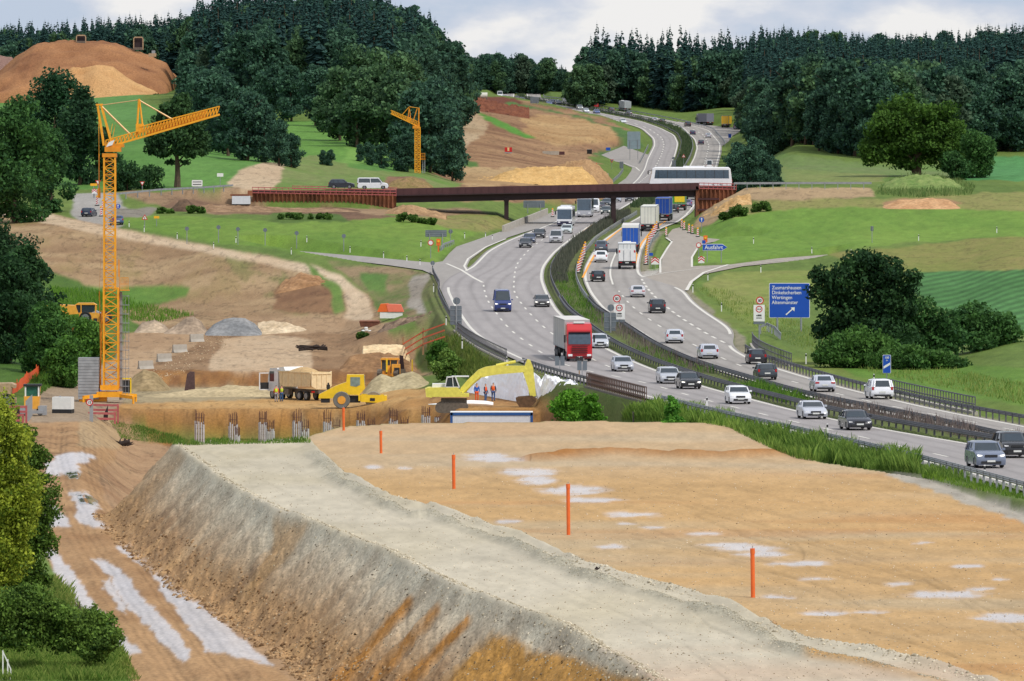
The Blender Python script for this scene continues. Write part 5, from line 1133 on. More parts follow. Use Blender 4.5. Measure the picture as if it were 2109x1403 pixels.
def back_sign(label,px,pyb,box,disc_=None,ymin=600,road=False,group=None,m=GREYB,lattice=False):
    P=(rP(px,pyb) if road else gP(px,pyb,ymin)); s_=F/P.y; r=signroot(label,P,name='sign_back',group=group); zz=lambda py:(CZ-(py-HZ)/s_)-P.z
    top=pyb
    if box:
        bw=(box[2]-box[0])/s_; bh=(box[3]-box[1])/s_; x=((box[0]+box[2])/2-px)/s_; z=zz((box[1]+box[3])/2)
        slab(rrect(bw,bh,min(bw,bh)*.08),-.03,0,m,'panel',r,z,x); top=box[1]
        t=MB(); 
        for q in (-.3,0,.3): t.box((x,-.05,z+bh*q),(bw*.96,.04,.05))
        t.build('bracing',GALV,r)
        if bw>3: post(r,x-bw*.3,-.3,z,.08,y=-.1); post(r,x+bw*.3,-.3,z,.08,y=-.1)
        else: post(r,x,-.3,z+bh*.5,.05,y=-.09)
    if disc_:
        dx,dy,R=disc_; disc(r,(dx-px)/s_,zz(dy),R/s_,-.02,0,m,'disc'); post(r,(dx-px)/s_,-.3,zz(dy)+R/s_*.8,.045,y=-.06)
    return r
back_sign('grey sign back with round disc above it on the outer bend by the parapet',938,684,(927,630,951,669),(940.5,620,7.5),road=True)
back_sign('grey sign back with round disc above it in the median beside the speed plate',1258,686,(1244,644,1269,682),(1258,634,7),road=True)
back_sign('tall bluish back of a big gantry panel left of the far carriageway',1305,330,(1292,271,1319,307),ymin=1500,m=mat('bluish_sign_back',(138,156,164),.5,.3,var=.12,scale=.8))
back_sign('wide grey sign back under the brown bridge at the left',1100,446,(1078,413,1122,428),ymin=1250)
back_sign('small grey panel back far up on the left edge of the motorway',1100,216,(1092,200,1110,213),ymin=2200)
back_sign('narrow dark sign back left of the coach beside the far slip',1280,360,(1276,333,1284,347),None,1500)
back_sign('dark sign back in the far median above the coach',1388,352,(1384,330,1392,344),(1387,326,3),1500)
back_sign('grey arrow shaped sign back behind the no entry disc on the slip road corner',903,512,(876,474,920,488),None,900)
back_sign('round disc back on a post at the slip road corner',927,498,None,(928,477,4.5),900)
for i,(px,py,dx) in enumerate([(385,503,0),(450,500,0),(490,504,0),(546,506,0),(611,512,0),(708,518,0)]):
    lab=['first','second','third','fourth','fifth','last'][i]
    P=gP(px,py,1000); s_=F/P.y
    r=signroot('small dark round marker sign, %s from the crane along the meadow road'%lab,P,name='round_marker',group='round marker signs in the meadow'); 
    disc(r,0,32/s_,4.3/s_,-.03,0,GREYB,'disc',12); post(r,0,-.2,30/s_,.06)
back_sign('small grey plate on a white post at the lower end of the meadow',891,556,None,(891,542,4.5),900,group=None)
back_sign('lone slim marker on the right meadow above the big bush',1796,500,(1793,466,1799,476),None,1000)
def ring_sign(label,px,pyb,cy,R,ymin=900,face=None,col=None,txt=None):
    P=gP(px,pyb,ymin); s_=F/P.y; r=signroot(label,P,name='round_sign'); z=(CZ-(cy-HZ)/s_)-P.z
    disc(r,0,z,R/s_,-.03,0,face or WHITE,'disc')
    if not col: ring(r,0,z,R/s_*.72,R/s_,-.045,-.031,RED)
    if txt=='arrow': a=MB(); a.box((0,-.04,z-.1),(.1,.015,R/s_*1.0)); a.add([(0,-.045,z+R/s_*.8),(-R/s_*.45,-.045,z+.1),(R/s_*.45,-.045,z+.1)],[(0,1,2)]); a.build('arrow',WHITE,r)
    post(r,0,-.3,z,.05); return r
ring_sign('red ringed round sign beside the orange lamp on the slip road corner',887,533,500,6)
ring_sign('red ringed round sign left of the blue Ausfahrt arrow',1439,540,505,5.5)
ring_sign('round blue sign with white upward arrow on the right bank',1445,478,453,5.5,face=BLUE,col=1,txt='arrow')
ring_sign('small round blue sign beside the crane mast on the side road',243,440,425,5,1100,face=BLUE,col=1,txt='arrow')
# Ausfahrt arrow
P=gP(1455,540,900); s_=F/P.y; r=signroot('blue arrow shaped Ausfahrt exit sign pointing right',P,name='exit_sign'); z=(CZ-(509.5-HZ)/s_)-P.z
W_=51/s_; hh=14/s_; x0=(1447-1455)/s_; pts=[(x0,z-hh/2),(x0+W_*.8,z-hh/2),(x0+W_,z),(x0+W_*.8,z+hh/2),(x0,z+hh/2)]
slab(pts,-.02,.02,WHITE,'border',r,0); pts=[(a*.985+.02,(b-z)*.86+z) for a,b in pts]; slab(pts,-.05,-.025,BLUE,'panel',r,0)
text_mesh('Ausfahrt',.82,WHITE,r,(x0+.30,-.055,z-.27),bold=.006,sx=.92); post(r,.1,-.3,z-hh/2,.06); post(r,W_*.6,-.3,z-hh/2,.06)
# 100 m beacon
P=gP(1826,790,500); s_=F/P.y; r=signroot('tall blue countdown sign reading 100 m with one white slanted bar',P,name='countdown_sign'); zt=(CZ-(731-HZ)/s_)-P.z; zb=(CZ-(769-HZ)/s_)-P.z; w=17/s_; h=zt-zb
slab(rrect(w,h,.06),-.02,.02,WHITE,'border',r,(zt+zb)/2,.02); slab(rrect(w-.07,h-.07,.05),-.04,-.022,BLUE,'panel',r,(zt+zb)/2,.02)
text_mesh('100',.27,WHITE,r,(.02,-.045,zt-.34),'CENTER',bold=.005); text_mesh('m',.2,WHITE,r,(.02,-.045,zt-.56),'CENTER',bold=.004)
b=MB(); b.add([(-w/2+.1,-.045,zb+.42),(w/2-.06,-.045,zb+.78),(w/2-.06,-.045,zb+1.0),(-w/2+.1,-.045,zb+.64)],[(0,1,2,3)]); b.build('bar',WHITE,r); post(r,.02,-.6,zb,.05)
def small_sign(label,px,pyb,box,m,ymin,txt=None,name='small_sign',cat='road sign',stripes=None):
    P=gP(px,pyb,ymin); s_=F/P.y; r=signroot(label,P,cat,name); w=(box[2]-box[0])/s_; h=(box[3]-box[1])/s_; x=((box[0]+box[2])/2-px)/s_; z=(CZ-((box[1]+box[3])/2-HZ)/s_)-P.z
    slab(rrect(w,h,min(w,h)*.12),-.02,.02,m,'panel',r,z,x)
    if stripes:
        b=MB()
        for k in range(2):
            zz=z-h*.3+k*h*.38
            b.add([(x-w/2,-.03,zz),(x,-.03,zz+w*.38),(x,-.03,zz+w*.38+h*.2),(x-w/2,-.03,zz+h*.2)],[(0,1,2,3)]); b.add([(x,-.03,zz+w*.38),(x+w/2,-.03,zz),(x+w/2,-.03,zz+h*.2),(x,-.03,zz+w*.38+h*.2)],[(0,1,2,3)])
        b.build('chevron',RED,r)
    if txt: 
        b=MB()
        for q in txt: b.box((x,-.03,z+h*q),(w*.8,.012,h*.12))
        b.build('lettering',DARK,r)
    post(r,x,-.3,z,.05)
    return r
small_sign('red and white chevron board at the start of the closed exit island',1349,552,(1341,532,1357,545),WHITE,900,stripes=1,name='chevron_board')
small_sign('red and white chevron board below the Ausfahrt arrow',1445,545,(1438,529,1451,542),WHITE,900,stripes=1,name='chevron_board')
small_sign('small blue plate on the closed exit island',1341,552,(1337,521,1345,527),BLUE,900)
small_sign('small blue plate above the Ausfahrt arrow',1450,520,(1446,495,1453,502),BLUE,900)
small_sign('white information board beside the left side road',406,392,(395,371,417,384),WHITE,1150,(.2,-.2))
small_sign('small white board on a tall post near the dirt ramp',453,385,(447,357,460,364),WHITE,1150)
small_sign('red and white chevron board on the traffic island left of the crane mast',195,408,(189,390,200,399),WHITE,1150,stripes=1,name='chevron_board')
small_sign('yellow direction plate above the chevron board left of the crane mast',193,408,(186,378,200,383),YEL,1150)
small_sign('yellow direction plate in the meadow right of the crane mast',322,466,(317,445,328,450),YEL,1050)
small_sign('blue sign on a post at the far parking bay exit',1503,292,(1500,276,1506,284),BLUE,1900)
small_sign('small blue plate by the far construction entrance',1252,318,(1248,304,1257,310),BLUE,1700)
def tri(label,px,pyb,cy,R,ymin,up=True,face=WHITE):
    P=gP(px,pyb,ymin); s_=F/P.y; r=signroot(label,P,name='triangle_sign'); z=(CZ-(cy-HZ)/s_)-P.z; R/=s_; u=1 if up else -1
    T=[(-R,-R*.58*u),(R,-R*.58*u),(0,R*1.16*u)]; slab(T,-.02,.02,RED,'border',r,z); slab([(a*.62,b*.62) for a,b in T],-.035,-.022,face,'face',r,z)
    if up: b=MB(); b.box((0,-.045,z),(.08,.01,R*.6)); b.build('pictogram',DARK,r)
    post(r,0,-.3,z-R*.3,.05)
tri('red bordered warning triangle in the meadow right of the crane mast',298,470,449,6.5,1050)
tri('inverted triangle give way sign by the side road bushes',293,397,377,5,1170,False); tri('inverted triangle give way sign just left of the crane mast',202,400,375,6,1150,False)
tri('dark back of a give way triangle at the far slip junction',1260,350,331,4,1500,False,GREYB)
tri('small warning triangle in the far median above the coach',1408,352,322,4,1700,True)
# orange lamp unit
for px,py,lab in((903,520,'orange warning lamp box on a post at the slip road corner'),(1453,512,'orange warning lamp above the Ausfahrt arrow')):
    P=gP(px,py,900); s_=F/P.y; r=thing('warning_lamp',lab,'warning lamp',P); b=MB(); b.box((0,0,20/s_),(.6,.3,1.0)); b.build('lamp_box',ORG,r); b=MB(); b.tube((0,-.15,22/s_),(0,-.22,22/s_),.18,12); b.build('lens',YEL,r); b=MB(); b.box((0,0,8/s_),(.2,.2,16/s_)); b.build('post',ORG,r)
# beacons (red-white boards with yellow lamps)
def beacon_mesh():
    m=MB(); m.box((0,0,.62),(.26,.05,.95)); a=mesh_from('board',m.v,m.f,WHITE)
    m=MB()
    for k in range(4): z=.2+k*.26; m.add([(-.13,-.03,z),(.13,-.03,z+.14),(.13,-.03,z+.27),(-.13,-.03,z+.13)],[(0,1,2,3)])
    b=mesh_from('stripes',m.v,m.f,RED); m=MB(); m.tube((0,-.06,1.2),(0,.06,1.2),.12,10); c=mesh_from('lamp',m.v,m.f,YEL); m=MB(); m.box((0,0,.06),(.5,.4,.12)); d=mesh_from('foot',m.v,m.f,BLACK)
    return a,b,c,d
BM=beacon_mesh()
def beacon(P,label,group,sc=1.0):
    r=thing('barrier_beacon',label,'traffic beacon',P,rnd.uniform(-.3,.3),group); r.scale=(sc,)*3
    for nm,me in zip(('board','stripes','lamp','foot'),BM): link(nm,me,r)
for i in range(8):
    t=i/7; beacon(rP(1191+t*14,563-t*43),'red and white striped beacon with yellow lamp in the row along the median curve','beacons along the median curve',1.25)
for i in range(15):
    t=i/14; px=interp1([(0,1330),(.5,1334),(1,1355)],t); beacon(rP(px,546-t*75),'red and white striped beacon with yellow lamp in the row closing off the exit','beacons closing off the exit',1.25)
for i,(px,py) in enumerate([(1404,470),(1409,474),(1419,480),(1426,482),(1437,488),(1372,487)]):
    beacon(rP(px,py),['leftmost striped beacon of the five across the exit','second striped beacon from the left across the exit','third striped beacon across the exit','fourth striped beacon across the exit','rightmost striped beacon of the five across the exit','single striped beacon at the tip of the closed exit island'][i],'beacons across the exit',1.15)
for px,py in [(1138,447)]: beacon(rP(px,py),'lone striped beacon left of the white coach under the bridge',None or 'single beacons',1.2)
for i,(px,py) in enumerate([(200,424),(212,432),(208,446)]): 
    P=gP(px,py,1100); beacon(P,['striped beacon farthest back on the left side road','middle striped beacon on the left side road','nearest striped beacon on the left side road'][i],'beacons on the left side road',1.3)
# delineator posts
dm=MB(); dm.prism([(-.06,-.05),(.06,-.05),(.04,.06),(-.04,.06)],-.1,.95,'z'); DPM=mesh_from('post_body',dm.v,dm.f,WHITE); dm=MB(); dm.box((0,-.002,.78),(.13,.125,.2)); DPB=mesh_from('black_band',dm.v,dm.f,DARK)
dl=[(1486,640,'r'),(1427,601,'r'),(1458,577,'r'),(1567,560,'r'),(1552,502,'m'),(1672,522,'m'),(2053,480,'m'),(1892,496,'m'),(1580,682,'r'),(1660,748,'r'),(1800,792,'r'),(1753,528,'m'),(721,520,'m'),(790,531,'m'),(838,540,'m'),(865,548,'m'),(600,524,'m'),(867,508,'g'),(957,492,'g'),(1000,490,'g'),(1014,495,'g'),(919,668,'l'),(952,716,'l'),(891,560,'l'),(893,600,'l'),(1044,755,'l'),(1220,790,'l'),(1456,842,'l'),(1704,900,'l'),(2028,990,'l'),(266,468,'m'),(297,478,'m'),(365,492,'m'),(440,512,'m'),(486,500,'m'),(632,498,'m')]
for i,(px,py,k) in enumerate(dl):
    P=rP(px,py) if k in 'rl' else gP(px,py,900)
    r=thing('delineator_post','slim white roadside marker post with black band '+({'r':'on the right edge of the motorway','l':'on the near left edge of the motorway','m':'beside the small side road','g':'around the slip road island'}[k]),'marker post',P,0,{'r':'marker posts on the right edge','l':'marker posts on the near edge','m':'marker posts along the side roads','g':'marker posts around the slip island'}[k])
    link('post_body',DPM,r); link('black_band',DPB,r)
# pairs of little dark boards near the median start of the near bridge
for px,py,lab in((1347,0,''),):
    pass
for px,py0,lab in [(1153,765,'pair of small dark plates on the railing left of the near bridge'),(1199,775,'pair of small dark plates just left of the near bridge')]:
    P=rP(px,py0); s_=F/P.y; r=thing('plate_pair',lab,'road sign',P); b=MB()
    for q in(-.26,.26): b.box((q,0,1.0),(.4,.04,.9))
    b.build('plate',GREYB,r); b=MB(); b.box((0,.05,.5),(.08,.08,1.2)); b.build('post',GALV,r)
P=rP(1193,772); r=thing('signal_pair','two small dark boards on a brown post between the plate pairs','road sign',P); b=MB()
for q in(-.2,.2): b.box((q,0,1.5),(.34,.1,.42))
b.build('board',DARK,r); b=MB(); b.box((0,.05,.6),(.1,.1,1.6)); b.build('post',WOOD,r)
# concrete barrier by the coaches under the bridge
b=MB(); P=[rP(x,y) for x,y in((1046,478),(1085,462),(1110,452),(1136,441))]
for a,c in zip(P[:-1],P[1:]): b.beam(a+Vector((-.8,0,.5)),c+Vector((-.8,0,.5)),.3,1.1)
tag(b.build('concrete_barrier',CONC),'long pale concrete barrier left of the coaches under the bridge','barrier')
# ------------------------------------------------------------------ vehicles (local +x is forward)
GLASS=mat('car_glass',(52,62,70),.06,var=.1,spec=.9); GLASSL=mat('windscreen_glass',(58,76,92),.05,var=.15,spec=1.0); RIM=mat('alloy_rim',(150,152,156),.35,.7,var=.1)
HL=mat('headlamp_glass',(236,238,240),.15,var=.03); TL=mat('tail_lamp',(176,18,22),.25,var=.05); PLATE=mat('number_plate',(216,218,214),.5,var=.03); CHROME=mat('chrome',(180,182,186),.2,.9,var=.03)
HLON=mat('headlamp_lit',(255,250,236),.2,var=.02); _b=HLON.node_tree.nodes['Principled BSDF']; _b.inputs['Emission Color'].default_value=(1,.96,.86,1); _b.inputs['Emission Strength'].default_value=2.0
KIND={ # L,W,H,belt,hoodfront,xcowl,xroof_f,xroof_r,xbase_r,rear_top
'sedan':(4.7,1.82,1.45,.95,.74,.21,.075,-.20,-.36,.98),'hatch':(4.15,1.76,1.48,.97,.76,.235,.09,-.36,-.465,1.0),'wagon':(4.75,1.83,1.47,.96,.75,.215,.075,-.38,-.475,1.0),
'suv':(4.5,1.88,1.66,1.08,.92,.235,.09,-.37,-.465,1.1),'mpv':(4.7,1.88,1.68,1.03,.86,.29,.13,-.40,-.475,1.05),'coupe':(4.6,1.82,1.38,.91,.70,.17,.03,-.17,-.40,.98),
'van':(5.3,1.95,1.98,1.12,.98,.34,.20,-.475,-.492,1.12),'tallvan':(5.9,2.02,2.55,1.35,1.08,.36,.24,-.48,-.494,1.35)}
WHEELS={}
def wheel_meshes(R,w):
    k=(round(R,2),round(w,2))
    if k not in WHEELS:
        n=18; prof=[(.55*R,-w/2+.02),(.9*R,-w/2),(R,-w/2+.04),(R,w/2-.04),(.9*R,w/2),(.55*R,w/2-.02)]
        m=MB(); m.rings([[(r*math.cos(2*math.pi*i/n),y,r*math.sin(2*math.pi*i/n)) for i in range(n)] for r,y in prof],True)
        t=mesh_from('tyre',m.v,m.f,BLACK); m=MB(); m.tube((0,-w/2+.005,0),(0,w/2-.005,0),.62*R,12); 
        for i in range(5):
            a=2*math.pi*i/5
            for s in(-1,1): m.beam((0,s*(w/2+.003),0),(.56*R*math.cos(a),s*(w/2+.003),.56*R*math.sin(a)),.012,R*.16)
        WHEELS[k]=(t,mesh_from('rim',m.v,m.f,RIM))
    return WHEELS[k]
def add_wheel(r,x,y,R,w,rim=True,z=None):
    t,rm=wheel_meshes(R,w); o=link('wheel',t,r); o.location=(x,y,R if z is None else z)
    if rim: link('rim',rm,o)
    return o
def car_parts(r,kind,pm,lod,lit=False,front=True,panel=False):
    L,W,H,bz,hf,xc,xrf,xrr,xbr,rt=KIND[kind]; w=W/2; R=.33 if kind not in('suv','tallvan') else .37; xa=.305*L; xb=-.29*L
    if kind in('van','tallvan'): xa=.33*L; xb=-.27*L
    def arch(cx): return [(cx+(R+.07)*math.cos(math.radians(a)),R-.02+(R+.07)*math.sin(math.radians(a))) for a in range(-8,190,28)]
    S=[(-.47*L,.24),(-.5*L,.42),(-.5*L,.62),(-.488*L,rt-.16),(-.47*L,rt),(xbr*L,rt+.01),(xc*L,bz+.02),(xc*L*.5+.23*L,(bz*.55+hf*.45)+.03),(.455*L,hf),(.49*L,hf-.16),(.5*L,.45),(.478*L,.2)]
    S+=arch(xa)+[(xa-R-.1,.2),(xb+R+.1,.2)]+arch(xb)
    R_=[]
    for s,kx,kz in((-1,.972,.085),(-.93,.99,.02),(-.6,1,-.005),(.6,1,-.005),(.93,.99,.02),(1,.972,.085)):
        R_.append([(x*(kx if abs(x)>.42*L else 1),s*w,z-(kz if z>.62 else 0)) for x,z in S])
    m=MB(); m.rings(R_)
    def g8(xf,xr,y,z,c=.16): return [(xf*L,-y*.72,z),(xf*L,y*.72,z),(xf*L-c,y,z),(xr*L+c*.5,y,z),(xr*L,y*.8,z),(xr*L,-y*.8,z),(xr*L+c*.5,-y,z),(xf*L-c,-y,z)]
    zt=H-.11; f=(zt-bz)/(H-.03-bz)
    A=g8(xc,xbr,w*.93,bz-.03); Bq=g8(xc+(xrf-xc)*f,xbr+(xrr-xbr)*f,w*.80,zt); Cq=g8(xrf,xrr,w*.74,H-.04,.2); Dq=g8(xrf-.04,xrr+.03,w*.58,H,.2)
    m.rings([Bq,Cq,Dq])
    for i,j in((2,2),(7,7),(3,3),(6,6),(4,4),(5,5)): m.beam(Vector(A[i])*1.003,Vector(Bq[j])*1.0,.09 if i in(2,7) else .13)
    for s in(-1,1):
        xm=(A[2][0]+A[3][0])/2+.05; m.beam((xm,s*w*.93,bz-.03),(xm-.08,s*w*.805,zt),.09)
        if kind in('wagon','mpv','suv'): xm=A[3][0]+.22*(A[2][0]-A[3][0]); m.beam((xm,s*w*.93,bz-.03),(xm+.02,s*w*.805,zt),.1)
    if panel: # closed van sides
        for s in(-1,1): m.add([(A[2][0]-.95,s*(w*.945),bz-.03),(A[3][0],s*w*.945,bz-.03),(Bq[3][0],s*w*.82,zt+.01),(Bq[2][0]-.5,s*w*.82,zt+.01)],[(0,1,2,3)])
    m.build('body',pm,r,True)
    g=MB(); g.rings([A,Bq]); g.build('windows',GLASS,r)
    for x in(xa,xb):
        for s in(-1,1): add_wheel(r,x,s*(w-.12),R,.22,lod<2)
    hz=hf-.14
    for s in(-1,1):
        h=MB(); h.prism([(s*w*.58,hz-.04),(s*w*.9,hz-.02),(s*w*.92,hz+.07),(s*w*.62,hz+.04)],.455*L,.487*L,'x'); h.build('headlight',HLON if lit else HL,r)
        h=MB(); 
        if kind in('hatch','mpv','suv','van','tallvan','wagon'): h.box((-.488*L,s*w*.86,rt-.14),(.05,.17,.26))
        else: h.box((-.492*L,s*w*.76,rt-.17),(.05,.34,.13))
        h.build('tail_light',TL,r)
    if lod<2:
        h=MB(); h.box((.497*L,0,hz+.0),(.05,w*.85,.14)); h.box((.497*L,0,.36),(.05,w*1.35,.16)); h.build('grille',DARK,r)
        h=MB(); h.box((-.498*L,0,.33),(.05,w*1.5,.16)); h.build('rear_bumper_trim',DARK,r)
        for x in(.525*L if False else .506*L,-.507*L):
            h=MB(); h.box((x,0,.45 if x>0 else .62),(.02,.52,.12)); h.build('number_plate',PLATE,r)
        for s in(-1,1):
            h=MB(); h.box((xc*L-.28,s*(w+.10),bz+.08),(.16,.2,.14)); h.build('mirror',pm,r)
    return L
def heading(Y,way,c=None):
    c1,c2=(LO,LI) if way<0 else (RI,RO)
    sl=((float(XA(c1,Y+6))+float(XA(c2,Y+6)))-(float(XA(c1,Y-6))+float(XA(c2,Y-6))))/24
    sz=(float(zr(Y+8))-float(zr(Y-8)))/16
    v=Vector((sl,1,sz)); return v.normalized()
def place(r,P,way,L,rzoff=0,away=None):
    v=away or heading(P.y,way); c=P+v*(L/2+.05); f=v if way>0 else -v
    f=Matrix.Rotation(rzoff,3,'Z')@f
    c.z=float(zr(c.y))+.01 if away is None else c.z
    r.location=c; r.rotation_euler=Vector((f.x,f.y,0)).to_track_quat('X','Z').to_euler()
    r.rotation_euler=(0,-math.asin(max(-1,min(1,f.z))),math.atan2(f.y,f.x))
def car(kind,col,px,py,way,label,lit=False,rz=0,panel=False,name=None,rough=.25,metal=.0):
    P=rP(px,py); s_=F/P.y; r=thing(name or 'car',label,'van' if 'van' in kind else 'car',P); L=car_parts(r,kind,paint(col,rough,metal),2 if s_<8.8 else 1,lit,panel=panel)
    place(r,P,way,L,rz); return r
SIL=(176,180,188); BLK=(26,27,31); DBL=(34,38,54); WHT=(226,228,232); DGR=(58,60,66)
car('suv',(112,122,142),2042,965,-1,'grey-blue off-roader with lit headlamps, nearest car in the lower right',True)
car('suv',BLK,2096,944,-1,'black off-roader cut off by the right frame edge')
car('sedan',(40,42,52),1772,887,-1,'dark navy saloon with silver wheels left of the two nearest off-roaders')
car('coupe',(186,190,200),1681,864,-1,'silver coupe with chrome grille behind the navy saloon')
car('hatch',WHT,1526,833,-1,'small white hatchback on the oncoming side beside the median')
car('sedan',BLK,1424,802,-1,'black saloon overtaking beside a silver one near the stream bridge',True)
car('wagon',SIL,1382,791,-1,'silver estate partly behind the black saloon')
car('sedan',(170,174,184),1286,766,-1,'silver saloon driving just right of the red lorry')
car('hatch',(186,190,198),1237,718,-1,'pale silver car half hidden behind the red lorry')
car('sedan',(84,82,84),1117,633,-1,'dark grey saloon with lit headlamps right of the blue van',True)
car('tallvan',(40,56,116),1036,643,-1,'dark blue high-roof van on the entry lane',True,panel=True,name='delivery_van')
car('sedan',(46,48,54),1081,511,-1,'front dark saloon of three following one another')
car('sedan',(52,64,92),1089,501,-1,'dark blue saloon in the middle of three following one another')
car('sedan',(44,44,50),1109,491,-1,'rearmost dark saloon of three following one another')
car('van',(178,178,184),1144,501,-1,'silver-grey minivan left of the pale small car',name='minivan')
car('hatch',(190,200,202),1166,482,-1,'pale small car just below the white coach')
car('tallvan',WHT,1222,438,-1,'white van right of the silver coach',panel=True,name='delivery_van')
car('hatch',(78,88,90),1247,442,-1,'dark grey car with headlamps on left of the bridge pier',True)
car('sedan',(60,48,60),1236,432,-1,'dark reddish car behind the white van'); car('hatch',(70,78,88),1249,425,-1,'grey car beneath the bridge girder by the pier'); car('van',(150,160,174),1256,417,-1,'grey minivan under the bridge left of the pier',name='minivan')
car('hatch',(150,156,170),1270,417,-1,'silver car under the bridge just right of the pier'); car('hatch',(60,62,70),1296,416,-1,'dark car under the bridge left of the barrier works')
for a in [('tallvan',WHT,1030,202,-1,'small white van at the far crest of the motorway','delivery_van'),('hatch',WHT,1041,204,-1,'tiny white car right of the van at the far crest',None),('sedan',(90,60,60),1067,206,-1,'tiny dark red car on the far crest',None),('sedan',(70,70,80),1078,209,-1,'tiny grey car behind the dark red one on the far crest',None),
 ('hatch',(96,110,160),1133,217,-1,'light blue car left of two dark ones near the crest',None),('suv',(40,44,70),1141,215,-1,'dark blue off-roader between the light blue and the navy car near the crest',None),('suv',(46,50,64),1151,216,-1,'navy off-roader right of the dark blue one near the crest',None),
 ('suv',(150,156,160),1196,226,-1,'silver-grey car ahead of the white one with headlamps',None),('hatch',(200,206,214),1209,232,-1,'pale car with bright headlamps on the far slope',None),('sedan',(70,90,140),1231,234,-1,'blue saloon on the far slope by the motorcycle spot',None),('sedan',(210,214,222),1285,254,-1,'white flat saloon alone on the far left carriageway',None)]:
    car(a[0],a[1],a[2],a[3],a[4],a[5],name=a[6],lit=('headlamps' in a[5]))
for a in [('van',WHT,1169,210,'white minivan at the far end of the right carriageway'),('van',(200,204,212),1202,217,'silver-white minivan by the long rail on the far right carriageway'),('hatch',(190,40,44),1228,222,'small red car on the far right carriageway'),('sedan',(50,46,56),1261,230,'dark saloon between the red car and the grey lorry'),
 ('sedan',(60,58,70),1297,238,'dark car just below the grey lorry on the far slope'),('sedan',(176,176,186),1350,251,'silver saloon left of a dark one on the far bend'),('sedan',(52,44,52),1366,254,'dark saloon right of the silver one on the far bend'),
 ('suv',(54,50,56),1418,261,'dark off-roader highest on the right carriageway bend'),('sedan',(38,44,80),1427,278,'dark blue saloon below the high dark off-roader'),('sedan',(176,180,190),1459,284,'silver saloon near the parking bay exit'),('sedan',(34,36,66),1444,298,'navy saloon lowest of the four on the far right bend'),
 ('tallvan',(222,222,226),1461,349,'white van just above the coach roof'),('hatch',(40,38,44),1388,439,'dark car right of the blue lorry under the bridge'),('hatch',(120,110,150),1416,427,'lilac-grey car right of the green and yellow lorry'),
 ('suv',(84,92,106),1238,519,'grey-blue off-roader in front of the white one on the leaving side'),('suv',(232,234,238),1237.5,541,'white off-roader close behind the grey-blue one'),('hatch',(28,28,34),1233,581,'small black hatchback beside the orange temporary line'),
 ('sedan',(196,196,202),1314,613,'light silver saloon alone in the middle lane'),('suv',(36,38,46),1355,646,'black off-roader on the exit lane divider'),('wagon',(196,200,210),1390,708,'silver estate below the black off-roader'),('wagon',(190,194,206),1462,740,'silver estate second in the line below the direction sign'),
 ('hatch',(34,32,42),1561,751,'black-blue hatchback beside the right guardrail'),('wagon',(52,60,68),1581,783,'dark green-grey estate just below the black-blue hatchback'),('sedan',(188,192,204),1700,808,'silver saloon partly hidden by median grass'),('mpv',(226,228,234),1818,823,'white people carrier right of the hidden silver saloon')]:
    car(a[0],a[1],a[2],a[3],1,a[4],name='delivery_van' if a[0]=='tallvan' else ('minivan' if a[0]=='van' else None),panel=a[0]=='tallvan')
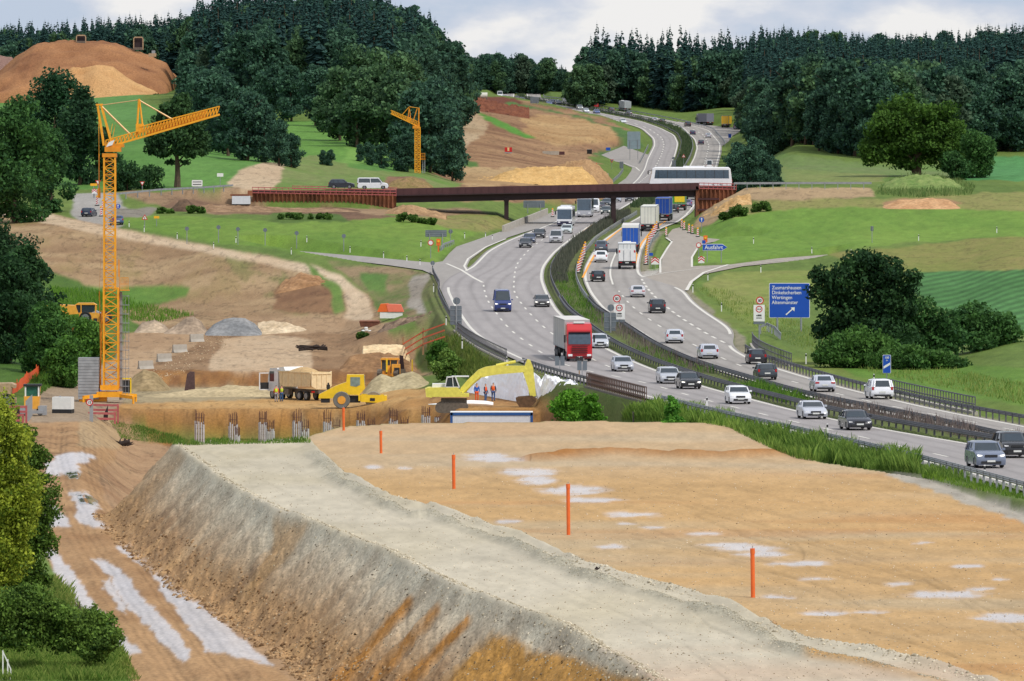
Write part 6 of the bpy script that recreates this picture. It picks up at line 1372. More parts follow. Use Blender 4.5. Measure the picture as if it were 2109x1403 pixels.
# --- lorries
def lorry(px,py,way,label,cab,box,roofc=None,L=16.3,H=4.0,W=2.5,rear=None,lod=1,tract=True,skirt=True,group=None,P=None,away=None,sl=None):
    P=P or rP(px,py); r=thing('lorry',label,'lorry',P,0,group); hw=W/2
    cabL=2.2; xf=L/2; x0=-L/2; x1=L/2-cabL-.75; pm=paint(cab); bm_=mat('box_%d_%d_%d'%box,box,.55,var=.07,scale=.7)
    m=MB(); m.box(((x0+x1)/2,0,(1.15+H)/2),(x1-x0,W,H-1.15)); m.build('cargo_box',bm_,r)
    if roofc: m=MB(); m.box(((x0+x1)/2,0,H+.012),(x1-x0-.02,W-.02,.03)); m.build('box_roof',mat('box_roof',roofc,.6,var=.05),r)
    m=MB()
    for s in(-1,1): m.box(((x0+x1)/2,s*(hw+.004),1.2),(x1-x0,.02,.12)); m.box(((x0+x1)/2,s*(hw+.004),H-.05),(x1-x0,.02,.1))
    for k in range(int((x1-x0)/2.6)+1):
        for s in(-1,1): m.box((x0+.05+k*2.55,s*(hw+.003),(1.15+H)/2),(.06,.016,H-1.2))
    m.build('box_trim',GALV,r)
    m=MB(); m.box(((x0+x1)/2,0,.98),(x1-x0,.9,.3)); m.box((x0+4.5,0,.75),(2.5,W*.9,.5)) if skirt else None; m.build('chassis',DARK,r)
    # rear
    m=MB(); m.box((x0-.012,0,(1.2+H)/2),(.02,.05,H-1.3)); 
    for s in(-1,1): m.box((x0-.012,s*.5,(1.2+H)/2),(.03,.04,H-1.4)); m.box((x0-.012,s*(hw-.04),(1.2+H)/2),(.03,.07,H-1.2))
    m.box((x0-.012,0,H-.05),(.03,W,.1)); m.box((x0-.012,0,1.22),(.03,W,.12)); m.build('door_frame',GALV if rear!='stripe' else DARK,r)
    m=MB(); m.box((x0+.15,0,.58),(.15,W*.95,.18)); m.box((x0+.5,0,.85),(.9,W*.8,.3)); m.build('rear_bumper',DARK,r)
    for s in(-1,1): m=MB(); m.box((x0-.02,s*(hw-.35),.98),(.05,.42,.14)); m.build('tail_light',TL,r)
    m=MB(); m.box((x0-.02,0,.92),(.03,.5,.12)); m.build('number_plate',PLATE,r)
    if rear=='lift':
        m=MB(); m.box((x0-.08,0,2.0),(.1,W*.96,1.7)); m.build('tail_lift',mat('white_lift',(222,222,222),.5,var=.05),r); m=MB()
        for s in(-.45,.45): m.box((x0-.15,s,1.9),(.06,.06,1.5))
        m.build('lift_rail',GALV,r); m=MB()
        for s in(-1,1): m.box((x0-.145,s*1.05,2.5),(.02,.2,.3))
        m.build('warning_stripe',RED,r)
    # wheels
    for x in(x0+1.6,x0+2.9,x0+4.2) if L>12 else (x0+1.8,):
        for s in(-1,1): add_wheel(r,x,s*(hw-.2),.5,.38,lod<2)
    for x in((xf-4.9,xf-1.35) if L>12 else (xf-1.35,)):
        for s in(-1,1): add_wheel(r,x,s*(hw-.2),.52,.36,lod<2)
    # cab
    H2=min(H-.05,3.85); xc=xf-cabL
    S=[(xc,1.0),(xc,H2-.25),(xc+.35,H2),(xf-.75,H2-.12),(xf-.42,H2-.7),(xf-.12,2.45),(xf-.02,1.6),(xf,.5),(xf-.5,.42),(xf-.55,.9)]
    m=MB(); m.rings([[(x*1.0 if x<xf-.3 else x-.1,s*hw*k_,z-(0 if z<3 else d)) for x,z in S] for s,k_,d in((-1,.985,.12),(-1,.93,.0),(1,.93,.0),(1,.985,.12))]); m.build('cab',pm,r,False)
    m=MB(); m.add([(xf+.0,-hw*.88,1.72),(xf+.0,hw*.88,1.72),(xf-.085,hw*.88,2.45),(xf-.085,-hw*.88,2.45),(xf-.27,-hw*.84,2.86),(xf-.27,hw*.84,2.86)],[(0,1,2,3),(3,2,5,4)])
    for s in(-1,1): m.add([(xf-.45,s*(hw*.99+.012),1.85),(xf-1.35,s*(hw*.99+.012),1.85),(xf-1.35,s*(hw*.99+.012),2.65),(xf-.6,s*(hw*.99+.012),2.65)],[(0,1,2,3)])
    m.build('windscreen',GLASSL,r)
    m=MB()
    for k in range(4): m.box((xf+.01,0,.88+k*.2),(.06,W*.62,.11))
    m.box((xf+.0,0,.42),(.14,W*.96,.26)); m.box((xf-.2,0,2.93),(.34,W*.84,.1)); m.build('grille',DARK if cab!=(196,22,34) else mat('dark_red_grille',(96,14,20),.4,var=.05),r)
    for s in(-1,1):
        m=MB(); m.box((xf+.03,s*(hw-.33),.62),(.08,.42,.22)); m.build('headlight',HL,r); m=MB(); m.box((xf-.35,s*(hw+.2),2.25),(.14,.18,.75)); m.build('mirror',DARK,r)
    m=MB(); m.box((xf+.09,0,.45),(.02,.52,.12)); m.build('number_plate',PLATE,r)
    m=MB(); m.box((xf-.9,0,H2+.02),(.5,1.1,.16)); m.build('roof_light_bar',WHITE,r)
    if sl:
        t=text_mesh(sl[0],.3,sl[1],r,(xf+.02,-.55,2.98)); t.rotation_euler=(math.pi/2,0,math.pi/2); 
    place(r,P,way,L,away=away); return r
o=lorry(1194,745,-1,'red articulated lorry with long white box trailer in painted shade grey on the oncoming side',(196,22,34),(176,176,176),roofc=(214,210,204),H=4.05,W=2.55); o.name='articulated_lorry'  # box grey holds the shade on the trailer side, roof kept lit white
lorry(1291.5,555,1,'white lorry with tail lift driving right behind the blue one',(222,222,222),(214,216,216),L=9.2,H=3.6,rear='lift')
o=lorry(1298,520,1,'tall lorry with bright blue tarpaulin just ahead of the white tail lift lorry',(214,216,220),(26,84,178),roofc=(220,226,230),L=16.3,H=4.0)
b=MB(); b.box((-8.16,0,3.82),(.06,2.52,.36)); b.build('rear_header',WHITE,o)
o=lorry(1334.5,477,1,'cream-white box trailer lorry before the brown bridge',(200,200,196),(214,214,204),L=16.3,H=4.1)
lorry(1364,456,1,'lorry with royal blue tarpaulin trailer right of the cream one',(190,196,210),(24,72,160),L=16.3,H=4.0)
o=lorry(1398,434,1,'green and yellow box lorry passing under the right end of the bridge',(60,130,50),(64,140,54),L=14,H=4.0); b=MB(); b.box((-7.03,-.15,2.75),(.05,1.9,2.3)); b.build('yellow_panel',mat('yellow_panel',(232,200,40),.5,var=.05),o)
lorry(1424,412,1,'dark lorry beyond the green one under the bridge end',(90,60,50),(70,54,58),L=14,H=3.2)
lorry(1293,230,1,'grey tanker-like lorry on the far slope of the right carriageway',(170,174,180),(168,172,178),L=11,H=3.6)
Pp=rP(1467,257)
lorry(0,0,1,'grey curtain trailer lorry parked in the far bay by the wood',(110,112,124),(118,120,136),L=14,H=4,P=rP(1463,258),away=Vector((-.25,1,.0)).normalized())
lorry(0,0,1,'yellow curtain trailer lorry parked in the far bay',(190,160,30),(226,178,30),L=14,H=4,P=rP(1493,263),away=Vector((.12,1,0)).normalized())
r=car('van',(90,96,110),1518,267,1,'dark pickup sized van parked right of the yellow trailer',name='parked_van')
# --- coaches
def coach(label,L,H,body,low=None,front_band=None,group=None):
    r=thing('coach',label,'coach',(0,0,0),0,group); W=2.55; hw=W/2; xf=L/2; x0=-L/2
    S=[(x0+.1,.32),(x0,.7),(x0+.05,1.6),(x0+.25,H-.35),(x0+.6,H-.02),(xf-.9,H),(xf-.45,H-.22),(xf-.2,1.9),(xf,1.1),(xf,.45),(xf-.15,.3)]
    m=MB(); m.rings([[(x,s*hw*k,z-d*(z>2)) for x,z in S] for s,k,d in((-1,1,.14),(-1,.9,.0),(1,.9,.0),(1,1,.14))]); m.build('body',paint(body),r)
    m=MB(); 
    for s in(-1,1): m.add([(x0+.5,s*(hw+.015),1.55),(xf-.75,s*(hw+.015),1.55),(xf-.95,s*(hw+.015),H-.5),(x0+.55,s*(hw+.015),H-.5)],[(0,1,2,3)])
    m.add([(xf-.0,-hw*.94,1.25),(xf-.0,hw*.94,1.25),(xf-.165,hw*.94,1.9),(xf-.165,-hw*.94,1.9),(xf-.36,-hw*.92,H-.42),(xf-.36,hw*.92,H-.42)],[(0,1,2,3),(3,2,5,4)]); m.add([(x0+.03,-hw*.8,1.75),(x0+.03,hw*.8,1.75),(x0+.18,hw*.8,H-.6),(x0+.18,-hw*.8,H-.6)],[(0,1,2,3)]); m.build('windows',GLASSL,r)
    m=MB()
    for i in range(int(L/1.6)):
        for s in(-1,1): m.box((x0+1.4+i*1.6,s*(hw+.02),(1.55+H-.5)/2),(.08,.02,H-2.05))
    m.build('window_pillar',DARK,r)
    if low: m=MB(); m.box((xf-.0,0,.62),(.12,W*.98,.55)); m.build('front_bumper',paint(low),r)
    for x in(xf-2.7,x0+3.2)+((x0+1.9,) if L>12.5 else ()):
        for s in(-1,1): add_wheel(r,x,s*(hw-.17),.5,.34)
    for s in(-1,1):
        m=MB(); m.box((xf+.03,s*(hw-.35),.75),(.08,.4,.2)); m.build('headlight',HL,r); m=MB(); m.box((x0-.02,s*(hw-.2),1.1),(.06,.2,.5)); m.build('tail_light',TL,r)
        m=MB(); m.beam((xf-.4,s*(hw-.1),H-.55),(xf+.25,s*(hw+.2),H-.65),.06); m.box((xf+.28,s*(hw+.22),H-1.0),(.14,.2,.6)); m.build('mirror',DARK,r)
    m=MB(); m.box((xf+.06,0,.5),(.02,.5,.12)); m.build('number_plate',PLATE,r)
    m=MB(); m.box((-.5,0,H+.08),(3.6,1.7,.2)); m.build('roof_air_unit',paint(body),r); return r
r=coach('white coach with dark blue front bumper nearest under the bridge',10,3.3,(226,228,232),(28,30,62)); P=rP(1162.5,467); place(r,P,-1,10)
r=coach('silver coach with large windscreen behind the white coach',12,3.65,(176,178,186)); P=rP(1203,448); place(r,P,-1,12)
r=coach('long white coach crossing the brown bridge above the lorries',14,3.5,(232,232,236)); r.location=(def_x(1424),BY+4.4,CZ-11.05-.25); r.rotation_euler=(0,0,math.pi)
def onroad(kind,col,x,Y,z,ang,label,name='car',panel=False):
    r=thing(name,label,'van' if 'van' in kind else 'car',(x,Y,z),ang); car_parts(r,kind,paint(col),1,panel=panel); return r
onroad('van',(230,230,234),def_x(767),BY+4.5,dz(389)-.12,0,'white minivan on the left approach of the brown bridge','minivan')
onroad('suv',(36,40,52),def_x(702),BY+5,dz(387)-.22,0,'dark pickup-like car left of the white minivan on the approach')
P=gP(182,447,1000); onroad('hatch',(38,48,72),P.x,P.y+2,P.z,math.radians(80),'dark blue hatchback driving away on the left side road')
P=gP(240,463,1000); onroad('hatch',(60,80,120),P.x,P.y,P.z,math.radians(100),'blue car half hidden behind the crane mast on the side road')
# ------------------------------------------------------------------ building site
CY=mat('crane_yellow',(238,164,30),.45,var=.1,scale=2); CYD=mat('crane_orange',(222,140,24),.5,var=.12,scale=2); MY=mat('machine_yellow',(240,200,40),.4,var=.08); PY=mat('faded_yellow',(226,216,96),.5,var=.12); MO=mat('machine_orange',(232,164,60),.45,var=.1)
CREAM=mat('cream_paint',(220,196,152),.55,var=.12); TAN=mat('dusty_tan_paint',(176,148,116),.7,var=.2); DUST=mat('dusty_black',(104,94,84),.8,var=.25,scale=5); GREYP=mat('grey_paint',(150,152,156),.5,var=.08); TARP=mat('white_fleece',(252,252,255),.75,var=.05,scale=2,bump=.3)
DIRT=mat('soil',rough=.95,var=.25,scale=2.2,attr=True,bump=.8,spec=.1); NET=mat('orange_net',(226,92,44),.7,var=.1); BLUEP=mat('blue_barrel',(28,84,190),.35,var=.05)
REBG=mat('reinforcement_sleeve',(196,192,192),.6,.2,var=.15); REBR=mat('reinforcement_rust',(96,62,56),.8,var=.3)
class LP:   # local frame of a thing: photo pixel -> metres beside its foot
    def __init__(s,px,py,P): s.px=px; s.py=py; s.P=P; s.s=F/P.y
    def __call__(s,x,y,d=0): return Vector(((x-s.px)/s.s,d,(s.py-y)/s.s))
def lattice(mb,a,b,w,n,c=.1,d=.06,w2=None,side=None):
    a=Vector(a); b=Vector(b); ax=(b-a).normalized(); sv=Vector(side or (0,1,0)); u=ax.cross(sv).normalized(); v=ax.cross(u).normalized(); w2=w2 or w
    def cr(t,i): ww=(w+(w2-w)*t)/2; return a.lerp(b,t)+u*ww*(1 if i in(0,1) else -1)+v*ww*(1 if i in(0,3) else -1)
    for i in range(4): mb.beam(cr(0,i),cr(1,i),c)
    for k in range(n+1):
        for i in range(4):
            mb.beam(cr(k/n,i),cr(k/n,(i+1)%4),d)
            if k<n: mb.beam(cr(k/n,i if k%2 else (i+1)%4),cr((k+1)/n,(i+1)%4 if k%2 else i),d)
P=gP(225,829,700); l=LP(225,829,P)
cr=thing('tower_crane','tall yellow tower crane with folded lattice jib pointing right','crane',P)
m=MB(); lattice(m,l(229,800),l(229,593),1.5,11,.17,.09); m.build('lower_mast',CY,cr)
m=MB(); lattice(m,l(226,600),l(226,318),1.15,20,.15,.075); m.build('upper_mast',CY,cr)
m=MB()
for k in range(46): z=l(0,600).z+k*.3; m.box((l(228,0).x,-.25,z),(.4,.03,.03))
m.build('ladder',GALV,cr)
m=MB(); m.box(l(226,812),(2.6,2.6,.55)); m.box(l(226,798),(1.9,1.9,.5)); 
for s in((1,1),(1,-1),(-1,1),(-1,-1)): m.beam(l(226,812),l(226,812)+Vector((s[0]*2.6,s[1]*2.6,-.25)),.3,.35); m.tube(l(226,812)+Vector((s[0]*2.6,s[1]*2.6,-.9)),l(226,812)+Vector((s[0]*2.6,s[1]*2.6,-.2)),.12,8)
m.box(l(192,822),(2.9,1.2,.5)); m.build('undercarriage',CY,cr)
m=MB(); 
for k in range(14): m.box(Vector((l(183,0).x,.3,l(0,820).z+.05+k*.31)),(2.15,2.2,.285))
m.build('ballast_block',mat('ballast_concrete',(150,152,156),.85,var=.18,scale=1.5),cr)
m=MB(); m.box(l(233,308),(1.7,1.5,.5)); m.box(l(226,320),(1.5,1.4,.4)); m.box(l(240,300),(1.6,1.3,.35)); m.build('slewing_head',CYD,cr)
m=MB()
for dy in(-.45,.45):
    m.beam(l(201,215,dy),l(214,300,dy),.16,.2); m.beam(l(208,215,dy),l(229,292,dy),.18,.2)
m.beam(l(201,216,-.6),l(201,216,.6),.2); m.beam(l(208,216,-.6),l(208,216,.6),.2); m.beam(l(203,218),l(204,318),.07); m.beam(l(197,216),l(212,215),.12); m.beam(l(232,255,-.3),l(226,286,-.3),.05); m.beam(l(237,257,.3),l(231,288,.3),.05); m.build('head_mast',CY,cr)
def jibseg(mb,a,b,h,n,w=.9,h2=None):
    a=Vector(a); b=Vector(b); h2=h2 or h
    for t in(0,):
        for dy in(-w/2,w/2): mb.beam(a+Vector((0,dy,0)),b+Vector((0,dy,0)),.18,.2)
        mb.beam(a+Vector((0,0,h)),b+Vector((0,0,h2)),.12)
    for dy in(-w/2,w/2): mb.beam(a+Vector((0,dy,h)),b+Vector((0,dy,h2)),.1)
    for k in range(n):
        p=a.lerp(b,k/n); q=a.lerp(b,(k+1)/n); hh=h+(h2-h)*k/n; hq=h+(h2-h)*(k+1)/n
        for dy in(-w/2,w/2): mb.beam(p+Vector((0,dy,.05)),q+Vector((0,dy,hq)),.07); mb.beam(p+Vector((0,dy,.05)),p+Vector((0,dy,hh)),.07)
        mb.beam(p+Vector((0,-w/2,0)),p+Vector((0,w/2,0)),.08); mb.beam(p+Vector((0,-w/2,0)),q+Vector((0,w/2,0)),.06)
m=MB(); jibseg(m,l(218,304),l(288,284),.75,9); jibseg(m,l(288,284),l(452,236),1.15,26,.95,.85); m.build('jib',CY,cr)
m=MB(); jibseg(m,l(300,276,.2),l(424,240,.2),.55,20,.6); m.build('folded_jib_tip',CYD,cr)
m=MB()
for dy in(-.4,.4): m.beam(l(286,204,dy*.3),l(282,270,dy),.13); m.beam(l(287,204,dy*.3),l(294,262,dy),.11)
m.box(l(288,264),(.8,.9,.9)); m.beam(l(280,283),l(290,262),.3); m.build('king_post',CY,cr)
m=MB(); m.tube(l(207,217),l(286,206),.05,6); m.tube(l(287,207),l(357,247),.09,6); m.tube(l(208,218),l(268,277),.11,6); m.build('stay_bar',mat('stay_bar',(206,170,120),.5,.2),cr)
m=MB(); m.prism([(l(219,302).x,l(0,303).z),(l(232,300).x,l(0,299).z),(l(237,0).x,l(0,288).z),(l(225,0).x,l(0,293).z)],-.75,-.7,'y'); m.build('name_plate',WHITE,cr)
m=MB(); m.tube(l(204,318),l(204,405),.06,6); m.box(l(204,398),(.3,.3,1.0)); m.tube(l(205,600),l(208,800),.05,6); m.tube(l(211,470),l(203,620),.012,5) ; m.tube(l(210,640),l(206,800),.09,6); m.build('hoist_rope',CYD,cr)
m=MB(); m.box(l(257,598),(1.0,.9,.08)); 
for q in range(7): m.beam(l(249+q*2.6,598,-.4),l(249+q*2.6,572,-.4),.04)
m.beam(l(249,572,-.4),l(265,572,-.4),.05); m.beam(l(249,585,-.4),l(265,585,-.4),.05); m.beam(l(245,535),l(245,570),.12); m.beam(l(246,555),l(246,800),.05); m.build('service_platform',CYD,cr)
m=MB(); m.beam(l(248.5,601,.3),l(248.5,824,.3),.2,.3)
for x in(253,258,265): m.beam(l(x,608,.3),l(x,824,.3),.04)
for k in range(12): m.beam(l(248,610+k*18.6,.3),l(266,610+k*18.6,.3),.4,.06)
m.build('access_ladder',GALV,cr)
t=thing('water_tank','blue plastic tank standing beside the crane foot','tank',gP(198,822,700)); m=MB(); m.rings([[(r*math.cos(a*math.pi/6),r*math.sin(a*math.pi/6),z) for a in range(12)] for r,z in((.45,0),(.55,.1),(.58,.7),(.55,1.3),(.4,1.45))]); m.build('barrel',BLUEP,t,True); m=MB(); m.tube((0,0,1.45),(0,0,1.55),.15,10); m.build('lid',BLACK,t)
t=thing('site_cabinet','small yellow framed black cabinet right of the crane foot','cabinet',gP(260,810,760)); m=MB(); m.box((0,0,.75),(1.0,.6,1.3)); m.build('cabinet_body',DARK,t); m=MB()
for x in(-.5,.5): m.box((x,-.1,.8),(.12,.7,1.6))
m.box((0,-.1,1.6),(1.1,.7,.14)); m.build('frame',MY,t)
# far crane
P=at(862,1480); l=LP(862,HZ+F*(CZ-P.z)/P.y,P); cr=thing('tower_crane','smaller distant yellow crane with jib to the left before dark trees','crane',P); y0=l.py
m=MB(); lattice(m,l(860,y0),l(860,262),1.05,20,.17,.1); m.build('mast',CY,cr)
m=MB(); jibseg(m,l(864,262),l(805,234),1.0,18,.8,.7); m.build('jib',CY,cr)
m=MB(); 
for dy in(-.4,.4): m.beam(l(863,222,dy),l(862,262,dy),.22); m.beam(l(859,224,dy),l(849,256,dy),.16)
m.beam(l(843,220),l(840,246),.15); m.beam(l(843,220),l(846,248),.15); m.box(l(842,246),(.8,.8,.9)); m.build('head_mast',CYD,cr)
m=MB(); m.tube(l(863,223),l(843,220),.06,6); m.tube(l(843,220),l(827,238),.07,6); m.build('stay_bar',CY,cr)
m=MB(); m.box(l(857,262),(1.4,1.4,.6)); m.build('slewing_head',CYD,cr)
m=MB(); m.box(l(871,328),(1.0,.8,.1)); m.beam(l(867,316,-.3),l(876,316,-.3),.08); m.beam(l(867,322,-.3),l(876,322,-.3),.08)
for x in(867,871,875): m.beam(l(x,316,-.3),l(x,330,-.3),.08)
m.build('service_platform',CYD,cr)
m=MB(); 
for x in(870,875): m.beam(l(x,330,.2),l(x,y0,.2),.12)
for k in range(9): m.beam(l(870,332+k*4,.2),l(875,332+k*4,.2),.09)
m.build('access_ladder',GALV,cr)
# ---- machines
def track(r,x0,x1,y,zr_=.45,w=.55,name='track'):
    m=MB(); n=9; P=[(x0+zr_*math.cos(math.radians(90+180*i/n)),zr_+zr_*math.sin(math.radians(90+180*i/n))) for i in range(n+1)]+[(x1+zr_*math.cos(math.radians(-90+180*i/n)),zr_+zr_*math.sin(math.radians(-90+180*i/n))) for i in range(n+1)]
    m.prism(P,y-w/2,y+w/2,'y'); k=int((x1-x0)/.25)
    for i in range(k): m.box((x0+i*.25,y,2*zr_+.01),(.16,w,.06))
    return m.build(name,DUST,r)
# excavator
P=gP(930,829,674); P=at(930,677); l=LP(930,838,P)
r=thing('excavator','faded yellow crawler excavator reaching its arm over to the right','excavator',P)
for y in(-1.15,1.15):
    track(r,-1.05,1.1,y,.46,.6)
m=MB(); m.box(l(935,818),(2.4,1.8,.8)); m.build('undercarriage',DUST,r)
m=MB(); m.prism([(l(878,0).x,l(0,805).z),(l(880,0).x,l(0,786).z),(l(942,0).x,l(0,785).z),(l(950,0).x,l(0,797).z),(l(966,0).x,l(0,799).z),(l(966,0).x,l(0,805).z)],-1.35,1.3,'y'); m.prism([(l(878,0).x,l(0,805).z),(l(876,0).x,l(0,788).z),(l(890,0).x,l(0,786).z),(l(890,0).x,l(0,806.5).z)],-1.38,1.34,'y'); m.build('upper_body',PY,r)
m=MB(); m.box(l(907,782.5,.2),(1.5,1.8,.35)); m.build('engine_hood',WHITE,r)
m=MB(); 
A=[(917,785),(921,765),(938,763),(946,785)]
for a,b in zip(A,A[1:]+A[:1]):
    for y in(-1.3,-.35): m.beam(l(*a,y),l(*b,y),.09)
for a in A: m.beam(l(*a,-1.3),l(*a,-.35),.09)
m.beam(l(932,764,-1.3),l(934,785,-1.3),.07); m.box(l(948,764,.5),(1.6,1.4,.08)); m.build('cab_frame',WHITE,r)
m=MB(); m.prism([(l(a,0).x,l(0,b).z) for a,b in A],-1.26,-.4,'y'); m.build('cab_glass',GLASS,r)
def plateboom(mb,pts,w,y0=.0): 
    mb.prism([(l(a,0).x,l(0,b).z) for a,b in pts],y0-w/2,y0+w/2,'y')
m=MB(); plateboom(m,[(946,795),(950,786),(962,772),(985,750),(1000,744),(1020,741),(1080,742),(1084,750),(1080,755),(1030,759),(1010,762),(992,766),(975,780),(960,796)],.55); m.build('boom',PY,r)
m=MB(); plateboom(m,[(1076,752),(1082,738),(1086,728),(1092,730),(1098,745),(1100,765),(1104,804),(1092,806),(1087,785)],.42); m.build('dipper_arm',PY,r)
m=MB(); m.tube(l(1022,741),l(1062,733),.13,10); m.tube(l(952,797,-.45),l(990,762,-.45),.13,10); m.tube(l(1095,745,.0),l(1100,780,0),.1,10); m.build('hydraulic_cylinder',PY,r)
m=MB(); m.tube(l(1062,733),l(1083,729),.07,8); m.tube(l(1100,780),l(1106,806),.06,8); m.beam(l(1104,802),l(1096,816),.16); m.beam(l(1090,797),l(1104,800),.12); m.beam(l(1090,797),l(1092,812),.12); m.build('piston_rod',GREYP,r)
m=MB(); m.prism([(l(a,0).x,l(0,b).z) for a,b in [(1064,818),(1062,808),(1068,805),(1096,803),(1104,808),(1104,815),(1094,826),(1084,831),(1072,829)]],-.65,.65,'y')
for q in range(4): m.beam(l(1084,830,-.5+q*.33),l(1080,836,-.5+q*.33),.1)
m.build('bucket',mat('muddy_steel',(96,72,50),.8,var=.35,scale=3),r)
# roller
P=gP(704,841,700); l=LP(704,841,P)
r=thing('road_roller','yellow single drum road roller with cab in front of the tipper truck','road roller',P); l.s=20.2
def X(*p): return [(l(a,0).x,l(0,b).z) for a,b in p]
m=MB(); m.prism(X((656,820),(657,812),(690,795),(714,786),(716,808),(700,809),(684,820)),-.75,.9,'y'); m.build('bonnet',MY,r)
m=MB(); m.prism(X((711,812),(715,771),(750,771),(752,800),(740,813)),-.7,.75,'y'); m.build('cab',MY,r); m=MB()
for y in(-.72,.77): m.add([(l(722,0).x,y,l(0,776).z),(l(742,0).x,y,l(0,776).z),(l(742,0).x,y,l(0,792).z),(l(734,0).x,y,l(0,796).z),(l(722,0).x,y,l(0,794).z)],[(0,1,2,3,4)])
m.box(l(751,785),(.06,1.2,1.2)); m.build('cab_glass',mat('pale_glass',(130,146,142),.1,var=.2,scale=3),r)
for y in(-.95,1.05):
    m=MB(); n=20; Rw=.88; w=.5; prof=[(.5,-w/2+.03),(.93*Rw,-w/2),(Rw,-w/2+.1),(Rw,w/2-.1),(.93*Rw,w/2),(.5,w/2-.03)]; m.rings([[(q*math.cos(2*math.pi*i/n),v,q*math.sin(2*math.pi*i/n)) for i in range(n)] for q,v in prof]); o=m.build('wheel',mat('dusty_tyre',(112,112,108),.85,var=.15),r,True); o.location=(0,y,Rw)
    m=MB(); m.tube((0,-w/2-.01,0),(0,w/2+.01,0),.42,16); o2=m.build('rim',MO,o)
m=MB(); n=28; m.rings([[(.85*math.cos(2*math.pi*i/n),v,.85*math.sin(2*math.pi*i/n)) for i in range(n)] for v in(-1.0,1.0)]); o=m.build('drum',mat('drum_steel',(150,138,120),.6,.4,var=.2),r,True); o.location=(l(770,0).x,0,.85)
m=MB(); 
for y in(-1.12,1.12): m.prism(X((744,812),(790,813),(796,818),(796,826),(788,829),(744,827)),y-.08,y+.08,'y')
m.box(l(742,819),(.3,2.3,.6)); m.box(l(795,819),(.25,2.3,.5)); m.build('drum_frame',MY,r)
m=MB(); m.box(l(722,822),(2.0,.9,.7)); m.box(l(670,824),(.9,1.3,.5)); m.tube(l(676,810),l(676,788),.09,8); m.box(l(676,797),(.35,.3,.5)); m.box(l(768,822,-1.22),(.5,.03,.3)); m.build('chassis',DARK,r)
# tipper truck : +x forward, heading away to the left
P=gP(650,826,730); r=thing('tipper_truck','cream tipper truck with open white cab door loaded with sand','tipper truck',P+Vector((-2.0,4.2,0)),math.radians(124)); r.scale=(1,)*3
m=MB(); m.box((2.9,0,.95),(2.1,2.5,.3)); m.prism([(2.0,.8),(2.0,3.1),(2.2,3.3),(3.6,3.25),(3.95,2.3),(4.05,.8)],-1.22,1.22,'y'); m.build('cab',paint((216,216,218)),r)
m=MB(); 
for s in(-1,1): m.add([(2.75,s*1.235,1.85),(3.75,s*1.235,1.85),(3.62,s*1.235,2.9),(2.75,s*1.235,2.9)],[(0,1,2,3)])
m.add([(4.0,-1.1,1.9),(4.0,1.1,1.9),(3.68,1.1,3.0),(3.68,-1.1,3.0)],[(0,1,2,3)]); m.build('windows',GLASS,r)
d=bpy.data.objects.new('door_pivot',None)
bpy.data.objects.remove(d)
m=MB(); m.box((0,.55,1.2),(.07,1.1,.5)); 
for a,b in(((0,0,.95),(0,0,2.75)),((0,1.1,.95),(0,1.1,2.75)),((0,0,2.72),(0,1.1,2.72)),((0,0,.97),(0,1.1,.97))): m.beam(a,b,.1)
o=m.build('door',paint((224,224,226)),r); o.location=(3.7,1.25,0); o.rotation_euler=(0,0,math.radians(-10)); m=MB(); m.box((0,.55,1.35),(.09,.95,.75)); m.build('door_trim',DARK,o)
m=MB(); m.prism([(-4.3,1.5),(-4.6,2.9),(1.8,3.0),(1.6,1.35)],-1.22,1.22,'y')
for x in(-3.9,-2.6,-1.3,0,1.2): m.box((x,0,2.2),(.1,2.5,1.3))
m.box((-1.3,1.25,2.95),(6.2,.1,.12)); m.box((-1.3,-1.25,2.95),(6.2,.1,.12)); m.build('dump_body',CREAM,r)
m=MB(); m.prism([(-1.25,1.55),(-1.25,3.1),(-1.0,3.0),(1.0,3.0),(1.25,3.1),(1.25,1.55),(.7,1.25),(-.7,1.25)],-4.72,-4.62,'x')
for y in(-.6,0,.6): m.box((-4.75,y,2.15),(.06,.07,1.5))
m.box((-4.76,0,2.85),(.08,2.3,.1)); m.build('tailgate',mat('pale_cream',(228,206,166),.55,var=.1),r)
m=MB(); m.prism([(1.7,2.95),(1.9,3.35),(.9,3.45),(.6,3.05)],-1.2,1.2,'y'); m.build('body_canopy',WHITE,r)
g=MB(); nn=10
for i in range(nn):
    for j in range(6):
        pass
hv=[];hf=[]
for i in range(nn+1):
    for j in range(7):
        u=i/nn*2-1; v=j/6*2-1; hv.append((-1.3+u*2.9,v*1.15,2.7+.75*max(0,1-u*u)*max(0,1-v*v)**.7+.05*math.sin(i*3+j*5)))
for i in range(nn):
    for j in range(6): k=i*7+j; hf.append((k,k+1,k+8,k+7))
link('sand_load',mesh_from('sand_load',hv,hf,mat('sand_load',(196,164,116),.95,var=.15,bump=.3),True),r)
m=MB(); m.box((-.5,0,.95),(8.6,.9,.35)); m.box((.4,1.0,.85),(1.0,.5,.6)); m.build('chassis',DUST,r)
for x in(3.2,1.5,-2.1,-3.45):
    for s in(-1,1): add_wheel(r,x,s*1.02,.5,.36)
for s in(-1,1): m=MB(); m.box((-4.5,s*.95,.95),(.06,.4,.16)); m.build('tail_light',TL,r)
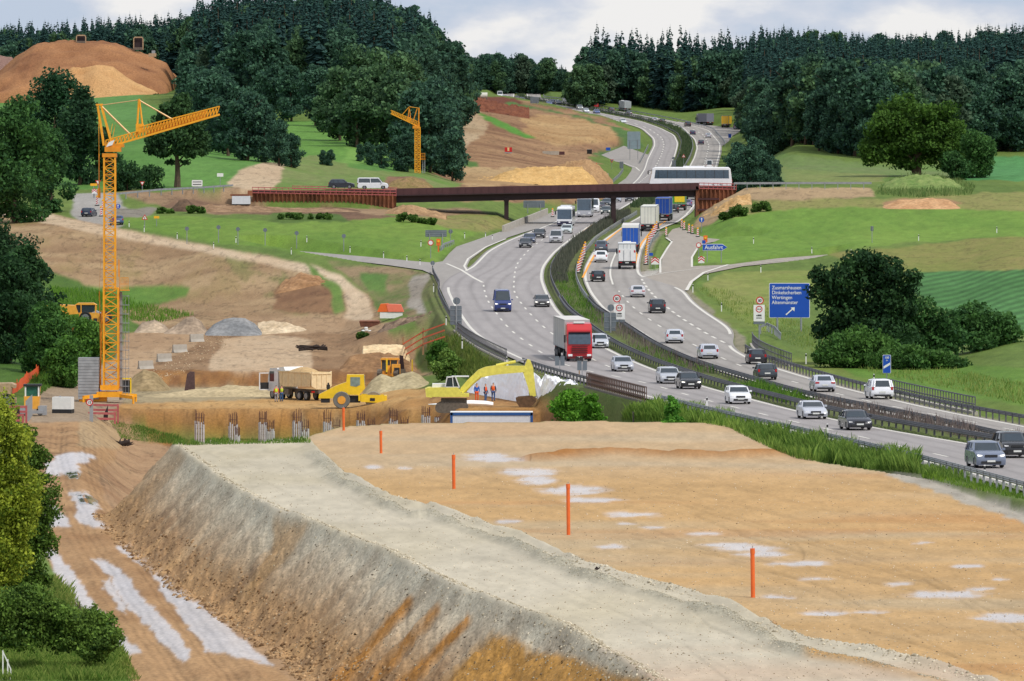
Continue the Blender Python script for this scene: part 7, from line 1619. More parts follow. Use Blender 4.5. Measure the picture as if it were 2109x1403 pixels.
# bulldozer seen from behind
P=gP(806,776,800); l=LP(806,776,P); r=thing('bulldozer','yellow bulldozer with black cab half behind the sand heap','bulldozer',P)
for y in(-.95,.95):
    m=MB(); m.prism([(.45*math.cos(math.radians(a))*1.0+(1.2 if a<90 or a>270 else -1.2),.45+.45*math.sin(math.radians(a))) for a in list(range(-90,91,30))+list(range(90,271,30))],y-.25,y+.25,'y'); o=m.build('track',DUST,r); o.rotation_euler=(0,0,math.radians(75))
m=MB(); m.box(l(816,762,-1.0),(.95,1.3,1.35)); m.box(l(801,766,-.9),(.35,.3,1.5)); m.box(l(788,768,-.3),(.7,1.2,.5)); m.box(l(806,772,-.6),(1.9,1.2,.3)); m.prism([(-1.25,l(0,741).z),(.95,l(0,741).z),(.8,l(0,737).z),(-1.1,l(0,737).z)],-.4,1.1,'y'); m.build('body',MO,r)
m=MB(); m.box(l(818,764,-1.68),(.6,.06,.85)); m.build('radiator_grille',DARK,r)
m=MB(); m.prism([(-1.0,l(0,768).z),(-1.15,l(0,741).z),(.75,l(0,741).z),(.6,l(0,768).z)],-.2,1.0,'y'); m.build('cab',GLASS,r)
for x0 in(-1.1,-.1,.7): m=MB(); m.beam((x0,-.25,l(0,768).z),(x0,-.25,l(0,741).z),.09); m.build('cab_pillar',MO,r)
m=MB(); m.prism([(.9,.2),(1.5,.2),(1.3,2.3),(.9,2.4)],.8,1.1,'y'); m.build('blade',BRST2,r)
m=MB(); m.box(l(797,752,-1.1),(.18,.18,1.5)); m.build('exhaust',MY,r)
# articulated dumper left of the mast
P=gP(190,668,860); l=LP(190,668,P); r=thing('articulated_dumper','yellow articulated dumper partly hidden by bushes left of the mast','dumper',P+Vector((0,3,0)))
m=MB(); m.prism([(l(163,0).x,l(0,662).z),(l(160,0).x,l(0,645).z),(l(198,0).x,l(0,645).z),(l(214,0).x,l(0,652).z),(l(214,0).x,l(0,664).z)],-1.2,1.2,'y'); m.prism([(l(152,0).x,l(0,629).z),(l(158,0).x,l(0,625).z),(l(190,0).x,l(0,625).z),(l(197,0).x,l(0,629).z)],-1.0,1.0,'y')
for x in(154,165,195): m.beam(l(x,628,-.95),l(x,646,-.95),.12); m.beam(l(x,628,.95),l(x,646,.95),.12)
m.build('body',MO,r); m=MB(); m.prism([(l(155,0).x,l(0,646).z),(l(155,0).x,l(0,629).z),(l(194,0).x,l(0,629).z),(l(191,0).x,l(0,646).z)],-.9,.9,'y'); m.build('cab_glass',GLASS,r)
m=MB(); m.prism([(l(186,0).x,l(0,645).z),(l(196,0).x,l(0,641).z),(l(212,0).x,l(0,648).z),(l(212,0).x,l(0,651).z)],-1.0,1.0,'y'); m.build('hood',GREYP,r)
m=MB(); m.box(l(184,660,-1.25),(.35,.1,.4)); m.build('headlight',HL,r); m=MB(); m.box(l(195,660,-1.25),(.5,.08,.45)); m.build('grille',DARK,r)
for x in(-1.0,1.6):
    for y in(-1.1,1.1): add_wheel(r,x,y,.8,.6,True)
m=MB(); m.prism([(-1.9,1.3),(-2.3,2.4),(-6,2.6),(-6.3,2.2),(-5,1.1)],-1.3,1.3,'y'); m.build('dump_body',MO,r)
# dumper cut by left frame edge
P=gP(14,842,700); l=LP(14,842,P); r=thing('dump_truck','dusty tan dump truck cut off by the left frame edge','dumper',P+Vector((0,2,0)))
m=MB(); m.prism([(l(-40,0).x,l(0,800).z),(l(-30,0).x,l(0,791).z),(l(22,0).x,l(0,790).z),(l(30,0).x,l(0,794).z),(l(29,0).x,l(0,801).z),(l(22,0).x,l(0,797).z),(l(20,0).x,l(0,812).z),(l(0,0).x,l(0,825).z),(l(-40,0).x,l(0,822).z)],-1.4,1.4,'y'); m.build('dump_body',TAN,r)
m=MB(); m.beam(l(22,795,-1.2),l(14,826,-1.2),.3); m.beam(l(20,800,1.0),l(8,826,1.0),.3); m.box(l(-5,826),(3.5,1.4,.5)); m.build('chassis',TAN,r)
for x in(-2.2,.0):
    for y in(-1.2,1.2): add_wheel(r,x,y,.75,.55,True)
# wheel loader from the front
P=gP(66,856,690); l=LP(66,856,P); r=thing('mini_excavator','orange machine with tall glazed cab behind the left red railings','wheel loader',P)
m=MB(); m.prism([(l(50,0).x,l(0,816).z),(l(51,0).x,l(0,842).z),(l(80,0).x,l(0,842).z),(l(82,0).x,l(0,816).z)],-.6,1.2,'y'); m.build('body',MO,r)
m=MB(); m.prism([(l(52,0).x,l(0,817).z),(l(51,0).x,l(0,796).z),(l(83,0).x,l(0,796).z),(l(81,0).x,l(0,817).z)],-.3,1.1,'y'); m.build('cab_glass',mat('green_glass',(44,96,84),.12,var=.35,scale=3),r)
m=MB(); 
for x in(53,80): m.beam(l(x,795,-.35),l(x,818,-.35),.14)
m.build('cab_pillar',WHITE,r); m=MB(); m.box(l(67,793.5,.3),(1.75,1.6,.2)); m.build('cab_roof',DARK,r)
m=MB(); m.box(l(88,845,-.3),(.8,1.0,.9)); m.box(l(45,845,-.3),(.8,1,.9)); m.box(l(66,848,-.8),(2.2,.5,.3)); m.build('stabiliser',GREYP,r)
for x in(-.75,.85): track(r,x-.05,x+.05,.3,.4,.5) if False else add_wheel(r,x,.3,.45,.4)
# generator
P=gP(130,851,680); r=thing('generator','white generator box on a dark base between the red railings','generator',P,math.radians(-12)); m=MB(); m.box((0,0,1.0),(1.95,1.1,1.2)); m.build('housing',WHITE,r); m=MB(); m.box((0,0,.2),(1.97,1.12,.4)); m.build('base_tank',DARK,r); m=MB(); m.box((-.99,0,1.1),(.03,.8,.8)); m.box((-.3,0,1.65),(.15,.15,.12)); m.build('grille',GREYP,r)
# red railings at the temporary crossing
for (x0,x1,py,lab,pl) in ((8,54,872,'red-pink timber railing frame left of the muddy haul road',(23,40)),(182,243,870,'red-pink timber railing frame right of the muddy haul road below the crane',(213,222))):
    P=gP((x0+x1)/2,py,640); l=LP((x0+x1)/2,py,P); r=thing('site_railing',lab,'railing',P,0,'red site railings at the crossing'); m=MB()
    for yy,dy in((py-34,.8),(py-24,.8),(py-18,-.4),(py-7,-.4)): m.beam(l(x0+(3 if dy>0 else 0),yy,dy),l(x1-(0 if dy>0 else 4),yy+1,dy),.12,.22)
    m.build('rail_boards',REDP,r)
    for x,dy in((x0+2,-.35),(x1-6,-.35),(x0+5,.85),(x1-1,.85)): m=MB(); m.beam(l(x,py+4,dy),l(x,py-20 if dy<0 else py-36,dy),.18); m.build('post',REDP,r)
    m=MB(); m.prism([(l(pl[0]-(0 if x0>100 else 0),0).x,l(0,py-2).z),(l(pl[0],0).x,l(0,py-14).z),(l(pl[1],0).x,l(0,py-34).z),(l(pl[1],0).x,l(0,py-2).z)],.2,.35,'y'); m.build('side_panel',BRST2,r)
P=gP(60,868,640); l=LP(60,868,P); m=MB(); m.prism([(l(53,0).x,-.5),(l(53,0).x,l(0,826).z),(l(67,0).x,l(0,812).z),(l(67,0).x,l(0,856).z)],-.3,-.2,'y'); o=m.build('fence_panel',GREYP); o.location=P; tag(o,'grey sheet panel fence leaning beside the orange machine','fence')
# round weight limit sign
P=gP(187,868,640); l=LP(187,868,P); r=signroot('red ringed round traffic sign on a grey board by the crossing',P,name='round_sign'); m=MB(); m.box(l(188,842,.15),(.35,.08,2.6)); m.build('board',GREYP,r); z=l(0,829).z; x=l(184.5,0).x; disc(r,x,z,.34,-.03,.02,WHITE,'disc'); ring(r,x,z,.24,.34,-.05,-.032,RED); text_mesh('12',.3,DARK,r,(x,-.045,z-.1),'CENTER','number',bold=.008)
# orange mesh fences
def netf(label,pts,h,ymin):
    W=[gP(a,b,ymin) for a,b in pts]; O=W[0]; V=[];Fc=[]; n=0
    Q=[]
    for a,b in zip(W[:-1],W[1:]): Q+=[a.lerp(b,i/6) for i in range(6)]
    Q.append(W[-1])
    r=thing('mesh_fence',label,'fence',O)
    for i,p in enumerate(Q):
        sag=.07*math.sin(i*1.7)+.1*math.sin(i*.7)
        V+=[tuple(p-O+Vector((0,0,.05))),tuple(p-O+Vector((.05*math.sin(i*2.1),.1*math.sin(i*1.3),h+sag)))]
        if i: Fc.append((2*i-2,2*i,2*i+1,2*i-1))
    link('mesh',mesh_from('mesh',V,Fc,NET),r)
    for i,p in enumerate(W): m=MB(); m.tube(p-O,p-O+Vector((0,0,h+.3)),.05,6); m.build('post',NET,r)
netf('sagging orange mesh fence climbing the bank left of the crane',[(10,822),(35,808),(55,792),(75,777),(98,768)],1.1,690)
netf('torn strip of orange mesh fence high on the green bank',[(122,720),(130,706),(136,698)],.9,740); netf('small orange mesh remnant by the dumper',[(148,690),(153,682)],.6,780)
def boards(label,pts,ymin):
    W=[gP(*p,ymin) for p in pts]; O=W[0]; r=thing('board_fence',label,'fence',O)
    m=MB()
    for k in(.5,1.2,1.9):
        for a,b in zip(W[:-1],W[1:]): m.beam(a-O+Vector((0,0,k)),b-O+Vector((0,0,k+.1)),.05,.12)
    m.build('rail_boards',NET,r)
    for p in W[:-1]: m=MB(); m.beam(p-O,p-O+Vector((0,0,2.6)),.16); m.build('post',WOOD,r)
W0=gP(830,752,800)
r=thing('board_fence','orange-red horizontal boards running up the bank to the parapet','fence',W0); E=rP(932,690); E=Vector((E.x-.9,E.y,E.z-.6)); Mid=(W0+E)/2+Vector((0,0,.4))
m=MB()
for k in(.6,1.3,2.0): m.beam(Vector((0,0,k+.4)),Mid-W0+Vector((0,0,k)),.06,.15); m.beam(Mid-W0+Vector((0,0,k)),E-W0+Vector((0,0,k-.2)),.06,.15)
m.build('rail_boards',NET,r)
for q,h_ in((Vector((0,0,0)),3.2),(Mid-W0-Vector((0,0,.6)),3.0)): m=MB(); m.beam(q,q+Vector((0,0,h_)),.2); m.build('post',WOOD,r)
for px,py,h_,lab in((849,770,1.6,'short yellow stake right of the bulldozer'),(797,772,1.5,'yellow stake just behind the bulldozer')):
    if px==849: P=gP(px,py,800); m=MB(); m.beam((0,0,0),(0,0,h_),.14); o=m.build('stake',MY); o.location=P; tag(o,lab,'stake')
P=gP(394,806,760); m=MB(); m.prism([(-.75,0),(-.45,1.9),(-.1,2.15),(.35,2.1),(.4,0)],-.3,.3,'y'); o=m.build('steel_beam',mat('rust_brown_steel',(84,62,60),.8,var=.3)); o.location=P; tag(o,'dark brown steel pile stub standing in front of the cut bank','pile')
# ---- heaps
def heap(name,label,cat,top,Yc,df,db,c1,c2,seed,rough_=.12,ledge=0,nu=70,nv=36,m=None,smooth=True,ridged=0,g=.9,kind=None,Yr=None):
    xs=np.array([p[0] for p in top],float); ys=np.array([p[1] for p in top],float); u=np.linspace(xs[0],xs[-1],nu); t=np.interp(u,xs,ys)
    V=[];Cc=[]; v=np.linspace(-1,1,nv); wdt=(xs[-1]-xs[0])/2
    for j in range(nv):
        for i in range(nu):
            Yu=Yc if Yr is None else Yc+(Yr-Yc)*i/(nu-1)
            Y=Yu+(v[j]*df if v[j]<0 else v[j]*db); X=(u[i]-CX)/F*Yu; z0=zter(X,Y)-.15
            zt=CZ-(t[i]-HZ)*Yu/F; h=max(.0,zt-z0); e=max(0,1-abs(v[j]))**g; V.append((X,Y,z0+h*e))
    V=np.array(V); h_=np.array(V[:,2]); 
    amp=rough_*np.clip((V[:,2]-V[:,2].min())/1.2,0,1)
    n1=fbm(V[:,0]/(.9 if rough_<1 else 6),V[:,1]/(.9 if rough_<1 else 6),4,seed); V[:,2]+=amp*n1
    if ridged: V[:,2]+=ridged*((1-np.abs(fbm(V[:,0]/1.3+V[:,1]/4,V[:,1]/2.6-V[:,0]/3,3,seed+3))*2.6)-.45)*np.clip(amp/rough_,0,1); V[:,1]-=ridged*.9*fbm(V[:,0]/.8+V[:,2]/1.4,V[:,2]/.9,3,seed+5)*np.clip(amp/rough_,0,1)
    k=np.clip(.5+.8*fbm(V[:,0]/1.6 if rough_<1 else V[:,0]/9,V[:,1]/1.6 if rough_<1 else V[:,1]/9,4,seed+9)+.3*n1,0,1)[:,None]; Cc=lv(c1)*(1-k)+lv(c2)*k
    idx=np.arange(nu*nv).reshape(nv,nu); Fq=np.stack([idx[:-1,:-1],idx[:-1,1:],idx[1:,1:],idx[1:,:-1]],-1).reshape(-1,4)
    me=mesh_from(name,V,Fq,m or DIRT,smooth,cols=Cc); return tag(link(name,me),label,cat)
heap('soil_heap','huge flat topped brown soil heap on the upper left hill','soil heap',[(-120,175),(-20,165),(20,132),(50,105),(75,90),(120,85),(205,83),(255,92),(310,116),(345,134),(358,160),(362,190)],2180,52,60,(128,88,62),(168,122,84),1,1.6,nu=130,nv=60,g=.55)
heap('soil_heap','lighter tan soil heap dumped in front of the huge brown one','soil heap',[(96,182),(120,158),(148,138),(175,140),(200,134),(232,137),(262,158),(300,178),(330,192)],2128,26,22,(178,134,88),(204,164,114),2,1.2,nu=90,nv=40,g=.8)
heap('soil_heap','pale dark-violet earth bank behind the huge soil heap at the left edge','soil heap',[(-100,112),(0,108),(25,112),(40,140)],2230,25,25,(118,92,88),(140,112,100),3,1.0,nu=40,nv=20)
heap('gravel_heap','brownish stone heap leftmost of the gravel row','gravel heap',[(276,684),(292,665),(318,658),(340,668),(352,684)],925,3.2,3,(140,124,108),(186,166,142),5,.2)
heap('gravel_heap','pointed stone heap second from left in the gravel row','gravel heap',[(338,684),(362,668),(385,653),(398,650),(415,662),(430,684)],922,3.2,3,(134,118,102),(190,168,144),6,.2)
heap('gravel_heap','smooth dark grey gravel heap in the middle of the row','gravel heap',[(424,684),(440,667),(462,656),(480,653),(505,655),(525,666),(540,684)],920,3.4,3,(122,124,126),(146,146,146),7,.05)
heap('gravel_heap','pale yellow rubble heap rightmost of the gravel row','gravel heap',[(522,684),(532,664),(560,660),(590,664),(618,672),(640,684)],922,3.0,3,(170,150,122),(226,206,176),8,.22)
heap('sand_heap','grey-brown sand heap behind the road roller','sand heap',[(748,806),(765,782),(785,770),(805,776),(830,768),(850,764),(864,770),(890,795),(905,806)],775,6,6,(158,144,112),(184,170,136),9,.15,nu=80)
heap('sand_heap','small sand cone behind the workers in orange','sand heap',[(972,806),(988,788),(1000,782),(1012,792),(1028,806)],722,2,2,(150,134,104),(176,158,124),10,.08)
heap('sand_heap','long low sand bank behind the two workers in yellow','sand heap',[(250,822),(320,812),(420,800),(480,792),(540,797),(600,808),(640,818)],782,6,6,(164,148,116),(190,172,136),11,.2,nu=110)
heap('soil_heap','brown weedy mound below the crane right side','soil heap',[(252,806),(272,780),(296,757),(318,764),(345,795),(362,812)],800,5,5,(126,110,80),(160,140,106),12,.3)
heap('rubble_heap','dark crumbly heap of broken asphalt and earth','rubble heap',[(766,700),(785,676),(805,664),(840,655),(870,654),(900,668),(912,690)],880,6,5,(86,70,62),(156,134,112),13,.55,nu=90)
heap('gravel_heap','flat band of pale crushed stone behind the bulldozer','gravel heap',[(742,742),(748,712),(790,708),(832,710),(845,735)],835,5,4,(188,160,120),(232,208,168),14,.2)
heap('soil_heap','brown earth bank behind the bulldozer','soil heap',[(690,770),(720,735),(760,728),(800,726),(845,745),(870,775)],825,5,8,(126,96,70),(164,128,92),15,.3)
heap('soil_heap','fresh brown soil heap beside the excavator bucket','soil heap',[(1020,842),(1042,826),(1062,818),(1080,822),(1100,824),(1125,842)],695,3,3,(116,82,50),(164,120,74),16,.25)
heap('soil_heap','dug up brown hump on the dirt hillside','soil heap',[(560,618),(580,584),(600,572),(620,563),(650,568),(680,585),(692,605)],1012,10,8,(140,104,72),(172,134,98),17,.35,g=.7)
heap('soil_heap','wide smooth ochre sand mound beyond the bridge','sand mound',[(985,388),(1030,358),(1068,346),(1130,343),(1198,343),(1220,362),(1238,388)],1600,40,20,(190,150,92),(216,178,118),18,.5,nu=90)
heap('soil_heap','brown mound behind the smooth ochre sand mound','soil heap',[(1150,340),(1180,330),(1215,330),(1240,345),(1262,372)],1660,25,20,(150,116,82),(176,142,104),19,.6)
heap('soil_heap','dark red-brown spoil ridge at the far excavation top','soil heap',[(948,212),(975,200),(1010,206),(1040,214),(1090,222)],2420,30,20,(104,62,48),(132,84,62),20,.9)
heap('soil_heap','dark brown spoil lump on the soil strip left of the sheet piles','soil heap',[(352,430),(370,412),(385,408),(400,424),(410,432)],1196,5,5,(78,62,52),(112,92,74),21,.3)
heap('soil_heap','long brown spoil bank in front of the sheet piles','soil heap',[(395,430),(430,422),(500,424),(600,428),(700,430),(740,436)],1200,8,6,(120,94,72),(160,132,104),22,.3,nu=120)
heap('soil_heap','loose brown earth lump below the left bridge bearing','soil heap',[(790,440),(820,424),(850,422),(880,432),(920,440)],1205,8,6,(134,106,78),(176,144,108),23,.35)
heap('soil_heap','grassy brown mound in front of the far crane','soil heap',[(786,392),(812,372),(842,364),(872,372),(900,392)],1300,10,8,(120,108,66),(150,122,88),24,.4)
heap('earth_mound','tall grassy mound right of the right bridge approach','grass mound',[(1785,412),(1810,385),(1840,368),(1880,360),(1925,362),(1960,372),(1995,392),(2020,412)],1262,22,20,(94,124,62),(134,148,88),25,.5,nu=90)
heap('soil_heap','low tan soil patch in front of the grassy mound','soil heap',[(1812,428),(1850,412),(1900,408),(1950,410),(1975,426)],1185,8,6,(176,134,96),(198,158,118),26,.2)
heap('gravel_bank','pale broken rock bank at the right abutment foot','soil heap',[(1438,470),(1460,445),(1490,420),(1520,404),(1545,400)],1222,10,8,(176,138,88),(206,172,124),27,.5)
o=heap('fleece_sheet','crumpled white fleece sheeting draped over a long heap','tarpaulin',[(955,806),(968,786),(990,772),(1020,758),(1050,753),(1068,760),(1080,768),(1110,772),(1140,780),(1160,788),(1185,792),(1190,812)],724,5,5,(236,238,242),(236,238,242),28,.25,m=TARP,nu=260,nv=90,ridged=.5,g=.9,Yr=662)
m=MB(); P=gP(960,836,640); l=LP(960,836,P); m.rings([[ (l(x,0).x,r_*math.cos(a*math.pi/5)*1.2,l(0,y).z+r_*math.sin(a*math.pi/5)) for a in range(10)] for x,y,r_ in((882,833,.03),(905,833,.12),(940,831,.22),(970,831,.32),(1000,832,.3),(1016,834,.26))]); o=m.build('fleece_roll',TARP,None,True); o.location=P; tag(o,'rolled white fleece lying on sand in front of the excavator','tarpaulin')
# container
P=Vector(((928-CX)/F*650,650,CZ-(872-HZ)*650/F-1.35)); s_=F/650; W_=169/s_; r=thing('site_container','long white site container with blue frame behind the sand field edge','container',P); zt=(872-850)/s_+1.35
m=MB(); m.box((W_/2,1.2,zt/2),(W_-.1,2.4,zt-.05)); 
for k in range(38): m.box((.2+k*(W_-.3)/38,-.01,zt/2),(.07,.03,zt-.3))
m.build('walls',mat('container_white',(222,224,230),.5,var=.06),r)
m=MB(); m.box((W_/2,0,zt-.12),(W_,.14,.26)); m.box((.08,0,zt/2),(.22,.14,zt)); m.box((W_-.08,0,zt/2),(.22,.14,zt)); m.build('frame',mat('container_blue',(40,86,150),.45,var=.06),r); m=MB(); m.box((W_/2,1.2,zt+.02),(W_+.05,2.5,.06)); m.build('roof',WHITE,r)
# reinforcement cages of the bored piles
rebs=[(411,845,17,731),(480,850,16,731),(489,880,8,724),(541,847,14,731),(557,865,14,726),(612,843,16,731),(628,865,14,725),(674,845,14,727),(693,862,14,722),(743,846,15,722),(765,862,14,717),(810,842,15,717),(833,860,14,714),(877,838,15,711),(904,858,15,709),(940,845,10,700),(1007,846,10,694)]
for i,(px,top,w,Y) in enumerate(rebs):
    Y-=9; P=at(px,Y); s_=F/Y; zt=CZ-(top-HZ)*Y/F-P.z; R=w/s_/2*1.08; r=thing('rebar_cage',('tall' if i%2==0 or i in(7,9) else 'short')+' round bundle of pile reinforcement bars standing in the trench','reinforcement cage',P,0,'reinforcement cages standing in the trench')
    m=MB(); m2=MB(); n=11
    for k in range(n):
        a=2*math.pi*k/n; x,y=R*math.cos(a),R*math.sin(a); h1=zt*rnd.uniform(.62,.74); h2=zt*rnd.uniform(.9,1.04)
        m.tube((x,y,-.2),(x,y,h1),.075,5); m2.tube((x,y,h1),(x+rnd.uniform(-.03,.03),y,h2),.028,5)
    m.build('sleeved_bars',REBG,r); m2.build('rusty_bar_ends',REBR,r)
    m=MB()
    for k in range(6):
        z=zt*(.1+.14*k); pts=[(R*1.03*math.cos(2*math.pi*q/10),R*1.03*math.sin(2*math.pi*q/10),z) for q in range(11)]
        for a,b in zip(pts[:-1],pts[1:]): m.beam(a,b,.03)
    m.build('hoops',REBR,r)
# orange pipes
for i,(px,py,top,r_) in enumerate([(708,887,840,.09),(785,934,888,.09),(935,1006,936,.1),(1171,1101,996,.1),(1551,1232,1131,.1)]):
    Y=F*FD/(py-HZ); P=at(px,Y); h=(py-top)/(F/Y); r=thing('marker_pipe',['orange pipe on the far grey strip in front of the piles, leftmost','small orange pipe second from the left in the sand field','orange pipe in the middle beside the first puddles','tallest orange pipe rising behind the gravel berm','orange pipe nearest the camera on the right'][i],'marker pipe',P,0)
    m=MB(); m.tube((0,0,-.3),(-.03,0,h),r_,16); m.tube((-.02,0,h-.25),(-.03,0,h+.005),r_*1.12,16); m.build('pipe',ORG,r,True); m=MB(); m.tube((-.03,0,h),(-.02,0,h+.12),.02,6); m.build('wire_tip',GALV,r)
# concrete barriers on the ramp edge
for i,(px,py,w) in enumerate([(405,704,24),(370,726,24),(338,745,24),(300,760,22)]):
    P=gP(px,py,820); r=MB(); r.prism([(-.3,0),(.3,0),(.12,.35),(.08,.95),(-.08,.95),(-.12,.35)],-1.0,1.0,'x'); o=r.build('concrete_barrier',CONC); o.location=P; o.rotation_euler=(0,0,math.radians(38)); tag(o,['topmost concrete barrier block on the ramp edge','second concrete barrier block from the top of the ramp','third concrete barrier block on the ramp edge','lowest concrete barrier block near the brown mound'][i],'concrete barrier')
# tent and skip
P=gP(800,676,900); l=LP(800,676,P); r=thing('tool_tent','orange-red tent roof on a white box behind the rubble','tent',P); m=MB(); m.prism([(l(777,0).x,l(0,659).z),(l(784,0).x,l(0,643).z),(l(800,0).x,l(0,642).z),(l(800,0).x,l(0,659).z)],-1,1,'y'); m.build('tent_end',ORG,r); m=MB(); m.prism([(l(800,0).x,l(0,659).z),(l(796,0).x,l(0,643).z),(l(826,0).x,l(0,644).z),(l(832,0).x,l(0,659).z)],-1.05,1.05,'y'); m.build('tent_roof',mat('salmon_tarp',(236,122,96),.6,var=.06),r); m=MB(); m.box(l(806,666),(2.8,1.9,.75)); m.build('box',WHITE,r)
P=gP(759,674,890); l=LP(759,674,P); r=thing('rusty_skip','rusty brown open skip left of the orange tent','skip',P); m=MB(); m.prism([(l(743,0).x,.1),(l(740,0).x,l(0,661).z),(l(783,0).x,l(0,661).z),(l(780,0).x,.1)],-1,1,'y')
for x in range(745,780,5): m.box((l(x,0).x,-1.02,l(0,667).z),(.08,.06,.7))
m.build('container_body',mat('skip_rust',(112,70,54),.85,var=.35,scale=2),r); m=MB(); m.box((l(761,0).x,0,l(0,660.5).z),(2.4,2.2,.12)); m.build('rim',mat('skip_rim',(150,104,86),.8,var=.2),r)
P=gP(754,684,880); 
for i,(dx,dz_) in enumerate([(-.35,.15),(.05,.25),(.45,.12),(.0,.5)]):
    m=MB(); m.rings([[(.24*q*math.cos(a*math.pi/4),.2*q*math.sin(a*math.pi/4),z) for a in range(8)] for q,z in((.6,0),(1,.08),(.9,.2),(.4,.26))]); o=m.build('cement_sack',WHITE,None,True); o.location=P+Vector((dx,0,dz_-.1)); tag(o,'white sack on the small pile in front of the rusty skip','sack','white sacks in front of the skip')
# white hut left of the sheet piles, dark slabs
P=gP(496,421,1100); l=LP(496,421,P); r=thing('site_box','white corrugated box at the left end of the sheet pile wall','box',P); m=MB(); m.box(l(497,412),(3.1,2,1.4)); m.build('walls',mat('white_corrugated',(212,218,222),.5,var=.06),r); m=MB(); m.box(l(494,402),(3.2,2,.3)); m.box(l(515,398),(.8,1,.9)); m.build('lid',RUST,r)
# dumper bodies tipping on the soil heap
for px,py,h_,lab in((167,86,13,'tipping truck body raised on the crest of the soil heap, left one'),(285,99,22,'larger tipping truck body raised at the right of the soil heap crest')):
    Y=2176; P=Vector(((px-CX)/F*Y,Y,CZ-(py-HZ)*Y/F)); s_=F/Y; r=thing('tipping_truck',lab,'dump truck',P); w=9.5/s_; z=h_/s_
    m=MB(); 
    for s in(-1,1): m.beam((s*w,0,-.5),(s*w,0,z-.4),.3)
    m.beam((-w*.8,0,z),(w*.8,0,z),.35); m.beam((-w,0,z-.4),(-w*.8,0,z),.3); m.beam((w,0,z-.4),(w*.8,0,z),.3); m.build('body_frame',TAN,r); m=MB(); m.box((0,.8,z*.5),(w*1.9,.3,z)); m.build('body_floor',BRST2,r)
    m=MB(); m.box((0,.3,-.2),(w*1.8,2.5,.8)); m.build('chassis',DUST,r)
Y=2150; P=Vector(((314-CX)/F*Y,Y,CZ-(117-HZ)*Y/F)); r=thing('crawler_dozer','small pale machine right of the raised truck bodies','bulldozer',P); m=MB(); m.box((0,0,.5),(2.2,2,1.0)); m.build('body',TAN,r); m=MB(); m.box((.3,0,1.4),(1,1.2,.9)); m.build('cab',GREYP,r)
# far site machines
P=gP(941,210,2300); r=thing('excavator','tiny orange excavator at the top of the far haul road','excavator',P); m=MB(); m.box((0,0,1.6),(2.6,2.4,1.4)); m.build('body',MO,r); m=MB(); m.beam((-.4,0,2),(.0,0,5),.5); m.beam((0,0,5),(-.9,0,3.2),.4); m.build('boom',MO,r); m=MB(); m.box((0,0,.5),(3,2.6,.9)); m.build('tracks',DUST,r); r.children[-1].name='track'; m=MB(); m.box((2.2,0,2.4),(1.8,1.6,2.0)); m.build('cab',DARK,r)
P=gP(997,210,2200); r=thing('tanker_trailer','small white tank trailer on the far spoil ridge','trailer',P+Vector((0,0,.6))); m=MB(); m.tube((-1.2,0,1.6),(1.2,0,1.6),1.1,14); m.build('tank',mat('tank_white',(206,206,194),.5,var=.05),r,True); m=MB(); m.box((0,0,.4),(2.2,1.6,.6)); m.build('chassis',DUST,r)
P=gP(1047,317,1700); l=LP(1047,317,P); r=thing('site_compressor','small red and white machine alone on the far excavation floor','machine',P); m=MB(); m.box((0,0,1.1),(1.9,1.4,1.2)); m.build('housing',RED,r); m=MB(); m.box((.0,-.72,1.2),(.5,.04,.9)); m.build('panel',mat('cream_panel',(226,196,140),.5),r); m=MB(); m.box((0,0,.3),(1.9,1.3,.35)); m.build('chassis',GREYP,r)
P=gP(1135,319,1700); r=thing('block_stack','long low stack of pale concrete elements on the far site','concrete elements',P); m=MB()
for k in range(12): m.box((-2.2+k*.38,0,.5),(.34,1.2,1.0))
m.build('elements',CONC,r); m=MB(); m.box((3.0,0,.45),(1.5,1.2,.9)); m.build('crate',BRST,r)
P=gP(1214,317,1700); r=thing('site_container','small black container near the far site entrance','container',P); m=MB(); m.box((0,0,.6),(1.4,1.4,1.2)); m.build('walls',BLACK,r); m=MB(); m.box((0,0,1.25),(1.5,1.5,.08)); m.build('roof',GREYP,r)
P=gP(1242,377,1400); r=thing('formwork_box','pale grey formwork block beside the ochre mound','formwork',P); m=MB(); m.box((0,0,1.0),(2.6,2,2.4)); m.build('panel',CONC,r); m=MB(); m.beam((-1.5,0,0),(-1.5,0,4.6),.12); m.build('marker_rod',ORG,r)
# tree stump clods
P=gP(255,922,470); m=MB(); g=random.Random(3)
for k in range(9): a=g.uniform(0,6.28); m.tube((g.uniform(-.5,.5),0,.2),(math.cos(a)*1.0,g.uniform(-.4,.4),.25+.6*abs(math.sin(a))),.16,6,.03)
m.tube((-.7,0,.2),(.6,0,.5),.3,8,.2); o=m.build('tree_stump',mat('dark_root',(52,42,38),.95,var=.3)); o.location=P; tag(o,'dark uprooted tree stump at the top of the haul road','tree stump')
P=at(1228,345); m=MB(); m.tube((-.1,0,0),(.05,0,.25),.09,7,.05); m.beam((0,0,.1),(.18,0,.22),.06); o=m.build('root_piece',mat('dark_root',(52,42,38),.95)); o.location=P; tag(o,'small dark root sticking up on the grey embankment edge','root')
P=gP(640,725,820); m=MB()
for k in range(12): a=g.uniform(-.6,.6); m.tube((g.uniform(-2,2),0,g.uniform(.1,.7)),(g.uniform(-2,2),.2,g.uniform(.1,.9)),.16,6,.07)
o=m.build('root_pile',mat('dark_root',(52,42,38),.95)); o.location=P; tag(o,'dark roots and branches lying on the bank above the tipper truck','root pile')
# white frame lower left corner
P=gP(8,1400,230); l=LP(8,1400,P); m=MB()
for x,y in((6,1340),(16,1358),(22,1378)): m.beam(l(x,1460),l(x,y),.06)
m.beam(l(5,1340),l(22,1378),.05); o=m.build('metal_frame',WHITE); o.location=P; tag(o,'white tubular metal frame in the lower left corner grass','frame')
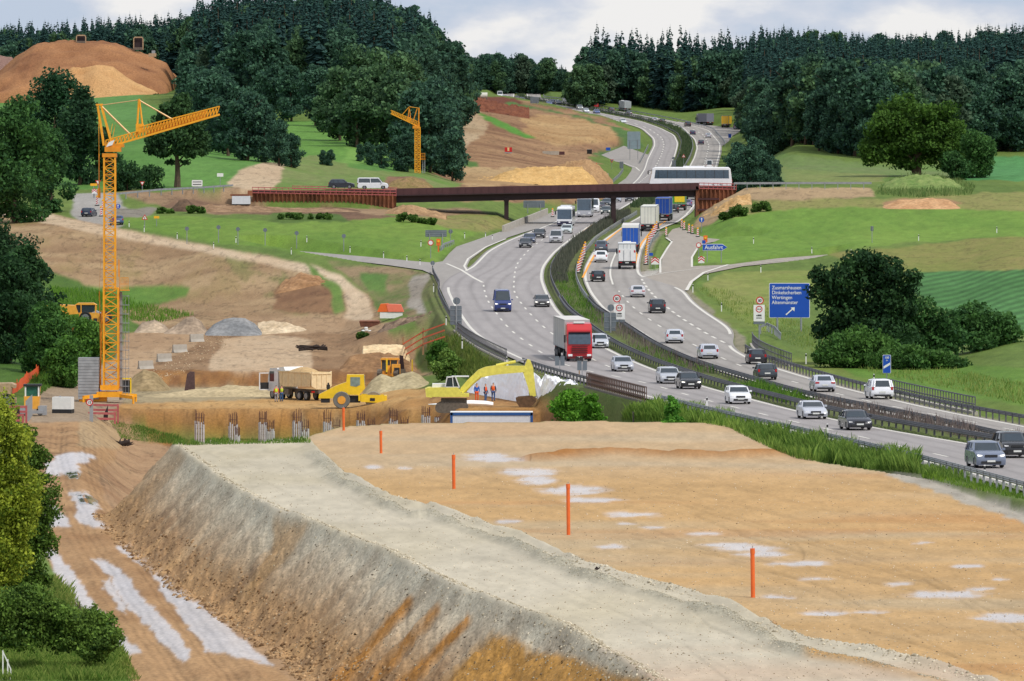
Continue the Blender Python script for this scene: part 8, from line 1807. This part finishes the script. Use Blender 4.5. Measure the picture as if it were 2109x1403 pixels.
# ---- people
def skin(name,pts,edges,rad,m,parent,sub=1):
    me=bpy.data.meshes.new(name); me.from_pydata(pts,edges,[]); o=bpy.data.objects.new(name,me); COL.objects.link(o)
    md=o.modifiers.new('s','SKIN'); md.use_smooth_shade=True
    for i,r in enumerate(rad): sv=me.skin_vertices[0].data[i]; sv.radius=(r,r) if not isinstance(r,tuple) else r; sv.use_root=(i==0)
    s2=o.modifiers.new('b','SUBSURF'); s2.levels=sub; s2.render_levels=sub; bpy.context.view_layer.update()
    me2=bpy.data.meshes.new_from_object(o.evaluated_get(bpy.context.evaluated_depsgraph_get())); bpy.data.objects.remove(o); me2.materials.clear(); me2.materials.append(m); return link(name,me2,parent)
SKINM=mat('skin',(206,150,122),.6,var=.05)
def person(label,P,rz,shirt,trous,vest,hair=(60,44,34),arms=((-.1,.0),(.1,.0)),h=1.78):
    r=thing('person',label,'person',P,rz); k=h/1.78; lm=mat('cloth_%d_%d_%d'%trous,trous,.9,var=.15,scale=6); sm=mat('cloth_%d_%d_%d'%shirt,shirt,.9,var=.12,scale=6); hm=mat('hair_%d'%hair[0],hair,.9,var=.2)
    # front is -y
    pts=[(0,0,.95),(0,.01,1.15),(0,.02,1.38),(0,0,1.5),(0,-.01,1.58),(0,-.015,1.70),(.18,.01,1.42),(-.18,.01,1.42),(.24,.0,1.14),(-.24,.0,1.14),(.23,-.12,.92),(-.23,-.12,.92),(.1,0,.88),(-.1,0,.88),(.11,-.02,.5),(-.11,-.02,.5),(.11,.02,.08),(-.11,.02,.08),(.12,-.14,.04),(-.12,-.14,.04)]
    E=[(0,1),(1,2),(2,3),(3,4),(4,5),(2,6),(2,7),(6,8),(7,9),(8,10),(9,11),(0,12),(0,13),(12,14),(13,15),(14,16),(15,17),(16,18),(17,19)]
    R=[(.14,.1),(.13,.09),(.15,.1),.055,.085,.09,.055,.055,.042,.042,.03,.03,.085,.085,.055,.055,.04,.04,.035,.035]
    pts=[tuple(v*k for v in p) for p in pts]; b=skin('body',pts,E,R,SKINM,r)
    m=MB()
    for s in(-1,1):
        W=Vector((s*.23,-.12,.92))*k; m.box(W+Vector((0,-.02,-.05)),(.035,.075,.09))
        for q in range(4): o0=W+Vector((0,-.05+q*.022,-.09)); m.tube(o0,o0+Vector((-s*.005,-.01,-.04)),.009,5); m.tube(o0+Vector((-s*.005,-.01,-.04)),o0+Vector((-s*.02,-.005,-.07+.006*abs(q-1))),.008,5)
        m.tube(W+Vector((0,-.055,-.03)),W+Vector((-s*.02,-.085,-.07)),.01,5)
    m.box((0,-.105*k,1.63*k),(.025,.03,.04))
    me=mesh_from('h',m.v,m.f); import bmesh; bm=bmesh.new(); bm.from_mesh(b.data); bm.from_mesh(me); bm.to_mesh(b.data); bm.free()
    def sub(ids,ed,gr,nm,mt): idx={a:i for i,a in enumerate(ids)}; skin(nm,[pts[i] for i in ids],[(idx[a],idx[c]) for a,c in ed],[tuple(x+gr for x in R[i]) if isinstance(R[i],tuple) else R[i]+gr for i in ids],mt,r)
    sub([0,12,13,14,15,16,17],[(0,12),(0,13),(12,14),(13,15),(14,16),(15,17)],.018,'trousers',lm)
    sub([1,0,2,6,7,8,9,10,11],[(0,1),(1,2),(2,6),(2,7),(6,8),(7,9),(8,10),(9,11)],.02,'jacket',sm)
    if vest: skin('vest',[(0,0,.98*k),(0,.01,1.15*k),(0,.015,1.36*k),(.11,.01,1.44*k),(-.11,.01,1.44*k)],[(0,1),(1,2),(2,3),(2,4)],[(.19,.15),(.19,.14),(.2,.15),(.09,.09),(.09,.09)],mat('vest_%d_%d_%d'%vest,vest,.7,var=.08),r)
    skin('hair',[(0,.02,1.66*k),(0,.0,1.745*k)],[(0,1)],[.1,.085],hm,r)
    m=MB(); 
    for s in(-1,1): m.prism([(s*.11-.05,-.22),(s*.11+.05,-.22),(s*.11+.055,.07),(s*.11-.055,.07)],0,.1,'z')
    m.build('shoes',DUST,r); return r
person('worker in orange trousers and blue shirt, leftmost beside the excavator',gP(982,827,660),math.radians(10),(50,96,180),(236,92,40),None,(70,50,40))
person('worker in orange vest and jeans, middle of three by the excavator',gP(1000,828,660),math.radians(60),(70,70,90),(74,98,140),(240,96,50),(40,30,26))
person('worker in orange vest and jeans standing rightmost of three',gP(1016,826,660),math.radians(170),(60,66,90),(64,90,140),(244,104,40),(90,70,56))
person('worker in yellow vest and grey trousers behind the tipper truck',gP(569,828,700),math.radians(175),(224,96,60),(150,148,156),(206,232,50),(60,50,40))
person('worker in dark jacket with yellow stripe and jeans beside the tipper',gP(580,827,700),math.radians(200),(40,42,46),(54,92,140),(190,210,60),(50,44,40),h=1.74)
# ---- loose clods and stones (nobody could count them)
def rocks(name,label,pts,smin,smax,c1,c2,seed,cat='soil clods'):
    g=np.random.default_rng(seed); base_=np.array([(0,0,1),(1,0,0),(0,1,0),(-1,0,0),(0,-1,0),(0,0,-1)],float); fc=np.array([(0,1,2),(0,2,3),(0,3,4),(0,4,1),(5,2,1),(5,3,2),(5,4,3),(5,1,4)])
    n=len(pts); s=smin*(smax/smin)**(g.random(n)**3); V=np.repeat(base_[None],n,0)*g.uniform(.6,1.2,(n,6,1)); th=g.uniform(0,6.28,n); c,sn=np.cos(th),np.sin(th)
    V=np.stack([V[...,0]*c[:,None]-V[...,1]*sn[:,None],V[...,0]*sn[:,None]+V[...,1]*c[:,None],V[...,2]*.75],-1)*s[:,None,None]+np.array(pts)[:,None,:]
    Fq=(fc[None]+6*np.arange(n)[:,None,None]).reshape(-1,3); k=g.random(n)[:,None]; cc=np.repeat(lv(c1)*(1-k)+lv(c2)*k,6,0)
    me=mesh_from(name,V.reshape(-1,3),Fq,DIRT,cols=cc); return tag(link(name,me),label,cat,None,'stuff')
def pick(mask,n,seed):
    g=np.random.default_rng(seed); ii=np.argwhere(mask); w=1.0; sel=ii[g.integers(0,len(ii),n)]
    out=[]
    for a,b in sel:
        i=min(a+1,H-1); j=min(b+1,Wd-1); u,v=g.random(2)
        X_=GX[a,b]*(1-v)+GX[a,j]*v; Y_=GY[a,b]*(1-u)+GY[i,b]*u; out.append((X_,Y_,GZ[a,b]*(1-u)+GZ[i,b]*u+.01))
    return out
near_toe=np.zeros(GZ.shape,bool); near_toe[:nI]=fill&((bl-base)<1.6)&(nY<520)
mid=np.zeros(GZ.shape,bool); mid[:nI]=fill&(nY<520)
toeo=np.zeros(GZ.shape,bool); toeo[:nI]=(~fill)&(sd>0)&(sf>2)&((base-bl)<1.0)&(nY<520)&(nY>240)
vis_b=np.zeros(GZ.shape,bool); vis_b[:nI]=(BERMW>.12)&(nY<480)
rocks('soil_clods','brown clods and stones rolled down to the foot of the embankment',pick(near_toe&(PYv<1430),9000,1)+pick(toeo&(PYv<1430),1800,2),.02,.22,(104,78,54),(184,152,114),1)
rim=np.zeros(GZ.shape,bool); rim[:nI]=(np.abs(sd)<.7)&(sf>2)&(nY<490)
rocks('soil_clods','pale crumbs along the upper rim of the embankment',pick(rim&(PYv<1430),6000,8),.02,.13,(150,138,114),(216,206,184),8)
rocks('loose_pebbles','fine pebbles and grit lying on the grey track and sand field',pick(np.pad((dk|fl)&(nY<470),((0,H-nI),(0,0)))&(PYv<1430),15000,7),.012,.06,(120,100,74),(236,222,196),7,'pebbles')
rocks('soil_clods','small dark clods scattered over the embankment slope',pick(mid&(PYv<1430),12000,3),.015,.10,(64,50,34),(190,178,154),2)
rocks('soil_clods','crumbly grey gravel along the low berm beside the sand field',pick(vis_b&(PYv<1430),7000,4),.015,.07,(150,142,122),(204,196,176),3)
rocks('stone_rubble','pale stones strewn around the gravel heaps and ramp',[tuple(gP(x,y,780)+Vector((0,0,.03))) for x,y in zip(nr.uniform(290,470,1600),nr.uniform(690,790,1600)) if abs((y-690)-(470-x)*.62)<22],.03,.14,(170,146,114),(222,202,172),4)
